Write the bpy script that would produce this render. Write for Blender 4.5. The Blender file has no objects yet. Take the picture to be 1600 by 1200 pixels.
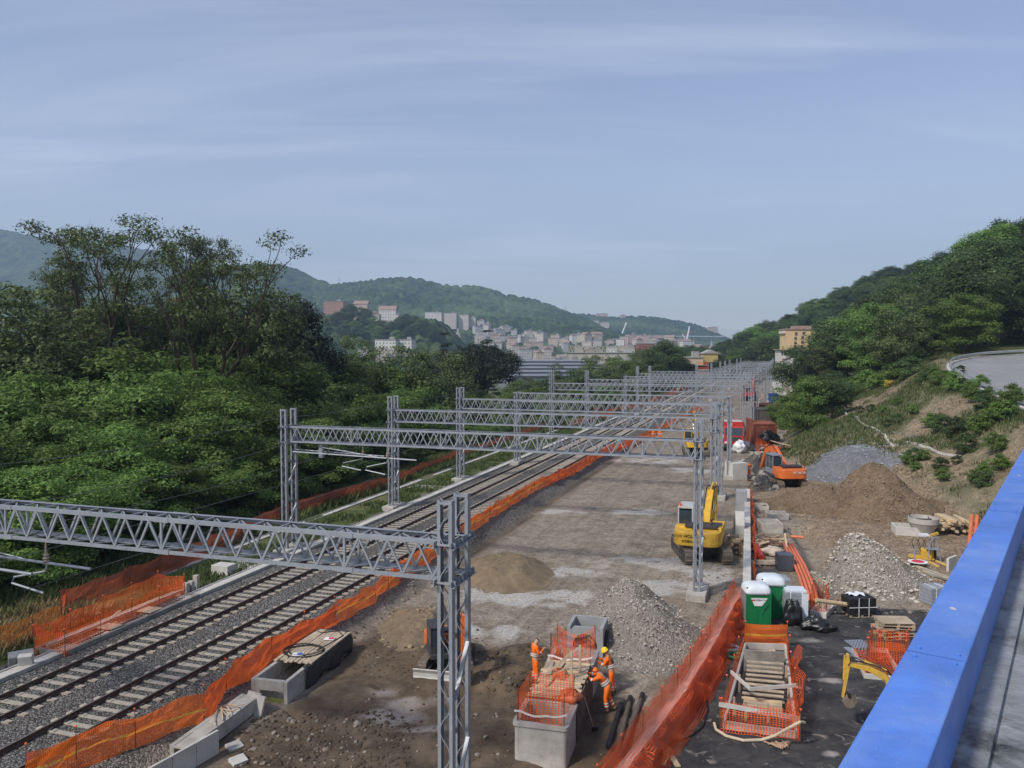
import bpy, math, random
import numpy as np
from mathutils import Vector, Matrix
R = math.radians
C = bpy.context.scene.collection
random.seed(7)
rng = np.random.default_rng(11)
# ---------------------------------------------------------------- camera model (photo pixels of the 1600 x 1200 picture)
CAMZ, FPX, HOR = 13.0, 1260.0, 545.0
PITCH = math.atan((600 - HOR) / FPX)
def ray(px, py):
    u, v = (px - 800) / FPX, (600 - py) / FPX
    return Vector((u, math.cos(PITCH) + v * math.sin(PITCH), -math.sin(PITCH) + v * math.cos(PITCH)))
def P(px, py, z=0.0):
    d = ray(px, py); t = (z - CAMZ) / d.z
    return Vector((d.x * t, d.y * t, z))
def A(px, py, Y):
    d = ray(px, py); t = Y / d.y
    return Vector((d.x * t, Y, CAMZ + d.z * t))
TRK = R(18.3); DX, DY = math.sin(TRK), math.cos(TRK)
def SP(s, p, z=0.0):                       # along-track s, across-track p  -> world
    return Vector((s * DX + p * DY, s * DY - p * DX, z))
def toSP(v): return (v[0] * DX + v[1] * DY, v[0] * DY - v[1] * DX)
# ---------------------------------------------------------------- noise
def _h(ix, iy, seed):
    n = (ix.astype(np.int64) * 374761393 + iy.astype(np.int64) * 668265263 + seed * 974634777) & 0xffffffff
    n = ((n ^ (n >> 13)) * 1274126177) & 0xffffffff
    return ((n ^ (n >> 16)) & 0xffff) / 65535.0
def vn(x, y, seed=0):
    x = np.asarray(x, float); y = np.asarray(y, float)
    ix, iy = np.floor(x), np.floor(y); fx, fy = x - ix, y - iy
    fx = fx * fx * (3 - 2 * fx); fy = fy * fy * (3 - 2 * fy)
    a, b, c, d = _h(ix, iy, seed), _h(ix + 1, iy, seed), _h(ix, iy + 1, seed), _h(ix + 1, iy + 1, seed)
    return (a * (1 - fx) + b * fx) * (1 - fy) + (c * (1 - fx) + d * fx) * fy
def fbm(x, y, seed=0, o=4):
    r = 0; a = .5
    for k in range(o):
        r = r + a * (vn(x * 2 ** k, y * 2 ** k, seed + k * 17) * 2 - 1); a *= .5
    return r
def worley(x, y, seed=0):
    ix, iy = np.floor(x), np.floor(y); best = np.full(np.shape(x), 9.0)
    for dx in (-1, 0, 1):
        for dy in (-1, 0, 1):
            cx, cy = ix + dx, iy + dy
            qx, qy = cx + _h(cx, cy, seed), cy + _h(cx, cy, seed + 5)
            best = np.minimum(best, (x - qx) ** 2 + (y - qy) ** 2)
    return np.sqrt(best)
def sstep(a, b, x):
    t = np.clip((x - a) / (b - a), 0, 1); return t * t * (3 - 2 * t)
def poly_sd(x, y, poly):                   # signed distance to a polygon, negative inside
    x = np.asarray(x, float); y = np.asarray(y, float)
    d = np.full(x.shape, 1e9); inside = np.zeros(x.shape, bool); n = len(poly)
    for i in range(n):
        ax, ay = poly[i][0], poly[i][1]; bx, by = poly[(i + 1) % n][0], poly[(i + 1) % n][1]
        ex, ey = bx - ax, by - ay; L = ex * ex + ey * ey + 1e-12
        t = np.clip(((x - ax) * ex + (y - ay) * ey) / L, 0, 1)
        d = np.minimum(d, (x - ax - t * ex) ** 2 + (y - ay - t * ey) ** 2)
        cond = ((ay > y) != (by > y)) & (x < (bx - ax) * (y - ay) / (by - ay + 1e-12) + ax)
        inside ^= cond
    d = np.sqrt(d); return np.where(inside, -d, d)
# ---------------------------------------------------------------- materials
MATS = {}
def _nt(name):
    m = bpy.data.materials.new(name); m.use_nodes = True
    nt = m.node_tree; b = nt.nodes['Principled BSDF']; return m, nt, b
def N(nt, t, **kw):
    n = nt.nodes.new(t)
    for k, v in kw.items():
        if k in ('operation', 'blend_type', 'data_type', 'attribute_name', 'feature', 'distance', 'interpolation', 'wave_type', 'bands_direction', 'noise_dimensions', 'vector_type'): setattr(n, k, v)
        else: n.inputs[k.replace('_', ' ')].default_value = v
    return n
def L(nt, a, b): nt.links.new(a, b)
def ramp(nt, fac, stops):
    r = nt.nodes.new('ShaderNodeValToRGB'); cr = r.color_ramp
    while len(cr.elements) < len(stops): cr.elements.new(.5)
    for e, (p, c) in zip(cr.elements, stops):
        e.position = p; e.color = (*c, 1) if len(c) == 3 else c
    L(nt, fac, r.inputs[0]); return r
def mixc(nt, fac, a, b, bt='MIX'):
    n = nt.nodes.new('ShaderNodeMix'); n.data_type = 'RGBA'; n.blend_type = bt
    if isinstance(fac, (int, float)): n.inputs[0].default_value = fac
    else: L(nt, fac, n.inputs[0])
    for i, c in ((6, a), (7, b)):
        if isinstance(c, (tuple, list)): n.inputs[i].default_value = (*c[:3], 1)
        else: L(nt, c, n.inputs[i])
    return n.outputs[2]
def mth(nt, op, a, b=None, clamp=False):
    n = nt.nodes.new('ShaderNodeMath'); n.operation = op; n.use_clamp = clamp
    for i, v in ((0, a), (1, b)):
        if v is None: continue
        if isinstance(v, (int, float)): n.inputs[i].default_value = v
        else: L(nt, v, n.inputs[i])
    return n.outputs[0]
def mat(name, col, rough=.7, var=.18, scale=3.0, bump=.0, bscale=20.0, metal=0.0, dirt=None, dirt_amt=.5, spec=.3, world=False):
    """noise-varied surface: two scales of colour variation, optional dirt colour in patches, optional bump"""
    if name in MATS: return MATS[name]
    m, nt, b = _nt(name)
    tc = nt.nodes.new('ShaderNodeTexCoord'); co = tc.outputs['Object']
    if world:
        g = nt.nodes.new('ShaderNodeNewGeometry'); co = g.outputs['Position']
    n1 = N(nt, 'ShaderNodeTexNoise', Scale=scale, Detail=6.0, Roughness=.65); L(nt, co, n1.inputs['Vector'])
    lo = tuple(max(0, c * (1 - var)) for c in col); hi = tuple(min(1, c * (1 + var)) for c in col)
    c1 = ramp(nt, n1.outputs['Fac'], [(.3, lo), (.7, hi)]).outputs[0]
    if dirt:
        n2 = N(nt, 'ShaderNodeTexNoise', Scale=scale * .55, Detail=8.0, Roughness=.7, Distortion=.6); L(nt, co, n2.inputs['Vector'])
        f = ramp(nt, n2.outputs['Fac'], [(.48, (0, 0, 0)), (.68, (1, 1, 1))]).outputs[0]
        c1 = mixc(nt, mth(nt, 'MULTIPLY', f, dirt_amt), c1, dirt)
    L(nt, c1, b.inputs['Base Color'])
    b.inputs['Roughness'].default_value = rough; b.inputs['Metallic'].default_value = metal
    b.inputs['Specular IOR Level'].default_value = spec
    if bump:
        n3 = N(nt, 'ShaderNodeTexNoise', Scale=bscale, Detail=5.0); L(nt, co, n3.inputs['Vector'])
        bp = N(nt, 'ShaderNodeBump', Strength=bump, Distance=.05); L(nt, n3.outputs['Fac'], bp.inputs['Height']); L(nt, bp.outputs[0], b.inputs['Normal'])
    MATS[name] = m; return m
def gravel_mat(name, dark, mid_, light, scale=9.0, patch=None):
    """loose stones: two sizes of cells coloured per stone, with relief"""
    if name in MATS: return MATS[name]
    m, nt, b = _nt(name); g = nt.nodes.new('ShaderNodeNewGeometry'); pos = g.outputs['Position']
    cols = []; hs = []
    for k, sc in enumerate((scale, scale * 2.6)):
        w_ = nt.nodes.new('ShaderNodeVectorMath'); w_.operation = 'ADD'; n0 = N(nt, 'ShaderNodeTexNoise', Scale=sc * .8, Detail=2.0); L(nt, pos, n0.inputs['Vector'])
        sm = nt.nodes.new('ShaderNodeVectorMath'); sm.operation = 'SCALE'; sm.inputs['Scale'].default_value = .5 / sc; L(nt, n0.outputs['Color'], sm.inputs[0]); L(nt, pos, w_.inputs[0]); L(nt, sm.outputs[0], w_.inputs[1])
        v = N(nt, 'ShaderNodeTexVoronoi', Scale=sc); L(nt, w_.outputs[0], v.inputs['Vector']); s_ = nt.nodes.new('ShaderNodeSeparateColor'); L(nt, v.outputs['Color'], s_.inputs[0])
        cols.append(ramp(nt, s_.outputs[0], [(0, dark), (.5, mid_), (.93, light)]).outputs[0]); hs.append(v.outputs['Distance'])
    n1 = N(nt, 'ShaderNodeTexNoise', Scale=.9, Detail=6.0, Roughness=.7); L(nt, pos, n1.inputs['Vector'])
    c = mixc(nt, ramp(nt, n1.outputs['Fac'], [(.40, (0, 0, 0)), (.60, (1, 1, 1))]).outputs[0], cols[0], cols[1])
    if patch: c = mixc(nt, ramp(nt, N2(nt, pos, .55), [(.50, (0, 0, 0)), (.66, (.8, .8, .8))]).outputs[0], c, patch)
    L(nt, c, b.inputs['Base Color']); b.inputs['Roughness'].default_value = .95; b.inputs['Specular IOR Level'].default_value = .2
    hh = mth(nt, 'ADD', mth(nt, 'MULTIPLY', hs[0], -1.0), mth(nt, 'MULTIPLY', hs[1], -.5)); bp = N(nt, 'ShaderNodeBump', Strength=.9, Distance=.09); L(nt, hh, bp.inputs['Height']); L(nt, bp.outputs[0], b.inputs['Normal'])
    MATS[name] = m; return m
def N2(nt, pos, s):
    n = N(nt, 'ShaderNodeTexNoise', Scale=s, Detail=5.0, Roughness=.65); L(nt, pos, n.inputs['Vector']); return n.outputs['Fac']
def net_mat(name, col, cell=.07, strand=.42, col2=None, stripe=None):
    """plastic safety netting: UV grid of strands (metres) with real holes"""
    if name in MATS: return MATS[name]
    m, nt, b = _nt(name)
    uv = nt.nodes.new('ShaderNodeUVMap'); sx = nt.nodes.new('ShaderNodeSeparateXYZ'); L(nt, uv.outputs[0], sx.inputs[0])
    fx = mth(nt, 'FRACT', mth(nt, 'DIVIDE', sx.outputs[0], cell)); fy = mth(nt, 'FRACT', mth(nt, 'DIVIDE', sx.outputs[1], cell * .75))
    mask = mth(nt, 'MAXIMUM', mth(nt, 'LESS_THAN', fx, strand), mth(nt, 'LESS_THAN', fy, strand))
    n1 = N(nt, 'ShaderNodeTexNoise', Scale=1.3, Detail=4.0); tc = nt.nodes.new('ShaderNodeTexCoord'); L(nt, tc.outputs['Object'], n1.inputs['Vector'])
    c = ramp(nt, n1.outputs['Fac'], [(.3, tuple(x * .8 for x in col)), (.7, tuple(min(1, x * 1.12) for x in col))]).outputs[0]
    if stripe:
        lo, hi = stripe
        st = mth(nt, 'MULTIPLY', mth(nt, 'GREATER_THAN', sx.outputs[1], lo), mth(nt, 'LESS_THAN', sx.outputs[1], hi))
        c = mixc(nt, st, c, col2)
    L(nt, c, b.inputs['Base Color']); b.inputs['Roughness'].default_value = .55
    tl = nt.nodes.new('ShaderNodeBsdfTranslucent'); L(nt, c, tl.inputs[0])
    ms = nt.nodes.new('ShaderNodeMixShader'); ms.inputs[0].default_value = .45; L(nt, b.outputs[0], ms.inputs[1]); L(nt, tl.outputs[0], ms.inputs[2])
    tr = nt.nodes.new('ShaderNodeBsdfTransparent'); m2 = nt.nodes.new('ShaderNodeMixShader')
    L(nt, mask, m2.inputs[0]); L(nt, tr.outputs[0], m2.inputs[1]); L(nt, ms.outputs[0], m2.inputs[2])
    L(nt, m2.outputs[0], nt.nodes['Material Output'].inputs['Surface'])
    MATS[name] = m; return m
def leaf_mat(name, dark, light, objvar=.25, trans=.3):
    if name in MATS: return MATS[name]
    m, nt, b = _nt(name)
    g = nt.nodes.new('ShaderNodeNewGeometry'); oi = nt.nodes.new('ShaderNodeObjectInfo')
    c = ramp(nt, g.outputs['Random Per Island'], [(0, dark), (.75, light), (1, tuple(x * 1.35 for x in light))]).outputs[0]
    hv = N(nt, 'ShaderNodeHueSaturation', Saturation=.9); L(nt, c, hv.inputs['Color'])
    L(nt, mth(nt, 'ADD', mth(nt, 'MULTIPLY', oi.outputs['Random'], .022), .481), hv.inputs['Hue'])
    L(nt, mth(nt, 'ADD', mth(nt, 'MULTIPLY', oi.outputs['Random'], objvar * 2), 1 - objvar), hv.inputs['Value'])
    L(nt, hv.outputs[0], b.inputs['Base Color']); b.inputs['Roughness'].default_value = .55; b.inputs['Specular IOR Level'].default_value = .25
    tl = nt.nodes.new('ShaderNodeBsdfTranslucent'); L(nt, hv.outputs[0], tl.inputs[0])
    ms = nt.nodes.new('ShaderNodeMixShader'); ms.inputs[0].default_value = trans; L(nt, b.outputs[0], ms.inputs[1]); L(nt, tl.outputs[0], ms.inputs[2])
    L(nt, ms.outputs[0], nt.nodes['Material Output'].inputs['Surface'])
    MATS[name] = m; return m
# ---------------------------------------------------------------- mesh builder
class MB:
    def __init__(s): s.v = []; s.f = []; s.mi = []; s.uv = None
    def add(s, vs, fs, mi=0):
        o = len(s.v); s.v += [tuple(v) for v in vs]; s.f += [tuple(i + o for i in f) for f in fs]; s.mi += [mi] * len(fs)
    def box(s, c, sz, rot=None, mi=0, taper=1.0):
        hx, hy, hz = sz[0] / 2, sz[1] / 2, sz[2] / 2; c = Vector(c)
        vs = []
        for z in (-1, 1):
            k = taper if z > 0 else 1
            for x, y in ((-1, -1), (1, -1), (1, 1), (-1, 1)):
                w = Vector((x * hx * k, y * hy * k, z * hz))
                if rot is not None: w = rot @ w
                vs.append(c + w)
        s.add(vs, [(3, 2, 1, 0), (4, 5, 6, 7), (0, 1, 5, 4), (1, 2, 6, 5), (2, 3, 7, 6), (3, 0, 4, 7)], mi); return s
    def beam(s, a, b, w, h=None, mi=0, up=(0, 0, 1)):
        a, b = Vector(a), Vector(b); h = h or w; d = (b - a); Ln = d.length
        if Ln < 1e-6: return s
        d /= Ln; u = Vector(up)
        if abs(d.dot(u)) > .98: u = Vector((0, 1, 0))
        x = d.cross(u).normalized(); z = x.cross(d)
        M = Matrix((x, d, z)).transposed()
        return s.box((a + b) / 2, (w, Ln, h), M, mi)
    def tube(s, pts, r, n=6, mi=0, cap=True):
        pts = [Vector(p) for p in pts]; k = len(pts); rs = r if isinstance(r, (list, tuple)) else [r] * k
        vs = []; fs = []; ref = None
        for i, p in enumerate(pts):
            d = (pts[min(i + 1, k - 1)] - pts[max(i - 1, 0)]).normalized()
            if ref is None: ref = Vector((0, 0, 1)) if abs(d.z) < .9 else Vector((1, 0, 0))
            x = d.cross(ref)
            if x.length < 1e-4: x = d.cross(Vector((0, 1, .1)))
            x.normalize(); y = x.cross(d); ref = -y if False else y
            ref = y
            for j in range(n):
                a = 2 * math.pi * j / n; vs.append(p + (x * math.cos(a) + y * math.sin(a)) * rs[i])
            ref = y
        for i in range(k - 1):
            for j in range(n):
                fs.append((i * n + j, i * n + (j + 1) % n, (i + 1) * n + (j + 1) % n, (i + 1) * n + j))
        if cap: fs += [tuple(range(n - 1, -1, -1)), tuple(range((k - 1) * n, k * n))]
        s.add(vs, fs, mi); return s
    def prism(s, poly, a0, a1, axis='x', mi=0):
        """extrude a 2D outline along an axis; poly holds the two other coordinates"""
        n = len(poly)
        def m(q, a): return {'x': (a, q[0], q[1]), 'y': (q[0], a, q[1]), 'z': (q[0], q[1], a)}[axis]
        vs = [m(q, a0) for q in poly] + [m(q, a1) for q in poly]
        fs = [tuple(range(n - 1, -1, -1)), tuple(range(n, 2 * n))] + [(i, (i + 1) % n, n + (i + 1) % n, n + i) for i in range(n)]
        s.add(vs, fs, mi); return s
    def lathe(s, prof, c=(0, 0, 0), n=20, mi=0, capb=True, capt=True):
        vs = []; fs = []; k = len(prof)
        for r, z in prof:
            for j in range(n):
                a = 2 * math.pi * j / n; vs.append((c[0] + r * math.cos(a), c[1] + r * math.sin(a), c[2] + z))
        for i in range(k - 1):
            for j in range(n): fs.append((i * n + j, i * n + (j + 1) % n, (i + 1) * n + (j + 1) % n, (i + 1) * n + j))
        if capb: fs.append(tuple(range(n - 1, -1, -1)))
        if capt: fs.append(tuple(range((k - 1) * n, k * n)))
        s.add(vs, fs, mi); return s
    def rock(s, c, r, mi=0, flat=.75):
        t = (1 + 5 ** .5) / 2
        V = [(-1, t, 0), (1, t, 0), (-1, -t, 0), (1, -t, 0), (0, -1, t), (0, 1, t), (0, -1, -t), (0, 1, -t), (t, 0, -1), (t, 0, 1), (-t, 0, -1), (-t, 0, 1)]
        Fc = [(0, 11, 5), (0, 5, 1), (0, 1, 7), (0, 7, 10), (0, 10, 11), (1, 5, 9), (5, 11, 4), (11, 10, 2), (10, 7, 6), (7, 1, 8), (3, 9, 4), (3, 4, 2), (3, 2, 6), (3, 6, 8), (3, 8, 9), (4, 9, 5), (2, 4, 11), (6, 2, 10), (8, 6, 7), (9, 8, 1)]
        k = r / 1.9; a = random.uniform(0, 6.28); ca, sa = math.cos(a), math.sin(a); ex, ey = random.uniform(.7, 1.3), random.uniform(.7, 1.2)
        vs = []
        for x, y, z in V:
            q = random.uniform(.75, 1.2) * k; x, y, z = x * q * ex, y * q * ey, z * q * flat
            vs.append((c[0] + x * ca - y * sa, c[1] + x * sa + y * ca, c[2] + z))
        s.add(vs, Fc, mi); return s
    def grid(s, nu, nv, fn, mi=0, uvfn=None, wrap=False):
        """fn(i,j)->xyz ; uvfn(i,j)->(u,v)"""
        o = len(s.v)
        for i in range(nu):
            for j in range(nv): s.v.append(tuple(fn(i, j)))
        for i in range(nu - 1):
            for j in range(nv - 1):
                q = (o + i * nv + j, o + (i + 1) * nv + j, o + (i + 1) * nv + j + 1, o + i * nv + j + 1); s.f.append(q); s.mi.append(mi)
        if uvfn:
            if s.uv is None: s.uv = {}
            for i in range(nu):
                for j in range(nv): s.uv[o + i * nv + j] = uvfn(i, j)
        return s
    def build(s, name, mats, parent=None, smooth=False, bevel=0, loc=None, rz=0):
        me = bpy.data.meshes.new(name); me.from_pydata(s.v, [], s.f)
        for m in (mats if isinstance(mats, (list, tuple)) else [mats]): me.materials.append(m)
        if len(me.materials) > 1: me.polygons.foreach_set('material_index', s.mi)
        if smooth: me.polygons.foreach_set('use_smooth', [True] * len(me.polygons))
        if s.uv is not None:
            ul = me.uv_layers.new(name='UVMap'); arr = np.zeros(len(me.loops) * 2)
            vi = np.zeros(len(me.loops), int); me.loops.foreach_get('vertex_index', vi)
            tab = np.array([s.uv.get(i, (0, 0)) for i in range(len(s.v))]); ul.data.foreach_set('uv', tab[vi].ravel())
        me.update(); o = bpy.data.objects.new(name, me); C.objects.link(o)
        if parent: o.parent = parent
        if loc is not None: o.location = loc
        if rz: o.rotation_euler.z = rz
        if bevel:
            b = o.modifiers.new('Bevel', 'BEVEL'); b.width = bevel; b.segments = 2; b.limit_method = 'ANGLE'
        return o
def np_mesh(name, V, F, mats, smooth=False):
    me = bpy.data.meshes.new(name); V = np.asarray(V, np.float32); F = np.asarray(F, np.int32); k = F.shape[1]
    me.vertices.add(len(V)); me.vertices.foreach_set('co', V.ravel())
    me.loops.add(F.size); me.loops.foreach_set('vertex_index', F.ravel())
    me.polygons.add(len(F)); me.polygons.foreach_set('loop_start', np.arange(len(F), dtype=np.int32) * k)
    if smooth: me.polygons.foreach_set('use_smooth', np.ones(len(F), bool))
    for m in (mats if isinstance(mats, (list, tuple)) else [mats]): me.materials.append(m)
    me.update(calc_edges=True); me.validate(); return me
def link(name, me, parent=None, loc=None, rz=0, sc=None):
    o = bpy.data.objects.new(name, me); C.objects.link(o)
    if parent: o.parent = parent
    if loc is not None: o.location = loc
    if rz: o.rotation_euler.z = rz
    if sc is not None: o.scale = (sc, sc, sc) if isinstance(sc, (int, float)) else sc
    return o
def tag(o, label, cat, group=None):
    o['label'] = label; o['category'] = cat
    if group: o['group'] = group
    return o
def thing(name, label, cat, loc=(0, 0, 0), rz=0.0, group=None):
    o = bpy.data.objects.new(name, None); C.objects.link(o); o.location = loc; o.rotation_euler = (0, 0, rz); o.empty_display_size = .3
    return tag(o, label, cat, group)
def kind(o, k): o['kind'] = k; return o
def dup(o, loc=None, rz=None, sc=None, label=None, parent=None):
    c = o.copy(); C.objects.link(c)
    if parent: c.parent = parent
    if loc is not None: c.location = loc
    if rz is not None: c.rotation_euler.z = rz
    if sc is not None: c.scale = (sc, sc, sc) if isinstance(sc, (int, float)) else sc
    if label: c['label'] = label
    for ch in list(o.children): dup(ch, parent=c)
    return c
def text_mesh(txt, size, depth=.01):
    cu = bpy.data.curves.new('lettering', 'FONT'); cu.body = txt; cu.size = size; cu.extrude = depth; cu.align_x = 'CENTER'; cu.align_y = 'CENTER'; cu.resolution_u = 3
    to = bpy.data.objects.new('lettering_tmp', cu); C.objects.link(to)
    bpy.context.view_layer.update()
    me = bpy.data.meshes.new_from_object(to.evaluated_get(bpy.context.evaluated_depsgraph_get()))
    bpy.data.objects.remove(to); bpy.data.curves.remove(cu); me.name = 'lettering'; return me
# ================================================================ camera, sky, sun, view
cam = bpy.data.cameras.new('camera'); camo = bpy.data.objects.new('camera', cam); C.objects.link(camo)
camo.location = (0, 0, CAMZ); camo.rotation_euler = (R(90) - PITCH, 0, 0)
cam.sensor_width = 36; cam.lens = 36 * FPX / 1600; cam.clip_start = .05; cam.clip_end = 30000
sc = bpy.context.scene; sc.camera = camo
sc.view_settings.view_transform = 'Standard'; sc.view_settings.look = 'None'; sc.view_settings.exposure = 0.0; sc.view_settings.gamma = 1
SUN_EL, SUN_AZ = R(45), R(-130)            # azimuth from +Y towards +X
w = bpy.data.worlds.new('World'); sc.world = w; w.use_nodes = True; nt = w.node_tree
bg = nt.nodes['Background']; sky = nt.nodes.new('ShaderNodeTexSky'); sky.sky_type = 'NISHITA'; sky.sun_disc = False
sky.sun_elevation = SUN_EL; sky.sun_rotation = SUN_AZ % (2 * math.pi); sky.air_density = 1.0; sky.dust_density = 1.2; sky.ozone_density = 3.0; sky.altitude = 50
tc = nt.nodes.new('ShaderNodeTexCoord')
sep = nt.nodes.new('ShaderNodeSeparateXYZ'); L(nt, tc.outputs['Generated'], sep.inputs[0])
# thin cirrus: the sky direction is projected on a high flat layer, streaked along one direction
zc = mth(nt, 'MAXIMUM', sep.outputs[2], .02)
zc2 = mth(nt, 'ADD', zc, .12)
cx = mth(nt, 'DIVIDE', sep.outputs[0], zc2); cy = mth(nt, 'DIVIDE', sep.outputs[1], zc2)
cv = nt.nodes.new('ShaderNodeCombineXYZ'); L(nt, mth(nt, 'MULTIPLY', cx, .55), cv.inputs[0]); L(nt, mth(nt, 'MULTIPLY', cy, 1.9), cv.inputs[1])
rot = nt.nodes.new('ShaderNodeVectorRotate'); rot.rotation_type = 'Z_AXIS'; rot.inputs['Angle'].default_value = R(-6); L(nt, cv.outputs[0], rot.inputs['Vector'])
n1 = N(nt, 'ShaderNodeTexNoise', Scale=.75, Detail=9.0, Roughness=.58, Distortion=.55); L(nt, rot.outputs[0], n1.inputs['Vector'])
n2 = N(nt, 'ShaderNodeTexNoise', Scale=.35, Detail=3.0, Roughness=.5); L(nt, rot.outputs[0], n2.inputs['Vector'])
cf = ramp(nt, n1.outputs['Fac'], [(.46, (0, 0, 0)), (.80, (1, 1, 1))]).outputs[0]
cg = ramp(nt, n2.outputs['Fac'], [(.38, (0, 0, 0)), (.62, (1, 1, 1))]).outputs[0]
cl = mth(nt, 'MULTIPLY', mth(nt, 'MULTIPLY', cf, cg), .46)
hs = N(nt, 'ShaderNodeHueSaturation', Saturation=.88, Hue=.512, Value=1.0); L(nt, sky.outputs[0], hs.inputs['Color'])
veil = mixc(nt, .16, hs.outputs[0], (4.6, 5.0, 6.0))
hzf = mth(nt, 'MULTIPLY', mth(nt, 'SUBTRACT', 1.0, mth(nt, 'DIVIDE', mth(nt, 'MAXIMUM', sep.outputs[2], 0.0), .30), clamp=True), .42)
veil = mixc(nt, hzf, veil, (4.6, 4.75, 5.5))
col = mixc(nt, cl, veil, (8.0, 8.4, 9.2))
L(nt, col, bg.inputs['Color']); bg.inputs['Strength'].default_value = .15
sun = bpy.data.lights.new('sun', 'SUN'); sun.energy = 3.8; sun.angle = R(6.0); sun.color = (1, .92, .80)
so = bpy.data.objects.new('sun', sun); C.objects.link(so)
sd = Vector((math.sin(SUN_AZ) * math.cos(SUN_EL), math.cos(SUN_AZ) * math.cos(SUN_EL), math.sin(SUN_EL)))
so.rotation_euler = (-sd).to_track_quat('-Z', 'Y').to_euler(); so.location = (-60, -20, 90)
sc.cycles.max_bounces = 6; sc.cycles.diffuse_bounces = 3; sc.cycles.glossy_bounces = 2; sc.cycles.transmission_bounces = 3; sc.cycles.transparent_max_bounces = 16
sc.cycles.volume_bounces = 0; sc.cycles.use_adaptive_sampling = True
try: sc.cycles.use_denoising = True; sc.cycles.denoiser = 'OPENIMAGEDENOISE'
except Exception: pass
# ================================================================ common materials
M_CONC = mat('concrete', (.40, .385, .355), .85, .22, 1.6, .25, 14, dirt=(.20, .18, .15), dirt_amt=.55)
M_CONC_L = mat('pale_concrete', (.50, .49, .46), .85, .15, 1.4, .2, 14, dirt=(.30, .27, .23), dirt_amt=.5)
M_CONC_D = mat('old_concrete', (.25, .24, .22), .9, .25, 1.2, .35, 12, dirt=(.10, .09, .08), dirt_amt=.6)
M_GALV = mat('galvanised_steel', (.27, .295, .335), .5, .16, 1.3, .0, metal=.25, dirt=(.40, .41, .42), dirt_amt=.3, spec=.4)
M_RUST = mat('rusty_rail_steel', (.085, .055, .04), .75, .3, 4.0, .2, 30, dirt=(.14, .075, .04), dirt_amt=.5)
M_RAILTOP = mat('worn_rail_head', (.20, .185, .17), .42, .2, 5.0, metal=.5)
M_SLEEPER = mat('sleeper_concrete', (.35, .315, .265), .9, .2, 2.2, .2, 25, dirt=(.20, .15, .11), dirt_amt=.7)
M_BLACK = mat('black_rubber', (.018, .018, .02), .6, .3, 6)
M_DARK = mat('dark_steel', (.05, .05, .055), .55, .3, 5, dirt=(.12, .1, .08), dirt_amt=.4)
M_WOOD = mat('weathered_timber', (.42, .345, .255), .85, .28, 2.0, .3, 18, dirt=(.18, .14, .10), dirt_amt=.5)
M_WOOD_L = mat('fresh_timber', (.55, .42, .26), .8, .2, 2.0, .2, 18, dirt=(.36, .27, .17), dirt_amt=.5)
M_NET = net_mat('orange_safety_net', (1.0, .155, .03), cell=.10, strand=.24)
M_NET_Y = net_mat('orange_safety_net_striped', (1.0, .19, .02), cell=.06, strand=.60, col2=(.95, .50, .03), stripe=(.52, .60))
M_NET_B = net_mat('orange_safety_net_dense', (1.0, .155, .022), cell=.06, strand=.70)
M_NET_D = net_mat('dusty_red_fabric_net', (.40, .105, .06), cell=.06, strand=.6)
M_NET_OCH = net_mat('ochre_net', (.58, .19, .03), cell=.10, strand=.30)
M_ORANGE_PIPE = mat('orange_plastic_pipe', (.62, .17, .085), .5, .15, 3)
M_WHITE = mat('white_plastic', (.70, .72, .74), .45, .1, 3)
M_GLASS = mat('dark_glass', (.03, .045, .055), .12, .3, 2, spec=.6)
M_YEL = mat('yellow_machine_paint', (.62, .37, .03), .5, .2, 1.3, dirt=(.24, .16, .08), dirt_amt=.75, spec=.45)
M_ORG = mat('orange_machine_paint', (.66, .15, .03), .42, .12, 2.0, dirt=(.24, .11, .06), dirt_amt=.6, spec=.45)
M_REDP = mat('red_paint', (.45, .03, .025), .45, .15, 2, dirt=(.22, .06, .05), dirt_amt=.4)
M_BARK = mat('bark', (.075, .058, .045), .9, .35, 3.0, .5, 14)
# ================================================================ ground
def pxpoly(pts, z=0): return [P(x, y, z).xy for x, y in pts]
ROAD_POLY = [(43.5, 58), (47.6, 75), (52.5, 93), (57.5, 107), (62.5, 116), (71, 124), (84, 129), (110, 133), (150, 134), (150, 40), (60, 34)]
def road_z(x, y): return .48 + .0076 * x + .0861 * y
PZ_ASPH = pxpoly([(1000, 1330), (1110, 1040), (1165, 955), (1240, 945), (1300, 945), (1390, 950), (1500, 955), (1700, 1000), (1700, 1330)])
PZ_SOIL = pxpoly([(300, 1330), (345, 1160), (420, 1120), (545, 1010), (640, 955), (690, 960), (735, 1020), (830, 1010), (880, 1010), (1000, 1110), (960, 1200), (930, 1330)])
PZ_SOIL2 = pxpoly([(735, 1060), (790, 1015), (835, 1005), (890, 1040), (800, 1090)])
PZ_LIGHT = [(850, 935, 130, 16), (760, 985, 95, 20), (880, 895, 70, 12), (1010, 880, 120, 14), (1120, 900, 70, 22), (760, 930, 60, 16), (1040, 920, 60, 18), (1130, 1120, 30, 7), (1090, 1045, 14, 4), (1290, 1065, 26, 6), (1320, 1095, 18, 7), (1270, 1000, 30, 6), (1300, 1180, 28, 8), (1280, 1140, 14, 6), (1240, 1075, 18, 4), (590, 1080, 30, 9), (610, 1120, 60, 14), (640, 1100, 60, 14), (660, 1140, 40, 9), (1090, 735, 60, 6), (1010, 720, 70, 5), (1000, 800, 60, 6), (880, 800, 60, 5)]
PZ_CLAY = pxpoly([(1165, 760), (1200, 735), (1300, 730), (1440, 770), (1530, 860), (1520, 935), (1300, 935), (1290, 860), (1230, 800), (1180, 790)])
PZ_TRENCH = pxpoly([(1235, 822), (1265, 822), (1300, 880), (1308, 930), (1290, 940), (1268, 880)])
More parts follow.
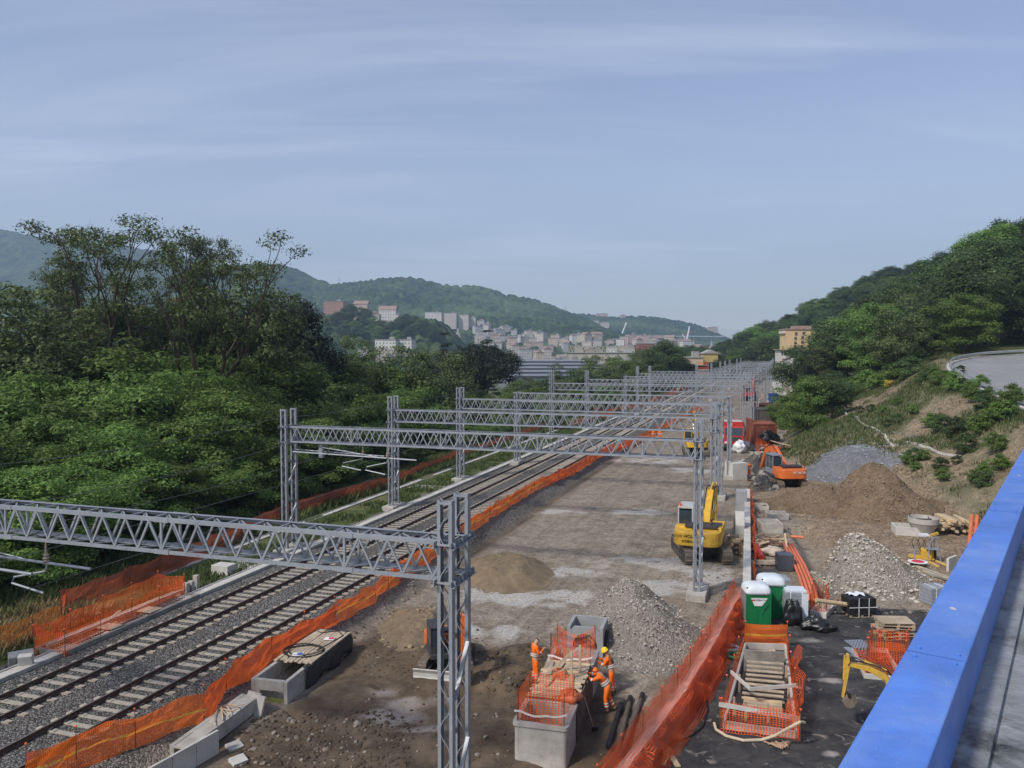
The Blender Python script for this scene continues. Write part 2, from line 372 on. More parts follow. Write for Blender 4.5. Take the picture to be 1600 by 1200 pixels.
def hill_right(x, y):
    toe = np.where(y < 95, 32.0 - .10 * np.maximum(0, 55 - y), 32 + (y - 95) * .331) + np.where((y > 75) & (y < 125), -1.5 * np.sin((y - 75) / 50 * math.pi), 0)
    u = x - toe; up = np.maximum(u, 0)
    lo = .465 * np.minimum(up, 30); hi = 46 * (1 - np.exp(-np.maximum(up - 30, 0) / 58))
    z = (lo + hi) * sstep(0, 3, u)
    return z, u
def T(x, y, detail=True):
    x = np.asarray(x, float); y = np.asarray(y, float)
    s = x * DX + y * DY; p = x * DY - y * DX
    z = np.zeros(np.broadcast(x, y).shape)
    edge = np.where(s < 44, -18.4, -18.4 - sstep(44, 54, s) * 1.0) + .25 * fbm(s * .4, p * 0 + 3, 5)
    bed = .40 * sstep(edge + .7, edge - .35, p) ; z = z + bed
    z = z - .14 * sstep(-28.2, -29.2, p) * 1.0
    z = z - .22 * np.maximum(0, -37 - p) * (p > -56) - .22 * 19 * (p <= -56)
    z = z - .07 * np.clip(-56 - p, 0, 230)
    hz, u = hill_right(x, y)
    rd = poly_sd(x, y, ROAD_POLY); rz = road_z(x, y)
    wd = np.where(hz > rz, 42.0, 5.0); k = sstep(1, 0, np.clip((rd - 1.2) / wd, 0, 1)); hz2 = hz * (1 - k) + rz * k
    z = z + np.where(u > -1, hz2, hz)
    z = z + 7.5 * np.exp(-((u - 8) / 5.0) ** 2) * sstep(205, 235, y) * sstep(290, 268, y)
    # wooded spur crossing beyond the end of the works, valley floor beyond
    z = z + 24 * np.exp(-(((x - 175) / 70) ** 2 + ((y - 500) / 90) ** 2)) * sstep(330, 420, y)
    far = sstep(420, 800, y) * sstep(230, 60, x - (y - 420) * .28)
    z = z * (1 - far) + (-22 + .019 * np.maximum(y - 1000, 0)) * far
    if detail:
        near = sstep(260, 120, y) * (y > 8)
        onbed = sstep(-30.5, -29, p) * sstep(-17.6, -18.6, p)
        site = near * (1 - onbed)
        z = z + site * (.07 * fbm(x * .35, y * .35, 1) + .035 * fbm(x * 1.7, y * 1.7, 2))
        soil = sstep(.8, -1.0, poly_sd(x, y, PZ_SOIL)); z = z + soil * (.20 * fbm(x * .8, y * .8, 9) + .07 * fbm(x * 2.6, y * 2.6, 10))
        z = z + sstep(.5, -.8, poly_sd(x, y, PZ_SOIL2)) * (.35 + .2 * fbm(x * 1.3, y * 1.3, 19))
        z = z - .85 * sstep(.5, -.5, poly_sd(x, y, PZ_TRENCH))
        # wheel ruts on the haul road
        q = p + 1.4 * np.sin(s * .06)
        for c0 in (-14.6, -12.8, -9.4, -7.6): z = z - .05 * np.exp(-((q - c0) / .22) ** 2) * sstep(40, 46, s) * near * sstep(1, -1, p + 5)
        asph = sstep(.5, -.5, poly_sd(x, y, PZ_ASPH)); z = z * (1 - asph * .6) + asph * .02
        slope = near * sstep(1, 5, u) * (1 - k); z = z + slope * (.45 * fbm(x * .22, y * .22, 21) + .22 * fbm(x * .9, y * .9, 22))
        onbedr = near * onbed; z = z + onbedr * .02 * fbm(x * 3, y * 3, 33)
    return z
def Tz(x, y): return float(T(np.array([x]), np.array([y]))[0])
def Tz0(x, y): return float(T(np.array([x]), np.array([y]))[0])
def G(px, py, z0=0.0):                     # pixel -> point on the terrain
    z = z0
    for _ in range(12):
        q = P(px, py, z); z = .5 * z + .5 * Tz(q.x, q.y)
    q = P(px, py, z); return Vector((q.x, q.y, Tz(q.x, q.y)))
def axis(a, b, d, grow, lo, hi):
    m = list(np.arange(a, b, d)); st = d; q = m[0]; left = []
    while q > lo: st *= grow; q -= st; left.append(q)
    st = d; q = m[-1]; right = []
    while q < hi: st *= grow; q += st; right.append(q)
    return np.array(left[::-1] + m + right)
gx = axis(-34, 52, .25, 1.075, -2350, 2350); gy = axis(18, 96, .22, 1.05, -420, 3000); gx = np.clip(gx, -2600, 2600); gy = np.clip(gy, -500, 3400)
XX, YY = np.meshgrid(gx, gy, indexing='ij'); ZZ = T(XX, YY)
nx, ny = XX.shape
def Tz(x, y):                              # bilinear look-up in the ground sheet itself
    i = min(max(int(np.searchsorted(gx, x)) - 1, 0), nx - 2); j = min(max(int(np.searchsorted(gy, y)) - 1, 0), ny - 2)
    a = (x - gx[i]) / max(gx[i + 1] - gx[i], 1e-9); b = (y - gy[j]) / max(gy[j + 1] - gy[j], 1e-9)
    return float((ZZ[i, j] * (1 - a) + ZZ[i + 1, j] * a) * (1 - b) + (ZZ[i, j + 1] * (1 - a) + ZZ[i + 1, j + 1] * a) * b)
idx = np.arange(nx * ny).reshape(nx, ny)
Fq = np.stack([idx[:-1, :-1], idx[1:, :-1], idx[1:, 1:], idx[:-1, 1:]], -1).reshape(-1, 4)
s_ = XX * DX + YY * DY; p_ = XX * DY - YY * DX
wob = 1.1 * fbm(XX * .5, YY * .5, 41) + .5 * fbm(XX * 2, YY * 2, 42)
onb = sstep(-29.6, -29.0, p_ + wob * .15) * sstep(-18.0, -18.9, p_ + wob * .35) * (YY < 420)
asph = sstep(.7, -.7, poly_sd(XX, YY, PZ_ASPH) + wob * .5)
light = np.zeros_like(XX)
for px, py, rx, ry in PZ_LIGHT:
    c = P(px, py); ax = abs(P(px + rx, py).x - c.x); ay = abs(P(px, py - ry).y - P(px, py + ry).y) / 2
    d = ((XX - c.x) / ax) ** 2 + ((YY - c.y) / ay) ** 2; light = np.maximum(light, np.exp(-d * 1.1))
light = np.clip(light * (.55 + .9 * fbm(XX * .9, YY * .9, 44, 5)) * 1.3, 0, 1)
soil = np.maximum(sstep(1.2, -1.2, poly_sd(XX, YY, PZ_SOIL) + wob), sstep(.5, -.8, poly_sd(XX, YY, PZ_SOIL2)))
soil = np.maximum(soil, .95 * sstep(.5, -.3, np.abs(p_ + 18.9) - .95) * (s_ > 46) * (s_ < 200))
_, uu = hill_right(XX, YY)
left_g = sstep(-29.0, -29.8, p_ + wob * .3) * (1 - sstep(-31.6, -32.0, p_) * sstep(-33.6, -33.2, p_) * .0)
grass = np.maximum(left_g, sstep(.5, 3.5, uu + wob * 1.2))
grass = np.maximum(grass, sstep(360, 480, YY))
clay_far = .9 * sstep(2, 4, uu) * sstep(15, 11, uu) * sstep(205, 222, YY) * sstep(270, 255, YY)
clay = np.maximum(clay_far, np.maximum(sstep(1.5, -1.5, poly_sd(XX, YY, PZ_CLAY) + wob), sstep(1, 4, uu) * (uu < 45) * sstep(132, 122, YY) * sstep(.5, -.5, uu - 34) * np.clip(.45 + 1.3 * fbm(XX * .11, YY * .11, 51), 0, 1)))
# bare earth scars on the embankment near the road crest and along its foot
for px, py, rx, ry, a in ((1425, 625, 60, 34, 1.0), (1345, 700, 110, 26, .9), (1500, 760, 80, 50, .75), (1300, 665, 40, 14, .6), (1260, 700, 30, 12, .3)):
    zc_ = 9 if py < 660 else 3
    c = P(px, py, zc_); ax = abs(P(px + rx, py, zc_).x - c.x); ay = abs(P(px, py - ry, zc_).y - P(px, py + ry, zc_).y) / 2
    d = ((XX - c.x) / ax) ** 2 + ((YY - c.y) / max(ay, 6)) ** 2; clay = np.maximum(clay, a * np.exp(-d))
m, nt, b = _nt('site_ground')
at1 = nt.nodes.new('ShaderNodeAttribute'); at1.attribute_name = 'zone_a'; at2 = nt.nodes.new('ShaderNodeAttribute'); at2.attribute_name = 'zone_b'
s1 = nt.nodes.new('ShaderNodeSeparateColor'); L(nt, at1.outputs['Color'], s1.inputs[0]); s2 = nt.nodes.new('ShaderNodeSeparateColor'); L(nt, at2.outputs['Color'], s2.inputs[0])
geo = nt.nodes.new('ShaderNodeNewGeometry'); pos = geo.outputs['Position']
def nz(scale, det=6.0, rough=.6, dist=0.0):
    n = N(nt, 'ShaderNodeTexNoise', Scale=scale, Detail=det, Roughness=rough, Distortion=dist); L(nt, pos, n.inputs['Vector']); return n.outputs['Fac']
big, mid, fine = nz(.12, 5), nz(.9, 7, .65, .4), nz(7, 6, .7)
def thr(maskout, soft=.35):                # mask broken up by noise
    return mth(nt, 'DIVIDE', mth(nt, 'SUBTRACT', mth(nt, 'ADD', maskout, mth(nt, 'MULTIPLY', mth(nt, 'SUBTRACT', mid, .5), .9)), .5 - soft / 2), soft, clamp=True)
dirt = mixc(nt, ramp(nt, big, [(.38, (0, 0, 0)), (.62, (1, 1, 1))]).outputs[0], (.165, .136, .106), (.225, .190, .150))
dirt = mixc(nt, ramp(nt, mid, [(.42, (0, 0, 0)), (.75, (1, 1, 1))]).outputs[0], dirt, (.30, .262, .215))
dirt = mixc(nt, ramp(nt, mid, [(.25, (1, 1, 1)), (.42, (0, 0, 0))]).outputs[0], dirt, (.115, .090, .068))
sc_ = nt.nodes.new('ShaderNodeVectorMath'); sc_.operation = 'MULTIPLY'; vr = nt.nodes.new('ShaderNodeVectorRotate'); vr.rotation_type = 'Z_AXIS'; vr.inputs['Angle'].default_value = TRK; L(nt, pos, vr.inputs['Vector']); L(nt, vr.outputs[0], sc_.inputs[0]); sc_.inputs[1].default_value = (1.5, .035, 1)
rn = N(nt, 'ShaderNodeTexNoise', Scale=1.0, Detail=5.0, Roughness=.7, Distortion=.9); L(nt, sc_.outputs[0], rn.inputs['Vector'])
rut = ramp(nt, rn.outputs['Fac'], [(.38, (.62, .60, .58)), (.50, (1, 1, 1)), (.66, (1.18, 1.16, 1.12))]).outputs[0]
dirt = mixc(nt, .42, dirt, rut, 'MULTIPLY')
grit = N(nt, 'ShaderNodeTexVoronoi', Scale=9.0); L(nt, pos, grit.inputs['Vector'])
gsep = nt.nodes.new('ShaderNodeSeparateColor'); L(nt, grit.outputs['Color'], gsep.inputs[0])
dirt = mixc(nt, .28, dirt, mixc(nt, 1.0, dirt, gsep.outputs[0], 'OVERLAY'))
lightc = mixc(nt, ramp(nt, fine, [(.4, (0, 0, 0)), (.6, (1, 1, 1))]).outputs[0], (.27, .255, .235), (.50, .485, .46))
c = mixc(nt, mth(nt, 'MULTIPLY', thr(s1.outputs[2]), .85), dirt, lightc)
clayc = mixc(nt, ramp(nt, mid, [(.35, (0, 0, 0)), (.65, (1, 1, 1))]).outputs[0], (.16, .115, .075), (.27, .205, .145))
clayc = mixc(nt, .55, clayc, mixc(nt, 1.0, clayc, gsep.outputs[1], 'OVERLAY'))
clayc = mixc(nt, ramp(nt, fine, [(.55, (0, 0, 0)), (.7, (1, 1, 1))]).outputs[0], clayc, (.36, .31, .25))
c = mixc(nt, thr(s2.outputs[2], .6), c, clayc)
soilc = mixc(nt, ramp(nt, mid, [(.35, (0, 0, 0)), (.7, (1, 1, 1))]).outputs[0], (.040, .029, .022), (.125, .092, .064))
soilc = mixc(nt, ramp(nt, big, [(.45, (0, 0, 0)), (.6, (1, 1, 1))]).outputs[0], soilc, mixc(nt, .5, soilc, (.15, .105, .06)))
soilc = mixc(nt, .55, soilc, rut, 'MULTIPLY')
soilc = mixc(nt, mth(nt, 'MULTIPLY', thr(s1.outputs[2], .5), .6), soilc, (.30, .27, .25))
c = mixc(nt, mth(nt, 'MULTIPLY', thr(s2.outputs[0], .6), .92), c, soilc)
aspc = mixc(nt, ramp(nt, mid, [(.4, (0, 0, 0)), (.72, (1, 1, 1))]).outputs[0], (.030, .030, .033), (.085, .082, .08))
aspc = mixc(nt, mth(nt, 'MULTIPLY', thr(s1.outputs[2], .3), .8), aspc, (.36, .34, .32))
aspc = mixc(nt, ramp(nt, nz(1.9, 4, .5, 1.2), [(.60, (0, 0, 0)), (.70, (1, 1, 1))]).outputs[0], aspc, (.20, .18, .16))
c = mixc(nt, thr(s1.outputs[1], .25), c, aspc)
vor = N(nt, 'ShaderNodeTexVoronoi', Scale=15.0); L(nt, pos, vor.inputs['Vector'])
vs = nt.nodes.new('ShaderNodeSeparateColor'); L(nt, vor.outputs['Color'], vs.inputs[0])
balc = ramp(nt, vs.outputs[0], [(0, (.035, .033, .031)), (.55, (.125, .12, .112)), (1, (.30, .29, .275))]).outputs[0]
balc = mixc(nt, ramp(nt, big, [(.45, (0, 0, 0)), (.65, (1, 1, 1))]).outputs[0], balc, mixc(nt, .35, balc, (.10, .085, .07)))
c = mixc(nt, s1.outputs[0], c, balc)
grc = mixc(nt, ramp(nt, mid, [(.35, (0, 0, 0)), (.65, (1, 1, 1))]).outputs[0], (.035, .055, .018), (.10, .12, .04))
grc = mixc(nt, ramp(nt, big, [(.5, (0, 0, 0)), (.7, (1, 1, 1))]).outputs[0], grc, (.16, .145, .075))
gm = mth(nt, 'MULTIPLY', thr(s2.outputs[1], .5), mth(nt, 'SUBTRACT', 1.0, mth(nt, 'MULTIPLY', thr(s2.outputs[2], .8), .85)))
c = mixc(nt, gm, c, grc)
L(nt, c, b.inputs['Base Color']); b.inputs['Roughness'].default_value = .92; b.inputs['Specular IOR Level'].default_value = .2
h = mth(nt, 'ADD', mth(nt, 'MULTIPLY', fine, .35), mth(nt, 'ADD', mth(nt, 'MULTIPLY', mid, .5), mth(nt, 'MULTIPLY', mth(nt, 'MULTIPLY', vor.outputs['Distance'], s1.outputs[0]), -1.5)))
bp = N(nt, 'ShaderNodeBump', Strength=.7, Distance=.12); L(nt, h, bp.inputs['Height']); L(nt, bp.outputs[0], b.inputs['Normal'])
M_GROUND = m
gme = np_mesh('ground', np.stack([XX, YY, ZZ], -1).reshape(-1, 3), Fq, M_GROUND, smooth=True)
for nm, chs in (('zone_a', (onb, asph, light)), ('zone_b', (soil, grass, clay))):
    a = gme.color_attributes.new(nm, 'FLOAT_COLOR', 'POINT'); arr = np.ones((nx * ny, 4), np.float32)
    for k in range(3): arr[:, k] = np.clip(chs[k], 0, 1).ravel()
    a.data.foreach_set('color', arr.ravel())
kind(link('ground', gme), 'structure')
# road of the hairpin above the works: own sheet 3 cm above the ground
M_ROAD = mat('grey_asphalt_road', (.23, .235, .245), .9, .12, .35, .2, 30, dirt=(.30, .30, .30), dirt_amt=.6, world=True)
rp = [(x, y) for x, y in ROAD_POLY]; cxr, cyr = 95, 90
mb = MB(); n = len(rp)
rings = 10
for k in range(rings + 1):
    t = k / rings
    for i in range(n * 6):
        a = rp[i // 6]; bq = rp[(i // 6 + 1) % n]; f = (i % 6) / 6
        x = (a[0] + (bq[0] - a[0]) * f) * (1 - t) + cxr * t; y = (a[1] + (bq[1] - a[1]) * f) * (1 - t) + cyr * t
        mb.v.append((x, y, road_z(x, y) + .05))
for k in range(rings):
    for i in range(n * 6):
        j = (i + 1) % (n * 6); mb.f.append((k * n * 6 + i, k * n * 6 + j, (k + 1) * n * 6 + j, (k + 1) * n * 6 + i)); mb.mi.append(0)
kind(mb.build('road', M_ROAD, smooth=True), 'structure')
# ================================================================ people
M_SKIN = mat('skin', (.46, .27, .19), .6, .1, 6); M_SUIT = mat('orange_workwear', (.85, .16, .015), .75, .12, 7, .3, 18)
M_REFL = mat('reflective_band', (.62, .62, .60), .4, .08, 6); M_BOOT = mat('dusty_boot', (.17, .125, .09), .8, .2, 8); M_HAIR = mat('dark_hair', (.02, .016, .013), .7, .2, 9)
M_HELM = mat('yellow_helmet', (.85, .58, .02), .35, .06, 4); M_NAVY = mat('navy_cloth', (.035, .04, .06), .8, .15, 5)
def skin_mesh(verts, edges, rad, sub=1):
    me = bpy.data.meshes.new('skin_tmp'); me.from_pydata([tuple(v) for v in verts], edges, [])
    o = bpy.data.objects.new('skin_tmp', me); C.objects.link(o); m = o.modifiers.new('s', 'SKIN'); m.use_smooth_shade = True
    for i, r in enumerate(rad): sv = me.skin_vertices[0].data[i]; sv.radius = (r, r) if not isinstance(r, tuple) else r; sv.use_root = (i == 0)
    ss = o.modifiers.new('u', 'SUBSURF'); ss.levels = ss.render_levels = sub
    bpy.context.view_layer.update(); ev = o.evaluated_get(bpy.context.evaluated_depsgraph_get()); r_ = bpy.data.meshes.new_from_object(ev)
    V = [v.co.copy() for v in r_.vertices]; F = [tuple(p.vertices) for p in r_.polygons]
    bpy.data.objects.remove(o); bpy.data.meshes.remove(me); bpy.data.meshes.remove(r_); return V, F
def person(label, pos, rz, J, head='hair', held=None, vest=None, suit=None, group=None, small=False):
    """J: joints in metres (x right, y forward, z up): pel, che, nec, hea, shL/R, elL/R, wrL/R, hipL/R, knL/R, anL/R"""
    t = thing('person', label, 'person', pos, rz, group); suit = suit or M_SUIT; J = {k: Vector(v) for k, v in J.items()}
    order = ['pel', 'che', 'nec', 'hea', 'shL', 'elL', 'wrL', 'shR', 'elR', 'wrR', 'hipL', 'knL', 'anL', 'hipR', 'knR', 'anR']
    E = [('pel', 'che'), ('che', 'nec'), ('nec', 'hea'), ('che', 'shL'), ('shL', 'elL'), ('elL', 'wrL'), ('che', 'shR'), ('shR', 'elR'), ('elR', 'wrR'), ('pel', 'hipL'), ('hipL', 'knL'), ('knL', 'anL'), ('pel', 'hipR'), ('hipR', 'knR'), ('knR', 'anR')]
    rb = dict(pel=.12, che=.135, nec=.055, hea=.085, sh=.062, el=.043, wr=.03, hip=.088, kn=.056, an=.04)
    fwd = {}
    verts = [J[k] for k in order]; rad = [rb.get(k, rb.get(k[:-1])) for k in order]; edges = [(order.index(a), order.index(b)) for a, b in E]
    hd = (J['hea'] - J['nec']).normalized(); verts.append(J['hea'] + hd * .10); rad.append(.075); edges.append((order.index('hea'), len(verts) - 1))
    for s in 'LR': verts.append(J['wr' + s] + (J['wr' + s] - J['el' + s]).normalized() * .085); rad.append((.036, .022)); edges.append((order.index('wr' + s), len(verts) - 1))
    V, F = skin_mesh(verts, edges, rad); mb = MB(); mb.add(V, F)
    for s in 'LR':                                                   # fingers and thumb
        d = (J['wr' + s] - J['el' + s]).normalized(); sx = d.cross(Vector((0, 0, 1)));
        if sx.length < .2: sx = d.cross(Vector((0, 1, 0)))
        sx.normalize(); dn = sx.cross(d); b0 = J['wr' + s] + d * .075
        if dn.z > 0: dn = -dn
        for k in range(4):
            p = b0 + sx * (k - 1.5) * .019; ln = (.07, .08, .075, .058)[k]; mb.tube([p, p + d * ln * .5 + dn * .004, p + d * ln * .85 + dn * .022, p + d * ln + dn * .036], [.0095, .009, .008, .006], 5)
        p = J['wr' + s] + d * .03 + sx * .03; mb.tube([p, p + sx * .02 + d * .03, p + sx * .022 + d * .06 + dn * .015], [.011, .010, .007], 5)
    fw = Vector((0, 1, 0)) if 'face' not in J else J['face'].normalized(); hc = J['hea'] + hd * .045; sd_ = fw.cross(hd).normalized()
    mb.tube([hc + fw * .075 + hd * .02, hc + fw * .112 - hd * .02, hc + fw * .085 - hd * .03], [.008, .014, .008], 5)
    for k in (-1, 1): mb.rock(hc + sd_ * k * .088, .035)
    body = mb.build('body', M_SKIN, t, smooth=True)
    for k in (-1, 1): MB().rock(hc + fw * .083 + sd_ * k * .03 + hd * .018, .014).build('eye', M_HAIR, t)
    # workwear: jacket and trousers
    mz = lambda a, b, f: J[a].lerp(J[b], f)
    jv = ['pel', 'che', 'shL', 'elL', 'shR', 'elR']; V = [mz('pel', 'che', .05), J['che'], J['shL'], J['elL'], J['shR'], J['elR'], mz('elL', 'wrL', .93), mz('elR', 'wrR', .93), mz('che', 'nec', .75), mz('pel', 'che', .5)]
    V2, F2 = skin_mesh([V[0], V[9], V[1], V[8], V[2], V[3], V[6], V[4], V[5], V[7]], [(0, 1), (1, 2), (2, 3), (2, 4), (4, 5), (5, 6), (2, 7), (7, 8), (8, 9)], [(.165, .14), (.16, .135), (.175, .15), .085, .088, .068, .055, .088, .068, .055])
    mb = MB(); mb.add(V2, F2); mb.build('jacket', vest or suit, t, smooth=True)
    V3, F3 = skin_mesh([J['pel'], J['hipL'], J['knL'], mz('knL', 'anL', .92), J['hipR'], J['knR'], mz('knR', 'anR', .92), mz('pel', 'che', .2)], [(0, 7), (0, 1), (1, 2), (2, 3), (0, 4), (4, 5), (5, 6)], [(.15, .13), .115, .082, .078, .115, .082, .078, (.15, .13)])
    mb = MB(); mb.add(V3, F3); mb.build('trousers', suit, t, smooth=True)
    def band(a, b, f, r, w_=.05):
        c = mz(a, b, f); d = (J[b] - J[a]).normalized(); mb = MB(); mb.tube([c - d * w_ / 2, c + d * w_ / 2], r, 14, cap=False); mb.build('reflective_band', M_REFL, t)
    band('pel', 'che', .32, .178); band('pel', 'che', .52, .176)
    for s in 'LR': band('kn' + s, 'an' + s, .35, .088); band('kn' + s, 'an' + s, .6, .086); band('el' + s, 'wr' + s, .25, .071)
    for s in 'LR':
        a = J['an' + s]; d = J.get('toe' + s, Vector((0, 1, 0))); mb = MB(); v, f = skin_mesh([a + Vector((0, 0, .06)), a + Vector((0, 0, -.03)) - d * .04, a + Vector((0, 0, -.045)) + d * .09, a + Vector((0, 0, -.05)) + d * .18], [(0, 1), (1, 2), (2, 3)], [.055, .055, .05, .042]); mb.add(v, f); mb.build('boot', M_BOOT, t, smooth=True)
    if head == 'hair':
        v, f = skin_mesh([hc + hd * .035 - fw * .015, hc + hd * .075 - fw * .01], [(0, 1)], [.094, .075]); mb = MB(); mb.add(v, f); mb.build('hair', M_HAIR, t, smooth=True)
    elif head == 'helmet':
        mb = MB(); mb.lathe([(.155, 0), (.135, .012), (.125, .07), (.095, .125), (.045, .15), (.004, .155)], n=18); o = mb.build('helmet', M_HELM, t, smooth=True); o.location = hc + hd * .035; o.rotation_mode = 'QUATERNION'; o.rotation_quaternion = hd.to_track_quat('Z', 'Y')
    elif head == 'hood':
        v, f = skin_mesh([J['nec'] + hd * .02 - fw * .01, hc - hd * .01 - fw * .02, hc + hd * .07 - fw * .015], [(0, 1), (1, 2)], [.10, .118, .085]); mb = MB(); mb.add(v, f); mb.build('hood', suit, t, smooth=True)
    return t
STAND = dict(pel=(0, 0, .98), che=(0, .01, 1.32), nec=(0, .0, 1.50), hea=(0, .02, 1.60), shL=(-.19, 0, 1.43), shR=(.19, 0, 1.43), elL=(-.24, .02, 1.15), elR=(.24, .02, 1.15), wrL=(-.22, .14, .93), wrR=(.22, .14, .93), hipL=(-.1, 0, .92), hipR=(.1, 0, .92), knL=(-.12, .03, .50), knR=(.12, .03, .50), anL=(-.13, 0, .09), anR=(.13, 0, .09))
g = G(836, 1066)
person('man in orange workwear without helmet looking down at something in his raised hands', g, R(-72), dict(STAND, hea=(0, .06, 1.59), face=(0, .9, -.4), elL=(-.25, .06, 1.17), elR=(.25, .06, 1.17), wrL=(-.07, .30, 1.28), wrR=(.08, .32, 1.30)), 'hair')
MB().box((0, 0, 0), (.08, .15, .012), Matrix.Rotation(.7, 3, 'X')).build('x', M_DARK).name = 'mobile_phone'
ph = bpy.data.objects['mobile_phone']; ph.data.name = 'mobile_phone'; a_ = R(-72); ph.location = g + Vector((-math.sin(a_) * .43, math.cos(a_) * .43, 1.33)); ph.rotation_euler.z = a_; tag(ph, 'small dark phone held in both hands of the man without helmet', 'phone')
lean = dict(pel=(0, -.10, .92), che=(0, .12, 1.23), nec=(0, .24, 1.37), hea=(0, .32, 1.44), face=(0, .8, -.6), shL=(-.19, .18, 1.31), shR=(.19, .18, 1.31), elL=(-.24, .38, 1.17), elR=(.24, .40, 1.19), wrL=(-.20, .62, 1.27), wrR=(.16, .66, 1.28), hipL=(-.1, -.12, .88), hipR=(.1, -.12, .88), knL=(-.12, -.05, .48), knR=(.12, -.16, .48), anL=(-.13, -.12, .09), anR=(.13, -.36, .09))
g = G(947, 1114); person('hooded worker in orange leaning on the plank deck with outstretched arms', g + Vector((-.05, .18, 0)), R(80), lean, 'hood')
t_ = [o for o in bpy.data.objects if o.name.startswith('person') and o.get('label', '').startswith('hooded')][0]
mb = MB(); mb.box((.16, -.18, .90), (.06, .16, .2)); mb.box((-.02, -.22, .93), (.2, .05, .14)); mb.build('tool_pouch', mat('tool_leather', (.13, .11, .07), .8, .2, 5), t_, bevel=.02)
g = G(956, 1086); lean2 = dict(lean, pel=(0, -.04, .97), che=(0, .06, 1.30), nec=(0, .12, 1.47), hea=(0, .17, 1.56), shL=(-.19, .1, 1.40), shR=(.19, .1, 1.40), elL=(-.24, .22, 1.16), elR=(.24, .24, 1.18), wrL=(-.16, .46, 1.26), wrR=(.12, .50, 1.28), hipL=(-.1, -.05, .92), hipR=(.1, -.05, .92), anR=(.13, -.16, .09), knR=(.12, -.06, .49))
person('worker with yellow helmet and dark vest panel standing behind the hooded worker', g + Vector((-.05, .1, 0)), R(75), lean2, 'helmet')
t_ = [o for o in bpy.data.objects if o.name.startswith('person') and 'yellow helmet' in o.get('label', '')][0]
MB().box((0, -.085, 1.24), (.2, .05, .26), Matrix.Rotation(-.25, 3, 'X')).build('vest_panel', M_NAVY, t_, bevel=.02)
def far_person(px, py, label, rz, head='helmet', **kw):
    g = G(px, py); return person(label, g, R(rz), STAND, head, **kw)
far_person(1170, 748, 'worker in orange standing by the boulders left of the orange excavator', 30, 'hair')
far_person(1021, 690, 'left of two workers standing by the orange fence under the gantries', 200)
far_person(1031, 690, 'right of two workers standing by the orange fence under the gantries', 160)
far_person(1181, 683, 'worker in orange standing before the rusty container', 90, 'hood')
far_person(1191, 628, 'worker with orange jacket beside the far mast', 180)
far_person(1187, 636, 'worker in green beside the far mast', 120, vest=mat('green_cloth', (.08, .32, .10), .8, .1, 5))
# ================================================================ railway tracks
def make_track(pc, label):
    t = thing('railway_track', label, 'railway track', SP(18, pc, .1), -TRK)
    prof = [(-.075, .0), (.075, .0), (.075, .018), (.012, .035), (.012, .13), (.036, .14), (.036, .165), (-.036, .165), (-.036, .14), (-.012, .13), (-.012, .035), (-.075, .018)]
    for sx in (-.752, .752):
        mb = MB(); n = len(prof); ys = [-12, 10, 30, 60, 100, 160, 240, 395]
        for y in ys:
            for q in prof: mb.v.append((q[0] + sx, y, q[1] + .335))
        for k in range(len(ys) - 1):
            for i in range(n):
                j = (i + 1) % n; mb.f.append((k * n + i, k * n + j, (k + 1) * n + j, (k + 1) * n + i)); mb.mi.append(1 if i == 6 else 0)
        mb.build('rail', [M_RUST, M_RAILTOP], t)
    def sl(mb, y):
        pr = [(-.14, -.16), (.14, -.16), (.095, .0), (-.095, .0)]
        for x0, x1, dz in ((-1.2, -.42, .025), (-.42, .42, .005), (.42, 1.2, .025)):
            mb.prism([(y + a, b_ + dz + .325) for a, b_ in pr], x0, x1, 'x')
        for sx in (-.752, .752):
            for q in (-.12, .12): mb.box((sx + q, y, .372), (.09, .12, .05), mi=1)
        return mb
    base = sl(MB(), 0).build('sleeper', [M_SLEEPER, M_DARK], t); base.location.y = 2.0
    for k in range(1, 100):
        o = dup(base, parent=t); o.location = (random.uniform(-.02, .02), 2.0 + .6 * k, random.uniform(-.008, .006))
    mb = MB()
    for k in range(100, 560): mb.prism([(2 + .6 * k + a, b_) for a, b_ in ((-.13, .2), (.13, .2), (.11, .345), (-.11, .345))], -1.2, 1.2, 'x')
    kind(mb.build('sleeper_row', M_SLEEPER, t), 'stuff')
    return t
make_track(-22.0, 'railway track on ballast running next to the orange mesh fence of the site')
make_track(-25.6, 'railway track with browner rails running along the cable trough and green verge')
# ================================================================ overhead line gantries
def lattice_column(name, parent, x, y, z0, z1, wavy):
    mb = MB()
    for sx in (-1, 1):
        mb.box((x + sx * .19, y, (z0 + z1) / 2), (.014, .20, z1 - z0))
        for sy in (-1, 1): mb.box((x + sx * .146, y + sy * .093, (z0 + z1) / 2), (.076, .014, z1 - z0))
    for z in (z1 - .06, z0 + .12):
        for sy in (-1, 1): mb.box((x, y + sy * .102, z), (.38, .01, .06))
    Hh = z1 - z0 - .25; n = max(2, round(Hh / .62))
    for sy in (-1, 1):
        pts = []
        if wavy:
            for k in range(n * 8 + 1):
                a = k / 8 * math.pi; c = math.cos(a); c = math.copysign(abs(c) ** .75, c); pts.append((x + .125 * c, y + sy * .098, z0 + .18 + (Hh - .1) * k / (n * 8)))
            mb.tube(pts, .014, 5)
        else:
            for k in range(n): mb.beam((x + (-.13 if k % 2 else .13), y + sy * .094, z0 + .2 + (Hh - .1) * k / n), (x + (.13 if k % 2 else -.13), y + sy * .094, z0 + .2 + (Hh - .1) * (k + 1) / n), .03, .03)
    return mb.build(name, M_GALV, parent)
